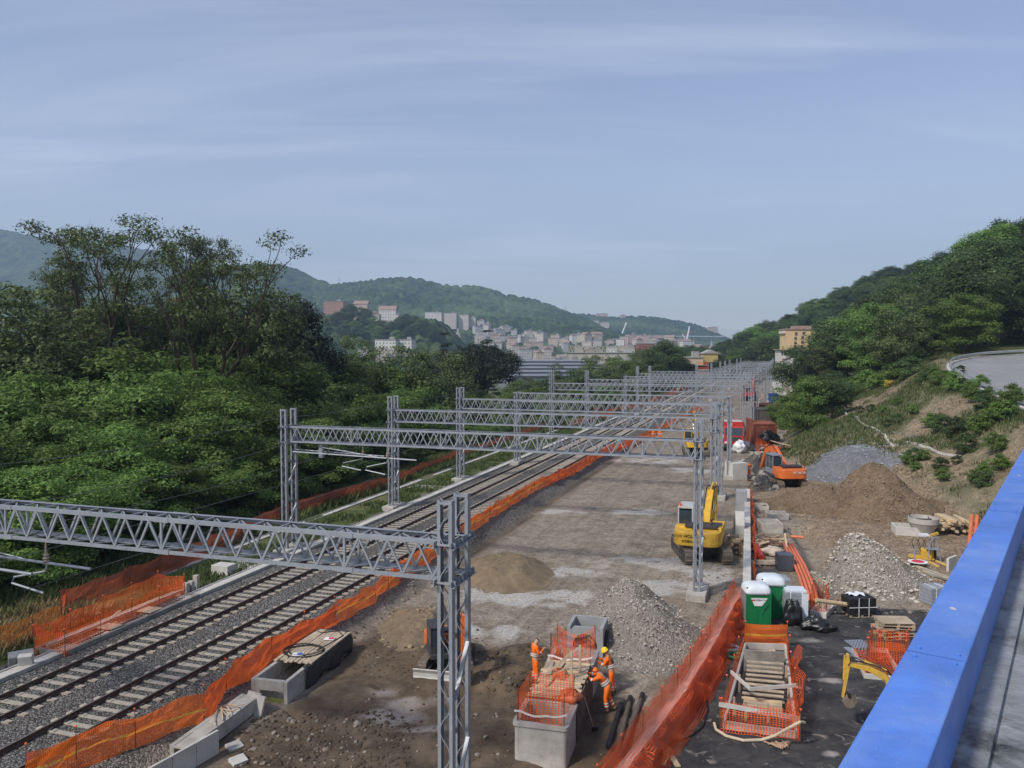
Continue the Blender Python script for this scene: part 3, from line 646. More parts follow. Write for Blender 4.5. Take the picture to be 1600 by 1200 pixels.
def gantry(s, pl, pr, label, top=9.3, ztop=8.2, depth=.9, near=1, plain_top=False, side='both'):
    pl_w, pr_w = SP(s, pl), SP(s, pr); zr, zl = Tz(pr_w.x, pr_w.y), Tz(pl_w.x, pl_w.y)
    t = thing('overhead_line_gantry', label, 'gantry', (pr_w.x, pr_w.y, zr), -TRK, 'lattice gantries over the railway')
    Ln = pr - pl; sy = .53
    if plain_top: top = ztop + .12
    for x0, zg in ((0, 0), (-Ln, zl - zr)):
        for y0 in (-sy, sy): lattice_column('lattice_column', t, x0, y0, zg + .35, top - zr, near == 2)
        mb = MB(); zt = zg + .6; k = 0
        while zt < ztop - zr - depth - 1.2:
            mb.beam((x0 + (.19 if k % 2 else -.19) * 1, -sy + .1, zt + (0 if k % 2 else 1.15)), (x0 + (.19 if k % 2 else -.19), sy - .1, zt + (1.15 if k % 2 else 0)), .10, .08); zt += 1.25; k += 1
        mb.build('cross_brace', M_GALV, t)
        mb = MB()
        for z in (ztop - zr + .02, ztop - zr - depth - .02):
            for sx in (-.225, .225):
                mb.box((x0 + sx, 0, z), (.014, 2 * sy + .5, .16)); mb.box((x0 + sx * 1.2, 0, z - .073), (.08, 2 * sy + .5, .014))
                for q in range(6): mb.box((x0 + sx * 1.17, -.65 + q * .26, z), (.07, .012, .14))
            for yy in (-sy - .13, sy + .13): mb.box((x0, yy, z), (.5, .03, .05))
        mb.build('bracket', M_GALV, t)
        mb = MB(); mb.box((x0, 0, zg + .1), (1.0, 2.3, .55)); mb.build('plinth', M_CONC, t, bevel=.03)
    mb = MB(); hw = .385; zt, zb = ztop - zr, ztop - zr - depth; xs, xe = .30, -Ln - .30
    for y in (-hw, hw):
        for z in (zt, zb):
            sg = -1 if z == zt else 1; so_ = -1 if y < 0 else 1
            mb.box(((xs + xe) / 2, y, z), (abs(xe - xs), .012, .11)); mb.box(((xs + xe) / 2, y - so_ * .05, z - sg * .055 * -1 if False else z + (.05 if z == zt else -.05)), (abs(xe - xs), .11, .012))
    n = round(Ln / .82); dx = Ln / n; x = 0
    for k in range(n):
        xa, xm, xb = -k * dx, -(k + .5) * dx, -(k + 1) * dx
        for y in (-hw, hw):
            yy = y * .97
            mb.beam((xa, yy, zt - .04), (xm, yy, zb + .04), .05, .06); mb.beam((xm, yy, zb + .04), (xb, yy, zt - .04), .04, .05)
            if k % 7 == 3: mb.beam((xm, yy, zt), (xm, yy, zb), .06, .06)
        if k % 2 == 0 or near: mb.beam((xa, -hw, zt + .01), (xa, hw, zt + .01), .05, .04)
        mb.beam((xa, -hw, zt - .01), (xb, hw, zt - .01), .035, .03)
        mb.beam((xa, hw, zb - .01), (xb, -hw, zb - .01), .06, .03)
    for k in range(1, n // 7 + 1):
        xm = -(k * 7 - 3.5) * dx
        for y in (-hw, hw): mb.box((xm, y * 1.02, zt), (.5, .03, .13)); mb.box((xm, y * 1.02, zb), (.5, .03, .13))
    mb.build('truss_beam', M_GALV, t)
    return t, zr
M_INS = mat('insulator_brown', (.30, .25, .2), .35, .2, 5)
def catenary_support(t, x, z, zr, span, wires=(0,)):
    """drop tube under the beam with cantilever tubes, insulators and steady arms; x is local across the gantry"""
    mb = MB(); mb.box((x, 0, 7.28 - zr), (.5, .5, .05)); mb.box((x, 0, (7.28 + z) / 2 - zr), (.26, .26, 7.28 - z)); mb.build('drop_post', M_GALV, t)
    for yy, (a, b_) in ((.5, span[0]), (-.5, span[1])):
        mb = MB(); mb.tube([(a, yy, z + .35 - zr), (b_, yy, z + .18 - zr)], .045, 8)
        mb.tube([(x, yy * .3, 7.0 - zr), (x + (b_ - x) * .62, yy, z + .26 - zr)], .02, 5); mb.build('cantilever_tube', M_GALV, t)
        xm = a + (b_ - a) * .78
        mb = MB(); mb.tube([(xm, yy, z + .2 - zr), (xm - .1, yy, z - .05 - zr), (xm - 1.4, yy, z - .35 - zr), (xm - 1.5, yy, z - .55 - zr), (xm - .2, yy, z - .75 - zr)], .035, 6); mb.build('steady_arm', M_GALV, t)
        mb = MB(); mb.lathe([(.05, 0), (.11, .05), (.06, .1), (.11, .15), (.06, .2), (.1, .25), (.04, .3), (.02, .75)], (xm - .05, yy, z + .22 - zr), 8); mb.build('insulator', M_INS, t)
GS = [  # s, left p, right p, near, top, plain
    (18.6, -32.6, -7.68, 2, 9.3, False, 'nearest lattice gantry, its twin columns rising in the middle of the works'),
    (43.0, -28.8, -3.9, 2, 9.3, False, 'second lattice gantry, its right column standing in front of the large yellow excavator'),
    (57.3, -28.8, -4.2, 1, 9.3, False, 'third lattice gantry along the railway, left column rising from the green verge'),
    (71.9, -29.0, -4.7, 1, 9.3, False, 'fourth lattice gantry along the railway, left column tops above its beam'),
    (83.5, -27.0, -4.6, 1, 8.3, True, 'fifth lattice gantry along the railway, columns ending flush with its beam'),
    (109, -30.2, -4.2, 1, 9.9, False, 'sixth lattice gantry along the railway, tall left column before pale green trees'),
    (124, -28.6, -4.0, 0, 9.6, False, 'seventh lattice gantry along the railway'),
    (139, -25.2, -4.0, 0, 8.3, True, 'eighth lattice gantry along the railway, short dark left column'),
    (155, -25.8, -3.6, 0, 9.6, False, 'ninth lattice gantry along the railway, behind the flush-topped one'),
    (172, -26.0, -3.4, 0, 9.4, False, 'tenth lattice gantry along the railway, near the leftmost far columns'),
]
gants = []
for s, a, b_, nr, tp, pt, lb in GS: gants.append(gantry(s, a, b_, lb, top=tp, near=nr, plain_top=pt))
for k, (s, a, b_) in enumerate([(190, -18, -3), (207, -16, -2.6), (225, -15, -2.4), (245, -15, -2.2), (268, -15, -2.2), (295, -14, -2), (325, -14, -2), (360, -14, -2)]):
    gantry(s, a, b_, 'far lattice gantry lost among the dense row of gantries at the end of the works', near=0, top=9.5)
catenary_support(gants[1][0], -22.6, 6.35, gants[1][1], ((-24.9, -18.6), (-24.3, -16.0)))
catenary_support(gants[0][0], -19.0, 6.1, gants[0][1], ((-20.0, -12.2), (-20.0, -13.4)))
# overhead wires
M_WIRE = mat('copper_wire', (.10, .11, .115), .5, .2, 2)
def wire(p, z, s0, s1, sag, r, label, cat='wire'):
    pts = []
    brk = [18.6, 43.0, 57.3, 71.9, 83.5, 109, 124, 139, 155]
    nodes = [q for q in brk if s0 <= q <= s1]
    pts = []
    for a, b_ in zip(nodes[:-1], nodes[1:]):
        for k in range(8):
            f = k / 8; pts.append(SP(a + (b_ - a) * f, p, z - sag * 4 * f * (1 - f) * ((b_ - a) / 25) ** 2))
    pts.append(SP(nodes[-1], p, z))
    o = MB().tube(pts, r, 4).build('overhead_wire', M_WIRE); tag(o, label, cat, 'overhead line wires')
    return o
wire(-22.0, 5.55, 18.6, 43, .02, .011, 'lowest contact wire over the track beside the orange fence')
wire(-25.6, 5.6, 18.6, 155, .02, .011, 'contact wire over the track along the green verge')
wire(-25.6, 6.75, 18.6, 155, .4, .012, 'sagging carrier wire above the contact wire of the verge track')
wire(-29.4, 7.0, 18.6, 155, .5, .014, 'feeder wire at beam height on the left columns of the gantries')
wire(-29.6, 8.7, 18.6, 155, .5, .014, 'topmost wire running past the left column tops before the trees')
# lone masts at the right-hand side of the works
mb = MB()
def mast(px, py, top_px, label, lattice):
    g = G(px, py); t = thing('line_mast', label, 'mast', g, -TRK)
    hgt = (py - top_px) / FPX * g.y
    if lattice: lattice_column('lattice_column', t, 0, 0, .25, hgt, False)
    else:
        mb = MB(); mb.box((-.14, 0, hgt / 2), (.02, .3, hgt)); mb.box((.14, 0, hgt / 2), (.02, .3, hgt)); mb.box((0, 0, hgt / 2), (.26, .02, hgt)); mb.box((-.8, 0, hgt - .35), (2.6, .22, .3)); mb.build('column', M_GALV, t)
    mb = MB(); mb.box((0, 0, .1), (.9, .9, .5)); mb.build('plinth', M_CONC, t)
    return t
mast(1140, 725, 634, 'plain grey steel mast with a short crossarm behind the concrete block', False)
mast(1158, 690, 590, 'slim lattice mast standing beside the red lorry', True)
mast(1183, 655, 585, 'far slim lattice mast near the red small excavator', True)
mast(1197, 632, 566, 'tall grey mast beside the far concrete slab', False)
# ================================================================ far hills
M_FOREST = None
def forest_mat():
    m, nt, b = _nt('forest_hillside')
    g = nt.nodes.new('ShaderNodeNewGeometry')
    n1 = N(nt, 'ShaderNodeTexNoise', Scale=.006, Detail=5.0); L(nt, g.outputs['Position'], n1.inputs['Vector'])
    n2 = N(nt, 'ShaderNodeTexVoronoi', Scale=.075); L(nt, g.outputs['Position'], n2.inputs['Vector'])
    sx = nt.nodes.new('ShaderNodeSeparateColor'); L(nt, n2.outputs['Color'], sx.inputs[0])
    c = ramp(nt, sx.outputs[0], [(0, (.012, .026, .009)), (.6, (.032, .058, .018)), (1, (.07, .10, .03))]).outputs[0]
    c = mixc(nt, ramp(nt, n1.outputs['Fac'], [(.48, (0, 0, 0)), (.66, (1, 1, 1))]).outputs[0], c, (.085, .12, .045))
    L(nt, c, b.inputs['Base Color']); b.inputs['Roughness'].default_value = .9; b.inputs['Specular IOR Level'].default_value = .1
    n3 = N(nt, 'ShaderNodeTexNoise', Scale=.25, Detail=4.0); L(nt, g.outputs['Position'], n3.inputs['Vector'])
    bp = N(nt, 'ShaderNodeBump', Strength=.8, Distance=3.0); L(nt, n3.outputs['Fac'], bp.inputs['Height']); L(nt, bp.outputs[0], b.inputs['Normal'])
    return m
M_FOREST = forest_mat()
HILLS = []
def hill(name, sky_px, Yr, depth, zbase, cell=11.0, bump=6.0, nxs=300, nys=90, seed=3):
    """ridge through the given skyline at distance Yr, falling towards the viewer over 'depth' metres and away behind"""
    pts = [A(x, y, Yr) for x, y in sky_px]; xs = np.array([q.x for q in pts]); zs = np.array([q.z for q in pts])
    X = np.linspace(xs[0], xs[-1], nxs); V = np.concatenate([np.linspace(0, 1, nys), 1 + np.linspace(.02, .26, 8)])
    Zr = np.interp(X, xs, zs)
    Xg, Vg = np.meshgrid(X, V, indexing='ij'); Y = Yr - depth * (1 - Vg)
    spur = .16 * fbm(Xg / 170, Y / 260, seed, 4)
    f = np.where(Vg <= 1, np.clip(Vg, 0, 1) ** 1.15, 1 - (Vg - 1) ** 1.6)
    Z = zbase + (Zr[:, None] - bump * .5 - zbase) * np.clip(f + spur * np.sin(np.clip(Vg, 0, 1) * math.pi), -.05, 1.04)
    d = worley(Xg / cell, Y / cell, seed); Z = Z + bump * np.clip(1 - (d / .75) ** 2, 0, 1) * (Z > zbase + 3) + 2.0 * fbm(Xg / 5, Y / 5, seed + 2, 2)
    ii = np.arange(Xg.size).reshape(Xg.shape); Fh = np.stack([ii[:-1, :-1], ii[1:, :-1], ii[1:, 1:], ii[:-1, 1:]], -1).reshape(-1, 4)
    o = kind(link(name, np_mesh(name, np.stack([Xg, Y, Z], -1).reshape(-1, 3), Fh, M_FOREST, smooth=False)), 'structure')
    HILLS.append((X, V, Y, Z)); return o
hill('hill', [(-420, 380), (-200, 372), (-60, 362), (0, 360), (30, 366), (60, 371), (100, 376), (160, 378), (230, 392), (300, 405), (350, 420), (420, 470), (470, 520)], 2700, 1100, -10, 22, 15, 260, 110, 3)
hill('hill', [(250, 436), (330, 424), (380, 416), (412, 414), (440, 416), (465, 424), (490, 437), (520, 446), (560, 442), (600, 437), (640, 435), (665, 439), (690, 447), (720, 448), (750, 449), (790, 461), (830, 469), (860, 478), (890, 491), (915, 500), (950, 520), (1000, 545)], 2100, 900, 0, 17, 13, 380, 150, 7)
hill('hill', [(800, 500), (850, 496), (895, 491), (930, 494), (960, 497), (1000, 495), (1030, 498), (1060, 503), (1085, 508), (1100, 514), (1118, 528), (1150, 545), (1200, 552)], 2600, 700, -5, 18, 13, 260, 80, 13)
hill('hill', [(440, 505), (480, 498), (505, 494), (540, 490), (565, 489), (600, 492), (625, 497), (650, 500), (680, 503), (700, 512), (715, 530), (735, 552)], 900, 260, -20, 11, 8, 240, 90, 23)
def hill_z(h, x, y):
    X, V, Y, Z = HILLS[h]; i = int(np.clip(np.searchsorted(X, x), 0, len(X) - 1)); j = int(np.argmin(np.abs(Y[i] - y))); return float(Z[i, j])
# ================================================================ air
M_HAZE = bpy.data.materials.new('haze'); M_HAZE.use_nodes = True; nt = M_HAZE.node_tree; nt.nodes.remove(nt.nodes['Principled BSDF'])
pv = nt.nodes.new('ShaderNodeVolumePrincipled'); pv.inputs['Color'].default_value = (.55, .76, 1.0, 1); pv.inputs['Density'].default_value = .00026; pv.inputs['Anisotropy'].default_value = .25
L(nt, pv.outputs[0], nt.nodes['Material Output'].inputs['Volume'])
mb = MB(); mb.box((0, 1450, 190), (5400, 4000, 470)); hz_o = mb.build('haze', M_HAZE); kind(hz_o, 'stuff')
# ================================================================ blue parapet of the bridge the picture was taken from
M_BLUE = mat('blue_parapet_paint', (.085, .20, .60), .48, .22, 2.5, .06, 60, dirt=(.20, .31, .62), dirt_amt=.75, spec=.35)
nt = M_BLUE.node_tree; b = nt.nodes['Principled BSDF']; src = b.inputs['Base Color'].links[0].from_socket; tcb = nt.nodes.new('ShaderNodeTexCoord')
def stretched(sc_, det):
    vm = nt.nodes.new('ShaderNodeVectorMath'); vm.operation = 'MULTIPLY'; vm.inputs[1].default_value = sc_; L(nt, tcb.outputs['Object'], vm.inputs[0]); n_ = N(nt, 'ShaderNodeTexNoise', Scale=1.0, Detail=det, Roughness=.65); L(nt, vm.outputs[0], n_.inputs['Vector']); return n_.outputs['Fac']
c_ = mixc(nt, mth(nt, 'MULTIPLY', ramp(nt, stretched((9, 2.2, 9), 8.0), [(.50, (0, 0, 0)), (.66, (1, 1, 1))]).outputs[0], .35), src, (.13, .23, .52))
c_ = mixc(nt, mth(nt, 'MULTIPLY', ramp(nt, stretched((160, 14, 160), 3.0), [(.66, (0, 0, 0)), (.72, (1, 1, 1))]).outputs[0], .5), c_, (.30, .38, .62))
c_ = mixc(nt, mth(nt, 'MULTIPLY', ramp(nt, stretched((55, 55, 55), 6.0), [(.66, (0, 0, 0)), (.70, (1, 1, 1))]).outputs[0], .45), c_, (.10, .12, .22))
L(nt, c_, b.inputs['Base Color'])
M_BLUE_D = mat('blue_joint_paint', (.05, .11, .34), .6, .2, 4)
M_WET = mat('stained_concrete_ledge', (.24, .26, .28), .6, .25, 4.0, .3, 20, dirt=(.035, .035, .035), dirt_amt=1.0)
ba = R(35.2); u2 = Vector((math.sin(ba), math.cos(ba))); n2 = Vector((math.cos(ba), -math.sin(ba)))
t = thing('bridge_parapet', 'bright blue painted steel parapet beam along the edge of the bridge', 'parapet', (0, 0, CAMZ - 1.32), -ba)
h = 1.1
mb = MB(); x0, x1 = -.446 * h, -.275 * h
mb.box(((x0 + x1) / 2, 14, .11), (x1 - x0, 60, .22)); ob = mb.build('cap_beam', M_BLUE, t, bevel=.006)
mb = MB(); mb.box((x0 - .012, 14, .03), (.02, 60, .30)); mb.build('side_plate', M_BLUE, t)
mb = MB()
for k in range(16): mb.box(((x0 + x1) / 2 - .02, -14 + k * 4.4 + .23, .2215), (.016, .03, .003), Matrix.Rotation(.5, 3, 'Z'))
mb.build('paint_chip', M_CONC_L, t)
for yj in (3.2, 6.35, 9.5, 12.65, 15.8, 19.0, 22, 25, 28):
    mb = MB(); mb.box(((x0 + x1) / 2, yj, .2195), (x1 - x0 + .004, .007, .003)); mb.build('joint', M_BLUE_D, t)
    for q in (-.05, .05):
        for sx in (x0 + .03, x1 - .03): MB().lathe([(.008, .22), (.008, .226), (.004, .228)], (sx, yj + q, 0), 8).build('bolt', M_BLUE, t)
mb = MB(); mb.box((.9, 14, -.28), (2.4 + .3, 60, .5)); mb.box((-.36, 14, -.35), (.3, 60.2, .69)); kind(mb.build('bridge_deck', M_WET, loc=(0, 0, CAMZ - 1.32), rz=-ba), 'structure')
# ================================================================ trees
LM_LOC = leaf_mat('locust_leaf', (.050, .116, .015), (.155, .27, .045), .32, trans=.45)
LM_AIL = leaf_mat('ailanthus_leaf', (.036, .058, .014), (.09, .125, .032), .2)
LM_OAK = leaf_mat('oak_leaf', (.024, .054, .013), (.074, .126, .034), .42, trans=.35)
LM_PINE = leaf_mat('pine_needles', (.010, .018, .010), (.026, .036, .017), .15, .1)
LM_PALE = leaf_mat('pale_leaf', (.048, .082, .022), (.12, .175, .05))
LM_BROOM = leaf_mat('broom_flower', (.30, .22, .01), (.62, .46, .02), .1)
LM_DRY = leaf_mat('dry_grass', (.11, .085, .03), (.30, .24, .10), .2)
LM_GRASS = leaf_mat('grass_blade', (.035, .062, .014), (.105, .145, .04), .2)
def leaves(cent, L_, W_, up, r):
    """one bent-free diamond per point, facing roughly 'up' (N,3) with scatter"""
    n = len(cent); nrm = up + r.normal(0, .55, (n, 3)); nrm /= np.linalg.norm(nrm, axis=1, keepdims=True) + 1e-9
    a = r.normal(0, 1, (n, 3)); a -= (a * nrm).sum(1, keepdims=True) * nrm; a /= np.linalg.norm(a, axis=1, keepdims=True) + 1e-9
    b = np.cross(nrm, a); l = (L_ * r.uniform(.6, 1.3, n))[:, None]; w_ = (W_ * r.uniform(.6, 1.3, n))[:, None]
    V = np.stack([cent + a * l, cent + b * w_ - nrm * l * .12, cent - a * l, cent - b * w_ - nrm * l * .12], 1).reshape(-1, 3)
    return V, np.arange(4 * n).reshape(n, 4)
def tree_proto(kind_, seed):
    r = np.random.default_rng(seed); rr = random.Random(seed)
    cfg = dict(
        locust=dict(H=11, cz=5.8, R=(4.2, 4.2, 4.8), nc=80, cr=(.9, 1.5), nl=360, L=.155, W=.065, flat=.7, m=LM_LOC, th=2.5, tr=.20, shell=.55, zmin=-.95),
        oak=dict(H=11, cz=5.9, R=(4.0, 4.0, 4.9), nc=85, cr=(1.0, 1.7), nl=280, L=.155, W=.10, flat=.9, m=LM_OAK, th=2.0, tr=.22, shell=.55, zmin=-.95),
        pale=dict(H=10, cz=5.6, R=(3.6, 3.6, 4.2), nc=62, cr=(.8, 1.3), nl=210, L=.145, W=.07, flat=.8, m=LM_PALE, th=2, tr=.16, shell=.45, zmin=-.85),
        thin=dict(H=14, cz=8.4, R=(2.9, 2.9, 5.6), nc=66, cr=(.6, 1.1), nl=130, L=.135, W=.06, flat=.7, m=LM_PALE, th=3, tr=.13, shell=.3, zmin=-.9),
        pine=dict(H=12, cz=8.2, R=(4.6, 4.6, 3.6), nc=95, cr=(.9, 1.5), nl=230, L=.20, W=.055, flat=.75, m=LM_PINE, th=5.5, tr=.3, shell=.6, zmin=-.35),
        darkcol=dict(H=14, cz=7.4, R=(3.5, 3.5, 6.4), nc=100, cr=(.8, 1.4), nl=230, L=.20, W=.055, flat=.8, m=LM_PINE, th=3, tr=.3, shell=.55, zmin=-.95),
        cedar=dict(H=15, cz=8, R=(3.2, 3.2, 6.5), nc=70, cr=(.6, 1.0), nl=130, L=.22, W=.05, flat=.28, m=LM_PINE, th=12, tr=.25, shell=.3, zmin=-.9),
        bush=dict(H=2.6, cz=1.1, R=(1.2, 1.2, 1.3), nc=34, cr=(.35, .6), nl=130, L=.10, W=.05, flat=.8, m=LM_OAK, th=.5, tr=.04, shell=.5, zmin=-.9),
        lbush=dict(H=2.6, cz=1.1, R=(1.15, 1.15, 1.3), nc=30, cr=(.3, .6), nl=110, L=.10, W=.05, flat=.8, m=LM_LOC, th=.5, tr=.04, shell=.45, zmin=-.9),
        broom=dict(H=2.2, cz=1.1, R=(1.0, 1.0, 1.0), nc=16, cr=(.3, .5), nl=110, L=.07, W=.04, flat=.9, m=LM_BROOM, th=.5, tr=.03, shell=.5, zmin=-.9),
    )
    mb = MB()
    if kind_ == 'ailanthus':
        cents = []; H = 20
        def limb(p, d, ln, rad, depth):
            pts = [p]; q = p.copy(); dd = d.copy(); k = 4
            for _ in range(k):
                dd = (dd + Vector((rr.uniform(-.2, .2), rr.uniform(-.2, .2), rr.uniform(-.02, .16)))).normalized(); q = q + dd * ln / k; pts.append(q.copy())
            mb.tube(pts, [rad * (1 - .16 * i) for i in range(k + 1)], 6 if depth < 2 else 4, cap=False)
            if depth == 3: cents.append((q, .9)); return
            if depth == 2: cents.append((pts[2], .7))
            for _ in range(3 if depth else 4):
                a = rr.uniform(0, 6.28); sp = rr.uniform(.35, .8); e = (dd + Vector((math.cos(a) * sp, math.sin(a) * sp, rr.uniform(.0, .35)))).normalized()
                limb(q if rr.random() < .6 else pts[3], e, ln * rr.uniform(.55, .8), rad * .5, depth + 1)
        for k in range(3):
            a = 2.1 * k + rr.uniform(-.4, .4); limb(Vector((.3 * math.cos(a), .3 * math.sin(a), 0)), Vector((.42 * math.cos(a), .42 * math.sin(a), 1)).normalized(), 8.5, .36, 0)
        zl = sorted(c.z for c, _ in cents)[int(len(cents) * .72)]
        def squash(z): return z if z < zl else zl + 2.2 * (1 - math.exp(-(z - zl) / 2.6))
        zs = max(squash(c.z) for c, _ in cents); k = H / (zs + .6); mb.v = [(x * k, y * k, squash(z) * k) for x, y, z in mb.v]; cents = [(Vector((c.x, c.y, squash(c.z))), q) for c, q in cents]
        cc, uu_ = [], []
        for c, q in cents:
            n_ = 110; d = r.normal(0, 1, (n_, 3)); d /= np.linalg.norm(d, axis=1, keepdims=True); d *= r.uniform(.3, 1, (n_, 1)) * q * np.array([1.15, 1.15, .55])
            cc.append(np.array(c * k)[None] + d); u_ = d.copy(); u_[:, 2] += .8; uu_.append(u_)
        V, F = leaves(np.concatenate(cc), .125, .05, np.concatenate(uu_), r)
        return dict(crown=np_mesh('crown', V, F, LM_AIL), trunk=mb.build('trunk', M_BARK).data, H=H)
    c = cfg[kind_]; Rx, Ry, Rz = c['R']; cents = []
    for k in range(c['nc']):
        while True:
            d = r.normal(0, 1, 3); d /= np.linalg.norm(d)
            if d[2] > c['zmin']: break
        q = r.uniform(c['shell'], 1) ** .7 if rr.random() < .8 else r.uniform(.1, .6)
        wid = 1.0
        if kind_ == 'cedar': wid = max(.10, .75 - .7 * d[2] * q) / max(.35, math.hypot(d[0], d[1])) * .8
        lob = 1 + .16 * math.sin(3 * math.atan2(d[1], d[0]) + seed) + .10 * math.sin(5 * d[2] + seed)
        cents.append((np.array([d[0] * Rx * q * wid * lob, d[1] * Ry * q * wid * lob, c['cz'] + d[2] * Rz * q * (.94 + .1 * lob)]), r.uniform(*c['cr'])))
    # trunk and limbs
    th = c['th']; lean = Vector((rr.uniform(-.5, .5), rr.uniform(-.5, .5), 0)) * (c['H'] / 12)
    top = Vector((lean.x, lean.y, c['cz'] + Rz * .25))
    tp = [Vector((0, 0, -.6)), Vector((lean.x * .1, lean.y * .1, th * .5)), Vector((lean.x * .4, lean.y * .4, th)), top * .5 + Vector((lean.x * .2, lean.y * .2, th * .5)), top]
    tp.sort(key=lambda v: v.z); mb.tube(tp, [c['tr'] * q for q in (1.25, 1, .85, .55, .2)], 8)
    for i, (q, rad) in enumerate(cents):
        if i % (2 if kind_ in ('thin', 'pale') else 3): continue
        f = min(.95, max(.25, (q[2] - 1.0) / (top.z + .5) * .7)); st = None
        for a, b_ in zip(tp[:-1], tp[1:]):
            if a.z <= f * top.z <= b_.z: st = a.lerp(b_, (f * top.z - a.z) / max(b_.z - a.z, 1e-3))
        if st is None: st = tp[2]
        e = Vector(q); mid_ = st.lerp(e, .5) + Vector((0, 0, .12 * (e - st).length)); mb.tube([st, mid_, e], [c['tr'] * .38, c['tr'] * .22, c['tr'] * .07], 5, cap=False)
    cc, ups = [], []
    for q, rad in cents:
        n_ = int(c['nl'] * (rad / c['cr'][1]) ** 1.5) + 20
        d = r.normal(0, 1, (n_, 3)); d /= np.linalg.norm(d, axis=1, keepdims=True); d[:, 2] = np.where(d[:, 2] < -.55, -d[:, 2] * .6, d[:, 2])
        off = d * (r.uniform(.45, 1.08, (n_, 1))) * rad * np.array([1, 1, c['flat']])
        pt = q[None] + off; cc.append(pt)
        o = (q - np.array([0, 0, c['cz'] - Rz * .3])); o = o / (np.linalg.norm(o) + 1e-6)
        ups.append(d * .9 + o[None] * .5 + np.array([0, 0, .25]))
    V, F = leaves(np.concatenate(cc), c['L'], c['W'], np.concatenate(ups), r)
    return dict(crown=np_mesh('crown', V, F, c['m']), trunk=mb.build('trunk', M_BARK).data, H=max(V[:, 2]))
PROTO = {}
def protos(kind_):
    if kind_ not in PROTO:
        PROTO[kind_] = [tree_proto(kind_, 100 + 31 * k + sum(map(ord, kind_))) for k in range(dict(locust=4, oak=4, pale=2, thin=2, ailanthus=2).get(kind_, 1))]
        for o in [o for o in bpy.data.objects if o.name.startswith('trunk') and o.parent is None]: bpy.data.objects.remove(o)
    return PROTO[kind_]
TN = dict(locust='locust_tree', oak='broadleaf_tree', pale='pale_leaved_tree', thin='slender_tree', pine='umbrella_pine', darkcol='dark_pine', cedar='cedar_tree', bush='shrub', lbush='shrub', broom='broom_shrub', ailanthus='tall_spreading_tree')
def tree(kind_, pos, height, label, cat=None, group=None, wide=1.0, var=None):
    ps = protos(kind_); p = ps[var if var is not None else random.randrange(len(ps))]; k = height / p['H']
    small = kind_ in ('bush', 'lbush', 'broom')
    t = thing(TN[kind_], label, cat or ('shrub' if small else 'tree'), pos, random.uniform(0, 6.28), group)
    t.scale = (k * wide, k * wide, k)
    link('trunk' if not small else 'stem', p['trunk'], t); link('crown', p['crown'], t); return t
def tree_px(kind_, px, ytop, Y, label, wide=1.0, group=None, var=None, gz=None):
    q = A(px, ytop, Y); z = Tz(q.x, q.y) if gz is None else gz
    return tree(kind_, (q.x, q.y, z), max(1.0, q.z - z), label, None, group, wide, var)
# ---- left of the railway: named individuals
tree_px('ailanthus', 228, 340, 78, 'tall dark spreading tree with bare forking trunks, highest on the left', .98, var=0)
tree_px('ailanthus', 312, 366, 86, 'spreading tree touching the right side of the tallest dark forked tree', .62, var=1)
tree_px('ailanthus', 92, 408, 84, 'olive leaved spreading tree just left of the tallest forked tree', .42, var=1)
tree_px('thin', 395, 398, 84, 'spindly tree with a loose tufted top between forked trees and dark pine', .8)
tree_px('thin', 428, 436, 88, 'shorter spindly tree with a single tuft beside the dark pine', .7)
tree_px('thin', 12, 436, 66, 'slender pale tree at the left edge of the picture', 1.1)
tree_px('thin', 55, 440, 70, 'slender pale tree with several thin stems beside the edge tree', 1.1)
tree_px('thin', -45, 425, 70, 'slender tree cut by the left picture edge', 1.2)
tree_px('thin', 130, 470, 74, 'slender pale tree under the olive spreading tree', 1.1)
tree_px('darkcol', 466, 462, 96, 'very dark rounded pine standing above the locust thicket', .8)
tree_px('darkcol', 440, 480, 100, 'dark pine half hidden behind the rounded dark pine', .7)
tree_px('oak', 372, 500, 92, 'dark leafy tree filling the gap behind the spindly trees', .8)
tree_px('thin', 270, 500, 98, 'dark leafy tree behind the trunks of the forked tree', .9)
tree_px('oak', 30, 530, 86, 'dark leafy tree behind the slender edge trees', 1)
tree_px('thin', 548, 520, 104, 'light airy tree in front of the distant valley', 1.0)
tree_px('thin', 585, 538, 110, 'light airy tree next to the airy valley tree', 1.0)
tree_px('pale', 640, 535, 112, 'rounded mid green tree left of the dark cedar', 1.0)
tree_px('pale', 700, 545, 122, 'rounded light green tree below the umbrella pine', .9)
tree_px('cedar', 694, 518, 165, 'small dark cedar with a ragged top', 1.0)
tree_px('cedar', 760, 514, 190, 'dark pointed conifer rising behind the umbrella pine', 1.1)
tree_px('pine', 752, 526, 152, 'wide dark umbrella pine above the green thicket', 1.0)
tree_px('pine', 722, 536, 150, 'smaller dark umbrella pine at the left shoulder of the wide one', .8)
for px, yt, Y, wd in ((160, 452, 92, 1.2), (205, 470, 90, 1.3), (255, 462, 94, 1.2), (335, 452, 90, 1.2), (350, 440, 96, 1.0), (75, 470, 88, 1.3), (380, 470, 92, 1.2)):
    tree_px('pale', px, yt, Y, 'green understorey tree filling the gaps behind the bare trunks of the tall trees', wd, 'understorey trees behind the tall forked trees')
GL = 'locust trees in the thicket left of the railway'
k = 0
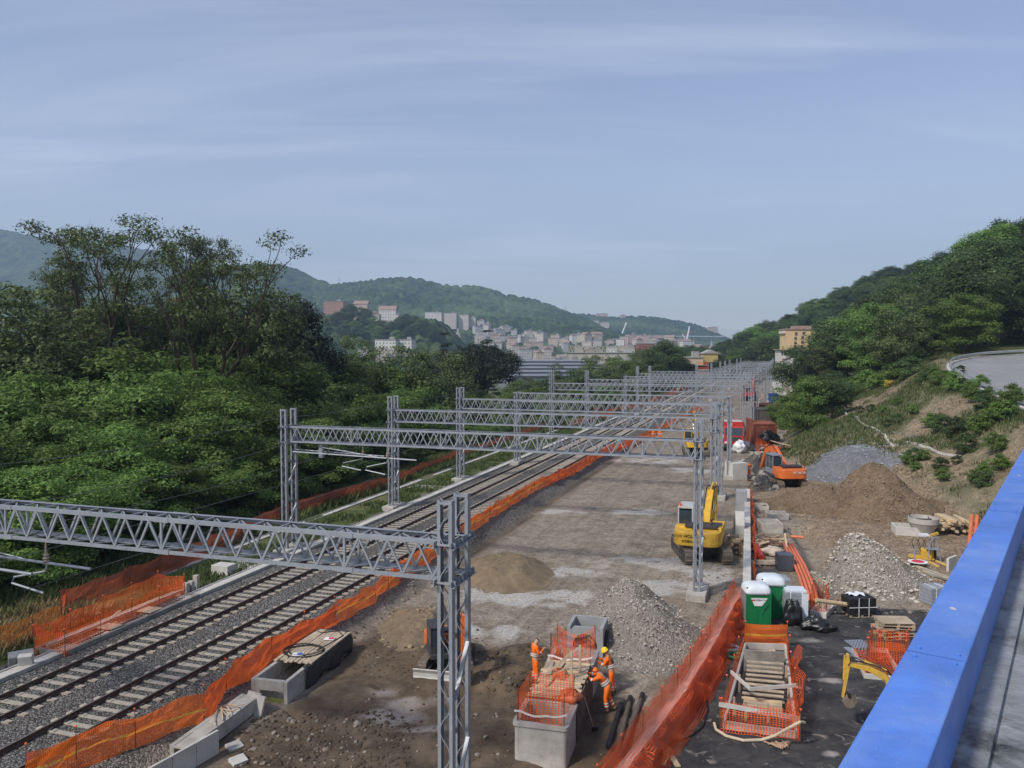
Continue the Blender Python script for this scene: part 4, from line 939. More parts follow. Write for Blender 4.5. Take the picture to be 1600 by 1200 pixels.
for row, (p, zt, s0, s1, st) in enumerate([(-39.0, 6.0, 10, 124, 5.6), (-44.0, 9.0, 16, 120, 5.8), (-50.0, 11.6, 22, 112, 6.2), (-57, 13.0, 28, 108, 6.8), (-64, 14.0, 34, 100, 8.5)]):
    s = s0
    while s < s1:
        q = SP(s + random.uniform(-1.5, 1.5), p + random.uniform(-1.3, 1.3)); z = Tz(q.x, q.y)
        px = 800 + 1260 * q.x / q.y
        if -420 < px < 900:
            ht = zt + random.uniform(-1.3, 1.0) - z - (1.2 if px > 480 else 0) - (1.5 if px > 640 else 0) - (1.3 if px < 120 and row > 1 else 0)
            tree('locust', (q.x, q.y, z), ht, ['low front-row locust tree overhanging the red fabric fence by the railway', 'feathery green locust tree in the second row of the thicket', 'feathery green locust tree forming the rounded top of the thicket', 'locust tree at the back of the thicket under the tall forked trees', 'locust tree of the hindmost row behind the tall forked trees'][row], 'tree', GL, random.uniform(1.0, 1.3) * (1.4 if row == 0 else 1.1))
        s += st * random.uniform(.85, 1.15)
for px, yt, Y, kd, lb in [(815, 592, 136, 'locust', 'low locust tree before the grey warehouse roof'), (842, 588, 150, 'oak', 'dark leafy tree at the left end of the warehouse roof'), (872, 566, 158, 'thin', 'airy tree crossing the warehouse roof'), (905, 575, 168, 'oak', 'dark leafy tree between two gantry columns'), (935, 553, 182, 'pale', 'rounded pale tree at the right end of the warehouse roof'), (962, 556, 196, 'locust', 'locust tree right of the rounded pale tree'), (990, 552, 214, 'pale', 'pale tree left of the tall dark clump'), (1012, 541, 236, 'oak', 'dark tree on the left of the tall dark clump'), (1034, 528, 250, 'oak', 'tallest dark tree of the clump before the white bridge'), (1052, 540, 262, 'oak', 'dark tree on the right of the tall dark clump'), (905, 606, 140, 'locust', 'low locust tree behind the tall gantry column'), (945, 600, 160, 'locust', 'low locust tree behind the eighth gantry'), (860, 612, 128, 'locust', 'low locust tree under the sixth gantry beam'), (985, 596, 182, 'locust', 'low locust tree behind the ninth gantry'), (1015, 588, 205, 'oak', 'low dark tree below the tall dark clump')]:
    tree_px(kd, px, yt, Y, lb, 1.25)
# ---- wood beyond the end of the works and on the right-hand hill
GF = 'trees of the wood closing off the far end of the works'
for i in range(46):
    px = 1058 + (i * 4.45) % 205 + random.uniform(-3, 3); f = (px - 1058) / 205; Y = random.choice([340, 375, 410, 450, 490])
    yt = 545 - 8 - 38 * sstep(.25, .75, f) + random.uniform(-2, 6) + (0 if Y > 400 else 12 + (450 - Y) * .06)
    q = A(px, float(yt), Y); z = min(Tz(q.x, q.y), q.z - 7)
    tree(random.choice(['oak', 'oak', 'locust', 'oak']), (q.x, q.y, z), q.z - z, 'broadleaf tree in the dark wood behind the end of the works', 'tree', GF, random.uniform(1.1, 1.5))
GR = 'trees of the wood on the hill to the right'
r5 = np.random.default_rng(5); pts = []
for _ in range(9000):
    x, y = r5.uniform(60, 215), r5.uniform(112, 345)
    hz, u = hill_right(np.array([x]), np.array([y])); u = float(u[0])
    if u < 3 or u > 105: continue
    if 175 < y < 292 and u < 13: continue
    if float(poly_sd(np.array([x]), np.array([y]), ROAD_POLY)[0]) < 4.5: continue
    if y < 126 and u < 40: continue
    px = 800 + 1260 * x / y
    if px > 1760: continue
    md = 6.6 + .012 * y + (1.0 if u > 45 else 0)
    if all((x - a) ** 2 + (y - b_) ** 2 > md * md for a, b_ in pts): pts.append((x, y))
for x, y in pts:
    z = Tz(x, y); kd = random.choices(['oak', 'locust', 'pale', 'thin'], [8, 1.0, .8, .6])[0]
    ht = random.uniform(10, 16.5) * (.75 if y < 135 else 1)
    lb = {'oak': 'dark broadleaf tree in the dense wood covering the right-hand hill', 'locust': 'mid green feathery tree in the dense wood covering the right-hand hill', 'pale': 'pale green tree in the dense wood covering the right-hand hill', 'thin': 'slender airy tree in the dense wood covering the right-hand hill'}[kd]
    tree(kd, (x, y, z - .3), ht, lb, 'tree', GR, random.uniform(1.05, 1.4))
for _ in range(1500):
    x, y = r5.uniform(105, 330), r5.uniform(345, 560); px = 800 + 1260 * x / y
    if not 1130 < px < 1560: continue
    if all((x - a) ** 2 + (y - b_) ** 2 > 110 for a, b_ in pts[-260:]) and float(hill_right(np.array([x]), np.array([y]))[1][0]) > 4:
        pts.append((x, y)); tree(random.choice(['oak', 'oak', 'locust']), (x, y, Tz(x, y) - .3), random.uniform(10, 14), 'distant tree in the wood beyond the right-hand hill', 'tree', 'distant trees beyond the right-hand hill', 1.35)
# big bush at the foot of the slope and other shrubs
def shrub(kd, px, py, ht, label, wide=1.2, group=None):
    g = G(px, py, 4); return tree(kd, tuple(g), ht, label, 'shrub', group, wide)
g = G(1262, 672, 1); tree('locust', tuple(g - Vector((0, 0, 1.5))), 9.0, 'big light green bush spreading over the rusty containers', 'bush', None, 1.15)
g = G(1232, 668, 1); tree('locust', tuple(g - Vector((0, 0, 2.0))), 7.0, 'smaller light green bush at the left foot of the big one', 'bush', None, 1.3)
g = G(1300, 655, 3); tree('oak', tuple(g), 6.5, 'dark green bush on the slope right of the big light one', 'bush', None, 1.2)
for px, py, h_, kd in [(1330, 622, 3.5, 'lbush'), (1362, 612, 3.6, 'lbush'), (1395, 600, 3.2, 'lbush'), (1300, 640, 3.4, 'bush'), (1420, 596, 3.0, 'bush'), (1445, 585, 3.2, 'bush')]:
    shrub(kd, px, py, h_, 'leafy shrub along the lower edge of the hill wood', 1.4, 'shrubs along the lower edge of the wood')
shrub('broom', 1467, 574, 2.4, 'yellow flowering broom bush by the bend of the guard rail', 1.2)
shrub('broom', 1388, 606, 1.2, 'small yellow flowering broom bush on the grassy slope', 1.5)
for i, (px, py, h_, kd) in enumerate([(1480, 597, 1.2, 'bush'), (1497, 608, 1.1, 'bush'), (1515, 621, 1.1, 'bush'), (1535, 634, 1.2, 'bush'), (1555, 645, 1.1, 'bush'), (1575, 656, 1.2, 'bush'), (1500, 588, 1.1, 'bush'), (1520, 570, 1.0, 'bush'), (1550, 566, 1.0, 'bush')]):
    shrub(kd, px, py, h_, 'low dark shrub growing along the guard rail of the road', 1.2, 'shrubs along the guard rail')
shrub('lbush', 1530, 606, 1.6, 'round bright shrub standing on the road side of the guard rail', 1.2)
shrub('lbush', 1578, 634, 2.3, 'largest bright shrub beside the guard rail at the right edge', 1.0)
for px, py, h_ in [(1452, 676, 1.6), (1470, 684, 1.8), (1495, 690, 1.8), (1515, 668, 1.6), (1535, 688, 1.6), (1550, 700, 1.8), (1460, 648, 1.4), (1490, 650, 1.5), (1385, 668, .9), (1402, 676, 1.0), (1360, 655, .9), (1345, 646, .9), (1330, 655, .8), (1565, 705, 1.9), (1440, 655, 1.5), (1462, 662, 1.7), (1485, 668, 1.6), (1505, 662, 1.4), (1475, 648, 1.2), (1520, 680, 1.5), (1545, 672, 1.5), (1425, 667, 1.1), (1400, 655, 1.0), (1530, 700, 1.9), (1508, 706, 1.8), (1555, 715, 1.8), (1570, 690, 1.8), (1450, 640, 1.0), (1415, 725, 1.2), (1428, 718, 1.2), (1442, 712, 1.1), (1470, 735, 1.2), (1475, 752, 1.2), (1520, 752, 1.1), (1535, 760, 1.3), (1540, 745, 1.2), (1380, 640, .9), (1430, 736, .9), (1495, 725, .8), (1560, 735, 1.5)]:
    shrub(random.choice(['bush', 'lbush', 'lbush']), px, py, h_ * 1.05, 'scrubby shrub scattered on the bare embankment', 1.15, 'shrubs on the embankment')
# ---- grass blades
def grass_mesh(pts, h0, h1, per, m, name, spread=.12, wv=.02):
    r = np.random.default_rng(77); n = len(pts); base = np.repeat(pts, per, 0) + np.concatenate([r.normal(0, spread, (n * per, 2)), np.zeros((n * per, 1))], 1)
    hgt = r.uniform(h0, h1, (n * per, 1)); a = r.uniform(0, 6.28, n * per); d = np.stack([np.cos(a), np.sin(a), np.zeros_like(a)], 1)
    sd_ = np.stack([-np.sin(a), np.cos(a), np.zeros_like(a)], 1) * wv; tip = base + d * hgt * .45 + np.array([0, 0, 1]) * hgt; md = base + d * hgt * .15 + np.array([0, 0, 1]) * hgt * .55
    V = np.stack([base - sd_, base + sd_, md + sd_ * .8, tip], 1).reshape(-1, 3); F = np.arange(len(V)).reshape(-1, 4)
    return kind(link(name, np_mesh(name, V, F, m)), 'stuff')
def scatter(n, fn, keep, seed):
    r = np.random.default_rng(seed); x, y = fn(r, n); kp = keep(x, y); x, y = x[kp], y[kp]; return np.stack([x, y, T(x, y)], 1)
def strip(r, n):
    s, p = r.uniform(24, 170, n) ** 1, r.uniform(-31.9, -28.9, n); return s * DX + p * DY, s * DY - p * DX
grass_mesh(scatter(9000, strip, lambda x, y: fbm(x * .5, y * .5, 61) > -.12, 61), .10, .40, 5, LM_GRASS, 'grass', .16, .03)
def strip2(r, n):
    s, p = r.uniform(16, 130, n), r.uniform(-39, -33.6, n); return s * DX + p * DY, s * DY - p * DX
grass_mesh(scatter(9000, strip2, lambda x, y: np.ones_like(x, bool), 62), .25, .8, 4, LM_GRASS, 'grass', .2, .035)
def slope_pts(r, n): return r.uniform(31, 75, n), r.uniform(55, 135, n)
def slope_keep(x, y):
    hz, u = hill_right(x, y); cl = fbm(x * .11, y * .11, 51)
    return (u > 1.2) & (u < 32) & (poly_sd(x, y, ROAD_POLY) > .7) & (cl < .06 + .25 * fbm(x * .6, y * .6, 8))
grass_mesh(scatter(42000, slope_pts, slope_keep, 63), .15, .5, 4, LM_GRASS, 'grass', .2, .035)
grass_mesh(scatter(7000, slope_pts, lambda x, y: slope_keep(x, y) | ((hill_right(x, y)[1] > 1) & (poly_sd(x, y, ROAD_POLY) > .7) & (fbm(x * .5, y * .5, 71) > .1)), 64), .12, .45, 4, LM_DRY, 'grass', .2, .03)
def strip3(r, n):
    s, p = r.uniform(14, 30, n), r.uniform(-35, -30.4, n); return s * DX + p * DY, s * DY - p * DX
grass_mesh(scatter(2600, strip3, lambda x, y: fbm(x * .5, y * .5, 65) > -.3, 65), .25, .7, 6, LM_DRY, 'grass', .18, .03)
# ================================================================ netting, troughs, walls
M_STAKE = mat('rusty_stake', (.14, .075, .05), .8, .3, 5)
M_CAP = mat('orange_stake_cap', (.75, .12, .04), .5, .1, 5)
M_TAPE = mat('white_red_tape', (.72, .62, .60), .6, .15, 6)
def polyline(pts, step):
    out = []; d0 = 0; D = []
    for a, b in zip(pts[:-1], pts[1:]):
        Ls = (b - a).length; n = max(1, int(round(Ls / step)))
        for k in range(n): out.append(a.lerp(b, k / n)); D.append(d0 + Ls * k / n)
        d0 += Ls
    out.append(pts[-1]); D.append(d0); return out, D
def net_sheet(pts, h, m, parent, seed=1, sag=.10, wrinkle=.05, lean=0.0, bow=0.0, step=.3, span=2.4, rows=6, name='net', slump=.0):
    """hanging net along base points (local to parent); sags between stakes every 'span' metres"""
    q, D = polyline(pts, step); n = len(q); mb = MB()
    nr = []
    for i in range(n):
        d = q[min(i + 1, n - 1)] - q[max(i - 1, 0)]; nr.append(Vector((d.y, -d.x, 0)).normalized() if d.length > 1e-6 else Vector((1, 0, 0)))
    dd_ = np.array(D)[:, None]; rw_ = np.arange(rows)[None, :]; nz1 = fbm(dd_ * .9 + rw_ * .25, rw_ * .6 + seed * 7.3, seed, 4) + .35 * np.sin(dd_ * 3.1 + rw_ * 1.1 + seed) * fbm(dd_ * .5, rw_ * .2 + seed, seed + 2, 2); nz2 = vn(np.array(D) * .35, np.full(n, seed * 3.1), seed)
    def f(i, j):
        t = j / (rows - 1); hh = h * (1 - slump * nz2[i]) - sag * abs(math.sin(math.pi * D[i] / span))
        off = wrinkle * 2 * float(nz1[i, j]) + lean * t + bow * math.sin(math.pi * t)
        return q[i] + nr[i] * off + Vector((0, 0, hh * t + .015 - (.05 * float(nz1[i, j]) if j == 0 else 0)))
    mb.grid(n, rows, f, uvfn=lambda i, j: (D[i], h * j / (rows - 1)))
    return mb.build(name, m, parent)
def stake(p, h, parent, r=.014, cap=True, tilt=(0, 0)):
    mb = MB(); mb.tube([p - Vector((0, 0, .2)), p + Vector((tilt[0], tilt[1], h))], r, 5)
    o = mb.build('stake', M_STAKE, parent)
    if cap: MB().rock(p + Vector((tilt[0], tilt[1], h + .02)), .045, flat=1).build('stake_cap', M_CAP, o)
    return o
def net_fence(label, wpts, h, mats, seed=1, cat='mesh fence', group=None, sec=1, closed=False, stakes=2.4, cap=True, name='orange_mesh_fence', **kw):
    o0 = wpts[0].copy(); t = thing(name, label, cat, o0, 0, group); lp = [p - o0 for p in wpts]
    if closed: lp.append(lp[0].copy())
    k = 0; i = 0
    while i < len(lp) - 1:
        j = min(i + sec, len(lp) - 1); net_sheet(lp[i:j + 1], h, mats[k % len(mats)], t, seed + k, span=stakes, **kw); k += 1; i = j
    q, D = polyline(lp, stakes)
    for a in q[:90]: stake(a, h + .06, t, cap=cap, tilt=(random.uniform(-.05, .05), random.uniform(-.05, .05)))
    return t
def Gs(pts, z0=0): return [G(x, y, z0) for x, y in pts]
net_fence('long orange safety mesh fence with a yellow stripe running between the railway and the site', Gs([(40, 1232), (120, 1200), (212, 1170), (318, 1128), (354, 1085), (425, 1030), (525, 976), (587, 940), (626, 905), (690, 866), (735, 832), (792, 794), (847, 762), (895, 742), (932, 718), (990, 696), (1025, 678), (1062, 657), (1096, 640)], .4), 1.22, [M_NET_Y, M_NET_B, M_NET_Y], 3, sec=3, wrinkle=.17, sag=.16, lean=.06, slump=.2)
net_fence('dusty red fabric fence running along the foot of the locust thicket', Gs([(94, 962), (132, 945), (250, 902), (312, 874), (432, 818), (512, 792), (607, 762), (710, 720), (747, 709), (800, 690), (850, 672)], .1), 1.35, [M_NET_D], 5, sec=20, wrinkle=.10, sag=.12, slump=.25, cap=False)
net_fence('ochre see-through net before the dry grass at the lower left edge', Gs([(-90, 1062), (0, 1024), (50, 1004), (97, 985)], .1), 1.25, [M_NET_OCH], 8, sec=9, wrinkle=.08, cap=False)
net_fence('short orange net closing the gap between ochre net and red fabric fence', Gs([(97, 985), (104, 958)], .1), 1.3, [M_NET], 9, sec=9, cap=False)
for a, lb in (([(872, 672), (905, 664), (935, 657), (960, 650)], 'orange net beside the far cable trough, left part'), ([(935, 650), (980, 641), (1010, 632), (1045, 618), (1075, 606)], 'orange net beyond the far cable trough towards the gantry row'), ([(905, 650), (950, 642), (985, 637)], 'crumpled orange net behind the sixth gantry')):
    net_fence(lb, Gs(a, .2), 1.3, [M_NET], 12, sec=9, wrinkle=.2, slump=.4)
# cable troughs left of the tracks
def trough(label, p0, w_, s0, s1, z0, m, seg=1.0, hh=.32):
    o = SP(s0, p0); t = thing('cable_trough', label, 'cable trough', (o.x, o.y, z0), -TRK)
    mb = MB(); n = int((s1 - s0) / seg)
    for sx in (-1, 1):
        for k in range(n): mb.box((sx * (w_ / 2), (k + .5) * seg, hh / 2 + random.uniform(-.008, .008)), (.09, seg - .012, hh))
    mb.build('trough_wall', m, t)
    mb = MB()
    for k in range(n):
        mb.box((random.uniform(-.015, .015), (k + .5) * seg, hh - .07 + random.uniform(-.01, .012)), (w_ - .1, seg + .002, .06))
    mb.build('cover_slab', M_CONC_L, t); return t
trough('pale concrete cable trough running along the ballast shoulder', -28.05, .62, 13, 150, .24, M_CONC)
trough('narrow concrete drain channel between green verge and red fabric fence', -32.9, .55, 36, 150, .02, M_CONC_D, 1.5, .30)
mb = MB(); o = SP(12, -31.4)
for k in range(5): mb.box((random.uniform(-.05, .05), k * 1.9 + .9, .16), (1.5, 1.85, .14))
tag(mb.build('paving_slab_path', M_CONC_L, loc=(o.x, o.y, Tz(o.x, o.y)), rz=-TRK, bevel=.02), 'pale slab path at the lower left edge below the ochre net', 'path')
# netted chamber on the left
a, b_, c_ = G(54, 1024, .2), G(102, 1026, .2), G(289, 933, .2); d_ = a + (c_ - b_)
z_ = .22
def box_thing(name, label, cat, corner_a, corner_b, length, h, wall, m, zbase=0.0, group=None, floor=True, holes=None):
    """open-topped concrete chamber: front edge a-b, going 'length' away; returns thing and its local size"""
    ex = (corner_b - corner_a); ex.z = 0; w_ = ex.length; ang = math.atan2(ex.y, ex.x)
    t = thing(name, label, cat, (corner_a.x, corner_a.y, zbase), ang, group)
    mb = MB()
    mb.box((w_ / 2, wall / 2, h / 2), (w_, wall, h)); mb.box((w_ / 2, length - wall / 2, h / 2), (w_, wall, h))
    mb.box((wall / 2, length / 2, h / 2), (wall, length - 2 * wall, h)); mb.box((w_ - wall / 2, length / 2, h / 2), (wall, length - 2 * wall, h))
    if floor: mb.box((w_ / 2, length / 2, .03), (w_ - 2 * wall, length - 2 * wall, .06))
    mb.build('chamber_wall', m, t, bevel=.02); return t, w_
t, w_ = box_thing('cable_chamber', 'long low concrete chamber with rusty bar grates inside the left orange net', 'chamber', a, b_, (c_ - b_).length, .38, .14, M_CONC_D, z_)
Lc = (c_ - b_).length
for k in range(3):
    mb = MB(); y0 = .8 + k * 2.5
    for q in range(9): mb.beam((w_ * .42, y0 + q * .16, .44 + .01 * k), (w_ - .1, y0 + q * .16 + random.uniform(-.05, .05), .44), .03, .03)
    for q in (0.5, .7, .9): mb.beam((w_ * q, y0 - .1, .465), (w_ * q, y0 + 1.5, .465), .03, .03)
    mb.build('grate', M_STAKE, t)
mb = MB(); mb.box((w_ * .36, Lc / 2, .47), (.13, Lc * .98, .12)); mb.build('centre_beam', M_CONC, t)
mb = MB(); mb.box((w_ * .68, 3.0, .425), (w_ * .5, .9, .03)); mb.box((w_ * .68, 5.3, .425), (w_ * .5, .8, .03)); mb.box((w_ * .18, 4.2, .40), (w_ * .3, 6, .03)); mb.build('cover_board', M_WOOD, t)
mb = MB(); mb.tube([(w_ * .2 + .5 * math.sin(q * .35), 3.6 + .5 * q * .1, .45 + .35 * math.sin(q * .31)) for q in range(11)], .022, 5); mb.build('bent_pipe', M_CONC_L, t)
ins = .12
net_fence('orange net cage around the long chamber left of the tracks', [Vector((a.x, a.y, z_)), Vector((b_.x, b_.y, z_)), Vector((c_.x, c_.y, z_)), Vector((d_.x, d_.y, z_))], 1.25, [M_NET], 21, sec=1, closed=True, stakes=2.0, sag=.12, wrinkle=.05)
# small concrete pieces along the trough
def cblock(px, py, sz, label, m=None, rz=None, z=0, name='concrete_block', tilt=0, group=None):
    g = G(px, py, .2); mb = MB(); mb.box((0, 0, sz[2] / 2), sz)
    o = mb.build(name, m or M_CONC, loc=(g.x, g.y, g.z + z - .03), rz=-TRK if rz is None else rz, bevel=.02); o.rotation_euler.x = tilt; return tag(o, label, 'concrete block', group)
for px, py, lb in ((291, 928, 'leftmost small upright block beside the left net cage'), (299, 925, 'middle small upright block beside the left net cage'), (307, 921, 'taller small upright block beside the left net cage')):
    cblock(px, py, (.28, .22, .62 if px < 300 else .8), lb)
cblock(350, 897, (1.1, .8, .6), 'pale block standing on the verge by the drain channel', M_CONC_L)
cblock(383, 884, (2.4, 1.4, .12), 'flat pale slab lying on the verge behind the pale block', M_CONC_L)
cblock(668, 762, (3.0, 1.6, .12), 'flat pale slab lying in the green verge between second and third gantry', M_CONC_L)
cblock(33, 1035, (.9, .5, .45), 'grey concrete block lying by the trough at lower left', M_CONC, .6, tilt=.2)
cblock(42, 1042, (.5, .25, .6), 'pale kerb piece leaning beside the grey block at lower left', M_CONC_L, .3, tilt=.3)
# concrete chamber with planks and black sheeting (right of the orange fence)
zt = .85
a, b_, c_ = P(392, 1060, zt), P(449, 1066, zt), P(557, 990, zt)
Lc = (c_ - b_).length
ex = (b_ - a); w_ = ex.length; ang = math.atan2(ex.y, ex.x)
t = thing('cable_chamber', 'long concrete chamber covered with planks and draped with black sheeting', 'chamber', (a.x, a.y, zt - 1.05), ang)
mb = MB(); H_ = 1.05; wl = .16
mb.box((wl / 2, Lc / 2, H_ / 2), (wl, Lc, H_)); mb.box((w_ - wl / 2, Lc / 2, H_ / 2), (wl, Lc, H_)); mb.box((w_ / 2, Lc - wl / 2, H_ / 2), (w_ - 2 * wl, wl, H_))
mb.box((w_ / 2, wl / 2, H_ - .2), (w_ - 2 * wl, wl, .4)); mb.box((wl + .1, wl / 2, (H_ - .4) / 2), (.2, wl, H_ - .4)); mb.box((w_ / 2, Lc / 2, .05), (w_ - 2 * wl, Lc - .3, .1))
mb.build('chamber_wall', M_CONC, t, bevel=.02)
mb = MB(); y = 1.75
pl = MB(); y0 = 1.7
for k in range(10):
    x = .02 + k * (w_ + .1) / 10; pl.box((x + .07, (y0 + Lc) / 2 + random.uniform(-.2, .15), H_ + .03 + random.uniform(0, .025)), ((w_ + .1) / 10 - .02, Lc - y0 - .1, .045), Matrix.Rotation(random.uniform(-.02, .02), 3, 'Z'))
pl.build('plank_cover', M_WOOD, t)
mb = MB()
mb.grid(20, 6, lambda i, j: (w_ + .03 + .05 * math.sin(i * 1.3 + j) + .02 * j + (0 if j else -.12), 1.3 + i * (Lc - 1.2) / 19, H_ + .06 - j * (.17 + .03 * math.sin(i * .7))))
mb.grid(12, 4, lambda i, j: (w_ * (1 - i / 11), Lc + .04 + .04 * math.sin(i * 2 + j), H_ + .05 - j * .28))
sh = mb.build('black_sheeting', mat('black_plastic_sheet', (.03, .032, .036), .5, .3, 3, .3, 5), t, smooth=True); sm = sh.modifiers.new('Thick', 'SOLIDIFY'); sm.thickness = .012
mb = MB(); mb.box((w_ * .62, .1, .25), (.9, .05, .2)); mb.build('green_lining', mat('green_board', (.16, .17, .05), .8, .3, 4), t)
def coil(cx, cy, z, r, turns, rad, m, label, name='hose', wob=.15, tail=None, cat='hose'):
    pts = []
    for k in range(int(turns * 14)):
        a_ = k / 14 * 6.283; q = r * (1 + wob * math.sin(a_ * .37 + k * .05)); pts.append(Vector((cx + q * math.cos(a_), cy + .8 * q * math.sin(a_), z + .012 * k / 7 + .02 * math.sin(k))))
    if tail: pts += [Vector(v) for v in tail]
    return tag(MB().tube(pts, rad, 6).build(name, m), label, cat)
tw = Matrix.Rotation(ang, 4, 'Z'); o0 = Vector((a.x, a.y, 0))
def loc2(x, y, z): v = tw @ Vector((x, y, 0)); return Vector((o0.x + v.x, o0.y + v.y, z))
q = loc2(w_ * .5, Lc * .52, 0); coil(q.x, q.y, zt + .08, .75, 2.6, .025, M_BLACK, 'black hose coiled loosely on the planks of the covered chamber', tail=[loc2(w_ * .3, 2.0, zt + .1), loc2(w_ * .35, 1.3, zt - .1), loc2(w_ * .3, .9, zt - .6)])
pts = [loc2(w_ * f, y, zt + .09) for f, y in ((.1, 2.2), (-.05, 3.5), (.05, 5.0), (.3, Lc - .5), (.7, Lc - .1), (1.0, Lc - .6), (.9, Lc * .7), (.8, Lc * .55))]
tag(MB().tube(pts, .022, 6).build('hose', M_BLACK), 'black hose laid along the rim of the plank-covered chamber', 'hose')
M_SIGNW = mat('white_sign_plate', (.72, .72, .72), .4, .05, 3); M_SIGNR = mat('red_sign_plate', (.55, .03, .05), .4, .1, 3); M_SIGNB = mat('blue_sign_plate', (.05, .12, .45), .4, .1, 3)
for f, y, rz, c, lb in ((.45, 2.3, .4, M_SIGNB, 'small white and blue notice board lying on the near planks'), (.75, Lc - 1.1, .2, M_SIGNR, 'small white and red notice board lying on the far planks')):
    g = loc2(w_ * f, y, zt + .10); s_ = thing('notice_board', lb, 'sign', g, ang + rz)
    MB().box((0, 0, .01), (.42, .32, .02)).build('board', M_SIGNW, s_); MB().box((.08, 0, .026), (.2, .2, .012)).build('symbol', c, s_)
# trough of single blocks running from the chamber to the lower edge
gA, gB = G(392, 1106), G(255, 1212); dv = (gB - gA); Ls = dv.length; ang2 = math.atan2(dv.y, dv.x)
t = thing('cable_trough', 'open trough of grey concrete blocks running from the plank chamber to the bottom edge', 'cable trough', gA, ang2)
mb = MB()
for k in range(int(Ls / .98)): mb.box((.5 + k * .98, -.28, .24 + random.uniform(-.015, .015)), (.96, .16, .5)); mb.box((.5 + k * .98, .28, .24), (.96, .16, .5))
mb.build('trough_wall', M_CONC, t, bevel=.012)
mb = MB()
for k in range(int(Ls / .98)):
    mb.box((.5 + k * .98, .02, .45 + random.uniform(-.01, .01)), (.985, .46, .06))
mb.build('cover_slab', M_CONC, t)
pts = [gA + Vector((math.cos(ang2), math.sin(ang2), 0)) * (1.0 + .25 * math.sin(k * .8) * 2 + k * .03) + Vector((.35 * math.cos(k * .75), .35 * math.sin(k * .75), .56 + .02 * math.sin(k))) for k in range(34)]
tag(MB().tube(pts, .02, 5).build('rope', mat('beige_hose', (.46, .34, .24), .7, .15, 4)), 'pale rope heaped on the block trough next to the chamber opening', 'rope')
for k, (px, py, lb) in enumerate(((398, 1118, 'front slab leaning against the block trough'), (391, 1113, 'second slab leaning against the block trough'))):
    cblock(px, py, (.62, .1, .72), lb, M_CONC, -.5, tilt=-.35)
gA2, gB2 = G(341, 1176), G(262, 1222)
dv = gB2 - gA2; t = thing('slab_row', 'row of upright pale slabs shoring the soil near the bottom edge', 'slab row', gA2, math.atan2(dv.y, dv.x))
for k in range(4): MB().box((.45 + k * .92, 0, .35), (.9, .09, .8)).build('slab', M_CONC_L, t, bevel=.01)
for px, py, lb in ((366, 1168, 'loose flat stone slab on the dark soil near the bottom'), (372, 1190, 'pale broken slab piece on the dark soil at the bottom edge')):
    cblock(px, py, (.5, .38, .14), lb, M_CONC_L if px > 370 else M_CONC, .8, tilt=.25)
# nearest chamber group with shuttering in the centre
zt = 1.32
a, b_ = P(803, 1127, zt), P(886, 1141, zt); ex = b_ - a; w_ = ex.length * .97; ang = R(-14.5); o0 = Vector((a.x, a.y, 0)); tw = Matrix.Rotation(ang, 4, 'Z')
def chamber(label, y0, ln, h, zb, x0=0.0, ww=None, wall=.12, rim=True):
    ww = ww or w_; g = loc2(x0, y0, zb); t = thing('concrete_chamber', label, 'chamber', g, ang)
    mb = MB(); r_ = .12
    def ring(sx, sy, x_, y_):  # rounded rectangle outline
        out = []
        for cx_, cy_, a0 in ((sx - r_, sy - r_, 0), (r_, sy - r_, 90), (r_, r_, 180), (sx - r_, r_, 270)):
            for q in range(5): aa = R(a0 + q * 22.5); out.append((x_ + cx_ + r_ * math.cos(aa), y_ + cy_ + r_ * math.sin(aa)))
        return out
    oo = ring(ww, ln, 0, 0); ii = ring(ww - 2 * wall, ln - 2 * wall, wall, wall); rr_ = ring(ww + .1, ln + .1, -.05, -.05); n = len(oo)
    levels = [(oo, 0), (oo, h - .14), (rr_, h - .12), (rr_, h), (ii, h), (ii, .12)] if rim else [(oo, 0), (oo, h), (ii, h), (ii, .12)]
    for lv, z in levels: mb.v += [(x, y, z) for x, y in lv]
    for k in range(len(levels) - 1):
        for i in range(n): mb.f.append((k * n + i, k * n + (i + 1) % n, (k + 1) * n + (i + 1) % n, (k + 1) * n + i)); mb.mi.append(0)
    mb.f.append(tuple((len(levels) - 1) * n + i for i in range(n))); mb.mi.append(0)
    mb.build('chamber_wall', M_CONC, t); return t
chamber('nearest rounded concrete chamber with orange net on top at the bottom of the picture', 0, 1.75, 1.45, -.13)
chamber('rounded concrete chamber at the far end of the plank deck under crumpled net', 5.1, 1.6, 1.45, -.13)
# timber shuttered deck between them
t = thing('shuttered_trench', 'timber plank deck on dark vertical boards between two concrete chambers', 'plank deck', loc2(0, 1.8, 0), ang)
mb = MB(); y = .05
while y < 3.2:
    wd = random.uniform(.16, .26); mb.box((w_ / 2 + random.uniform(-.06, .06), y + wd / 2, zt + random.uniform(0, .03)), (w_ * random.uniform(.86, 1.04), wd - .015, .045), Matrix.Rotation(random.uniform(-.03, .03), 3, 'Z'), mi=random.choice([0, 0, 1])); y += wd
mb.build('plank_deck', [M_WOOD, M_WOOD_L], t)
mb = MB()
for k in range(9): mb.box((w_ + .02 + random.uniform(-.02, .02), .15 + k * .37, zt / 2 - .05), (.05, .33, zt + random.uniform(-.06, .02)), Matrix.Rotation(random.uniform(-.03, .03), 3, 'X'))
sb_ = mb.build('side_boards', mat('dark_shutter_board', (.11, .095, .08), .85, .3, 3, .3, 12), t); mb = MB()
for k in range(9): mb.box((-.02, .15 + k * .37, zt / 2 - .05), (.05, .33, zt))
mb.build('side_boards', mat('dark_shutter_board', (.11, .095, .08), .85, .3, 3, .3, 12), t)
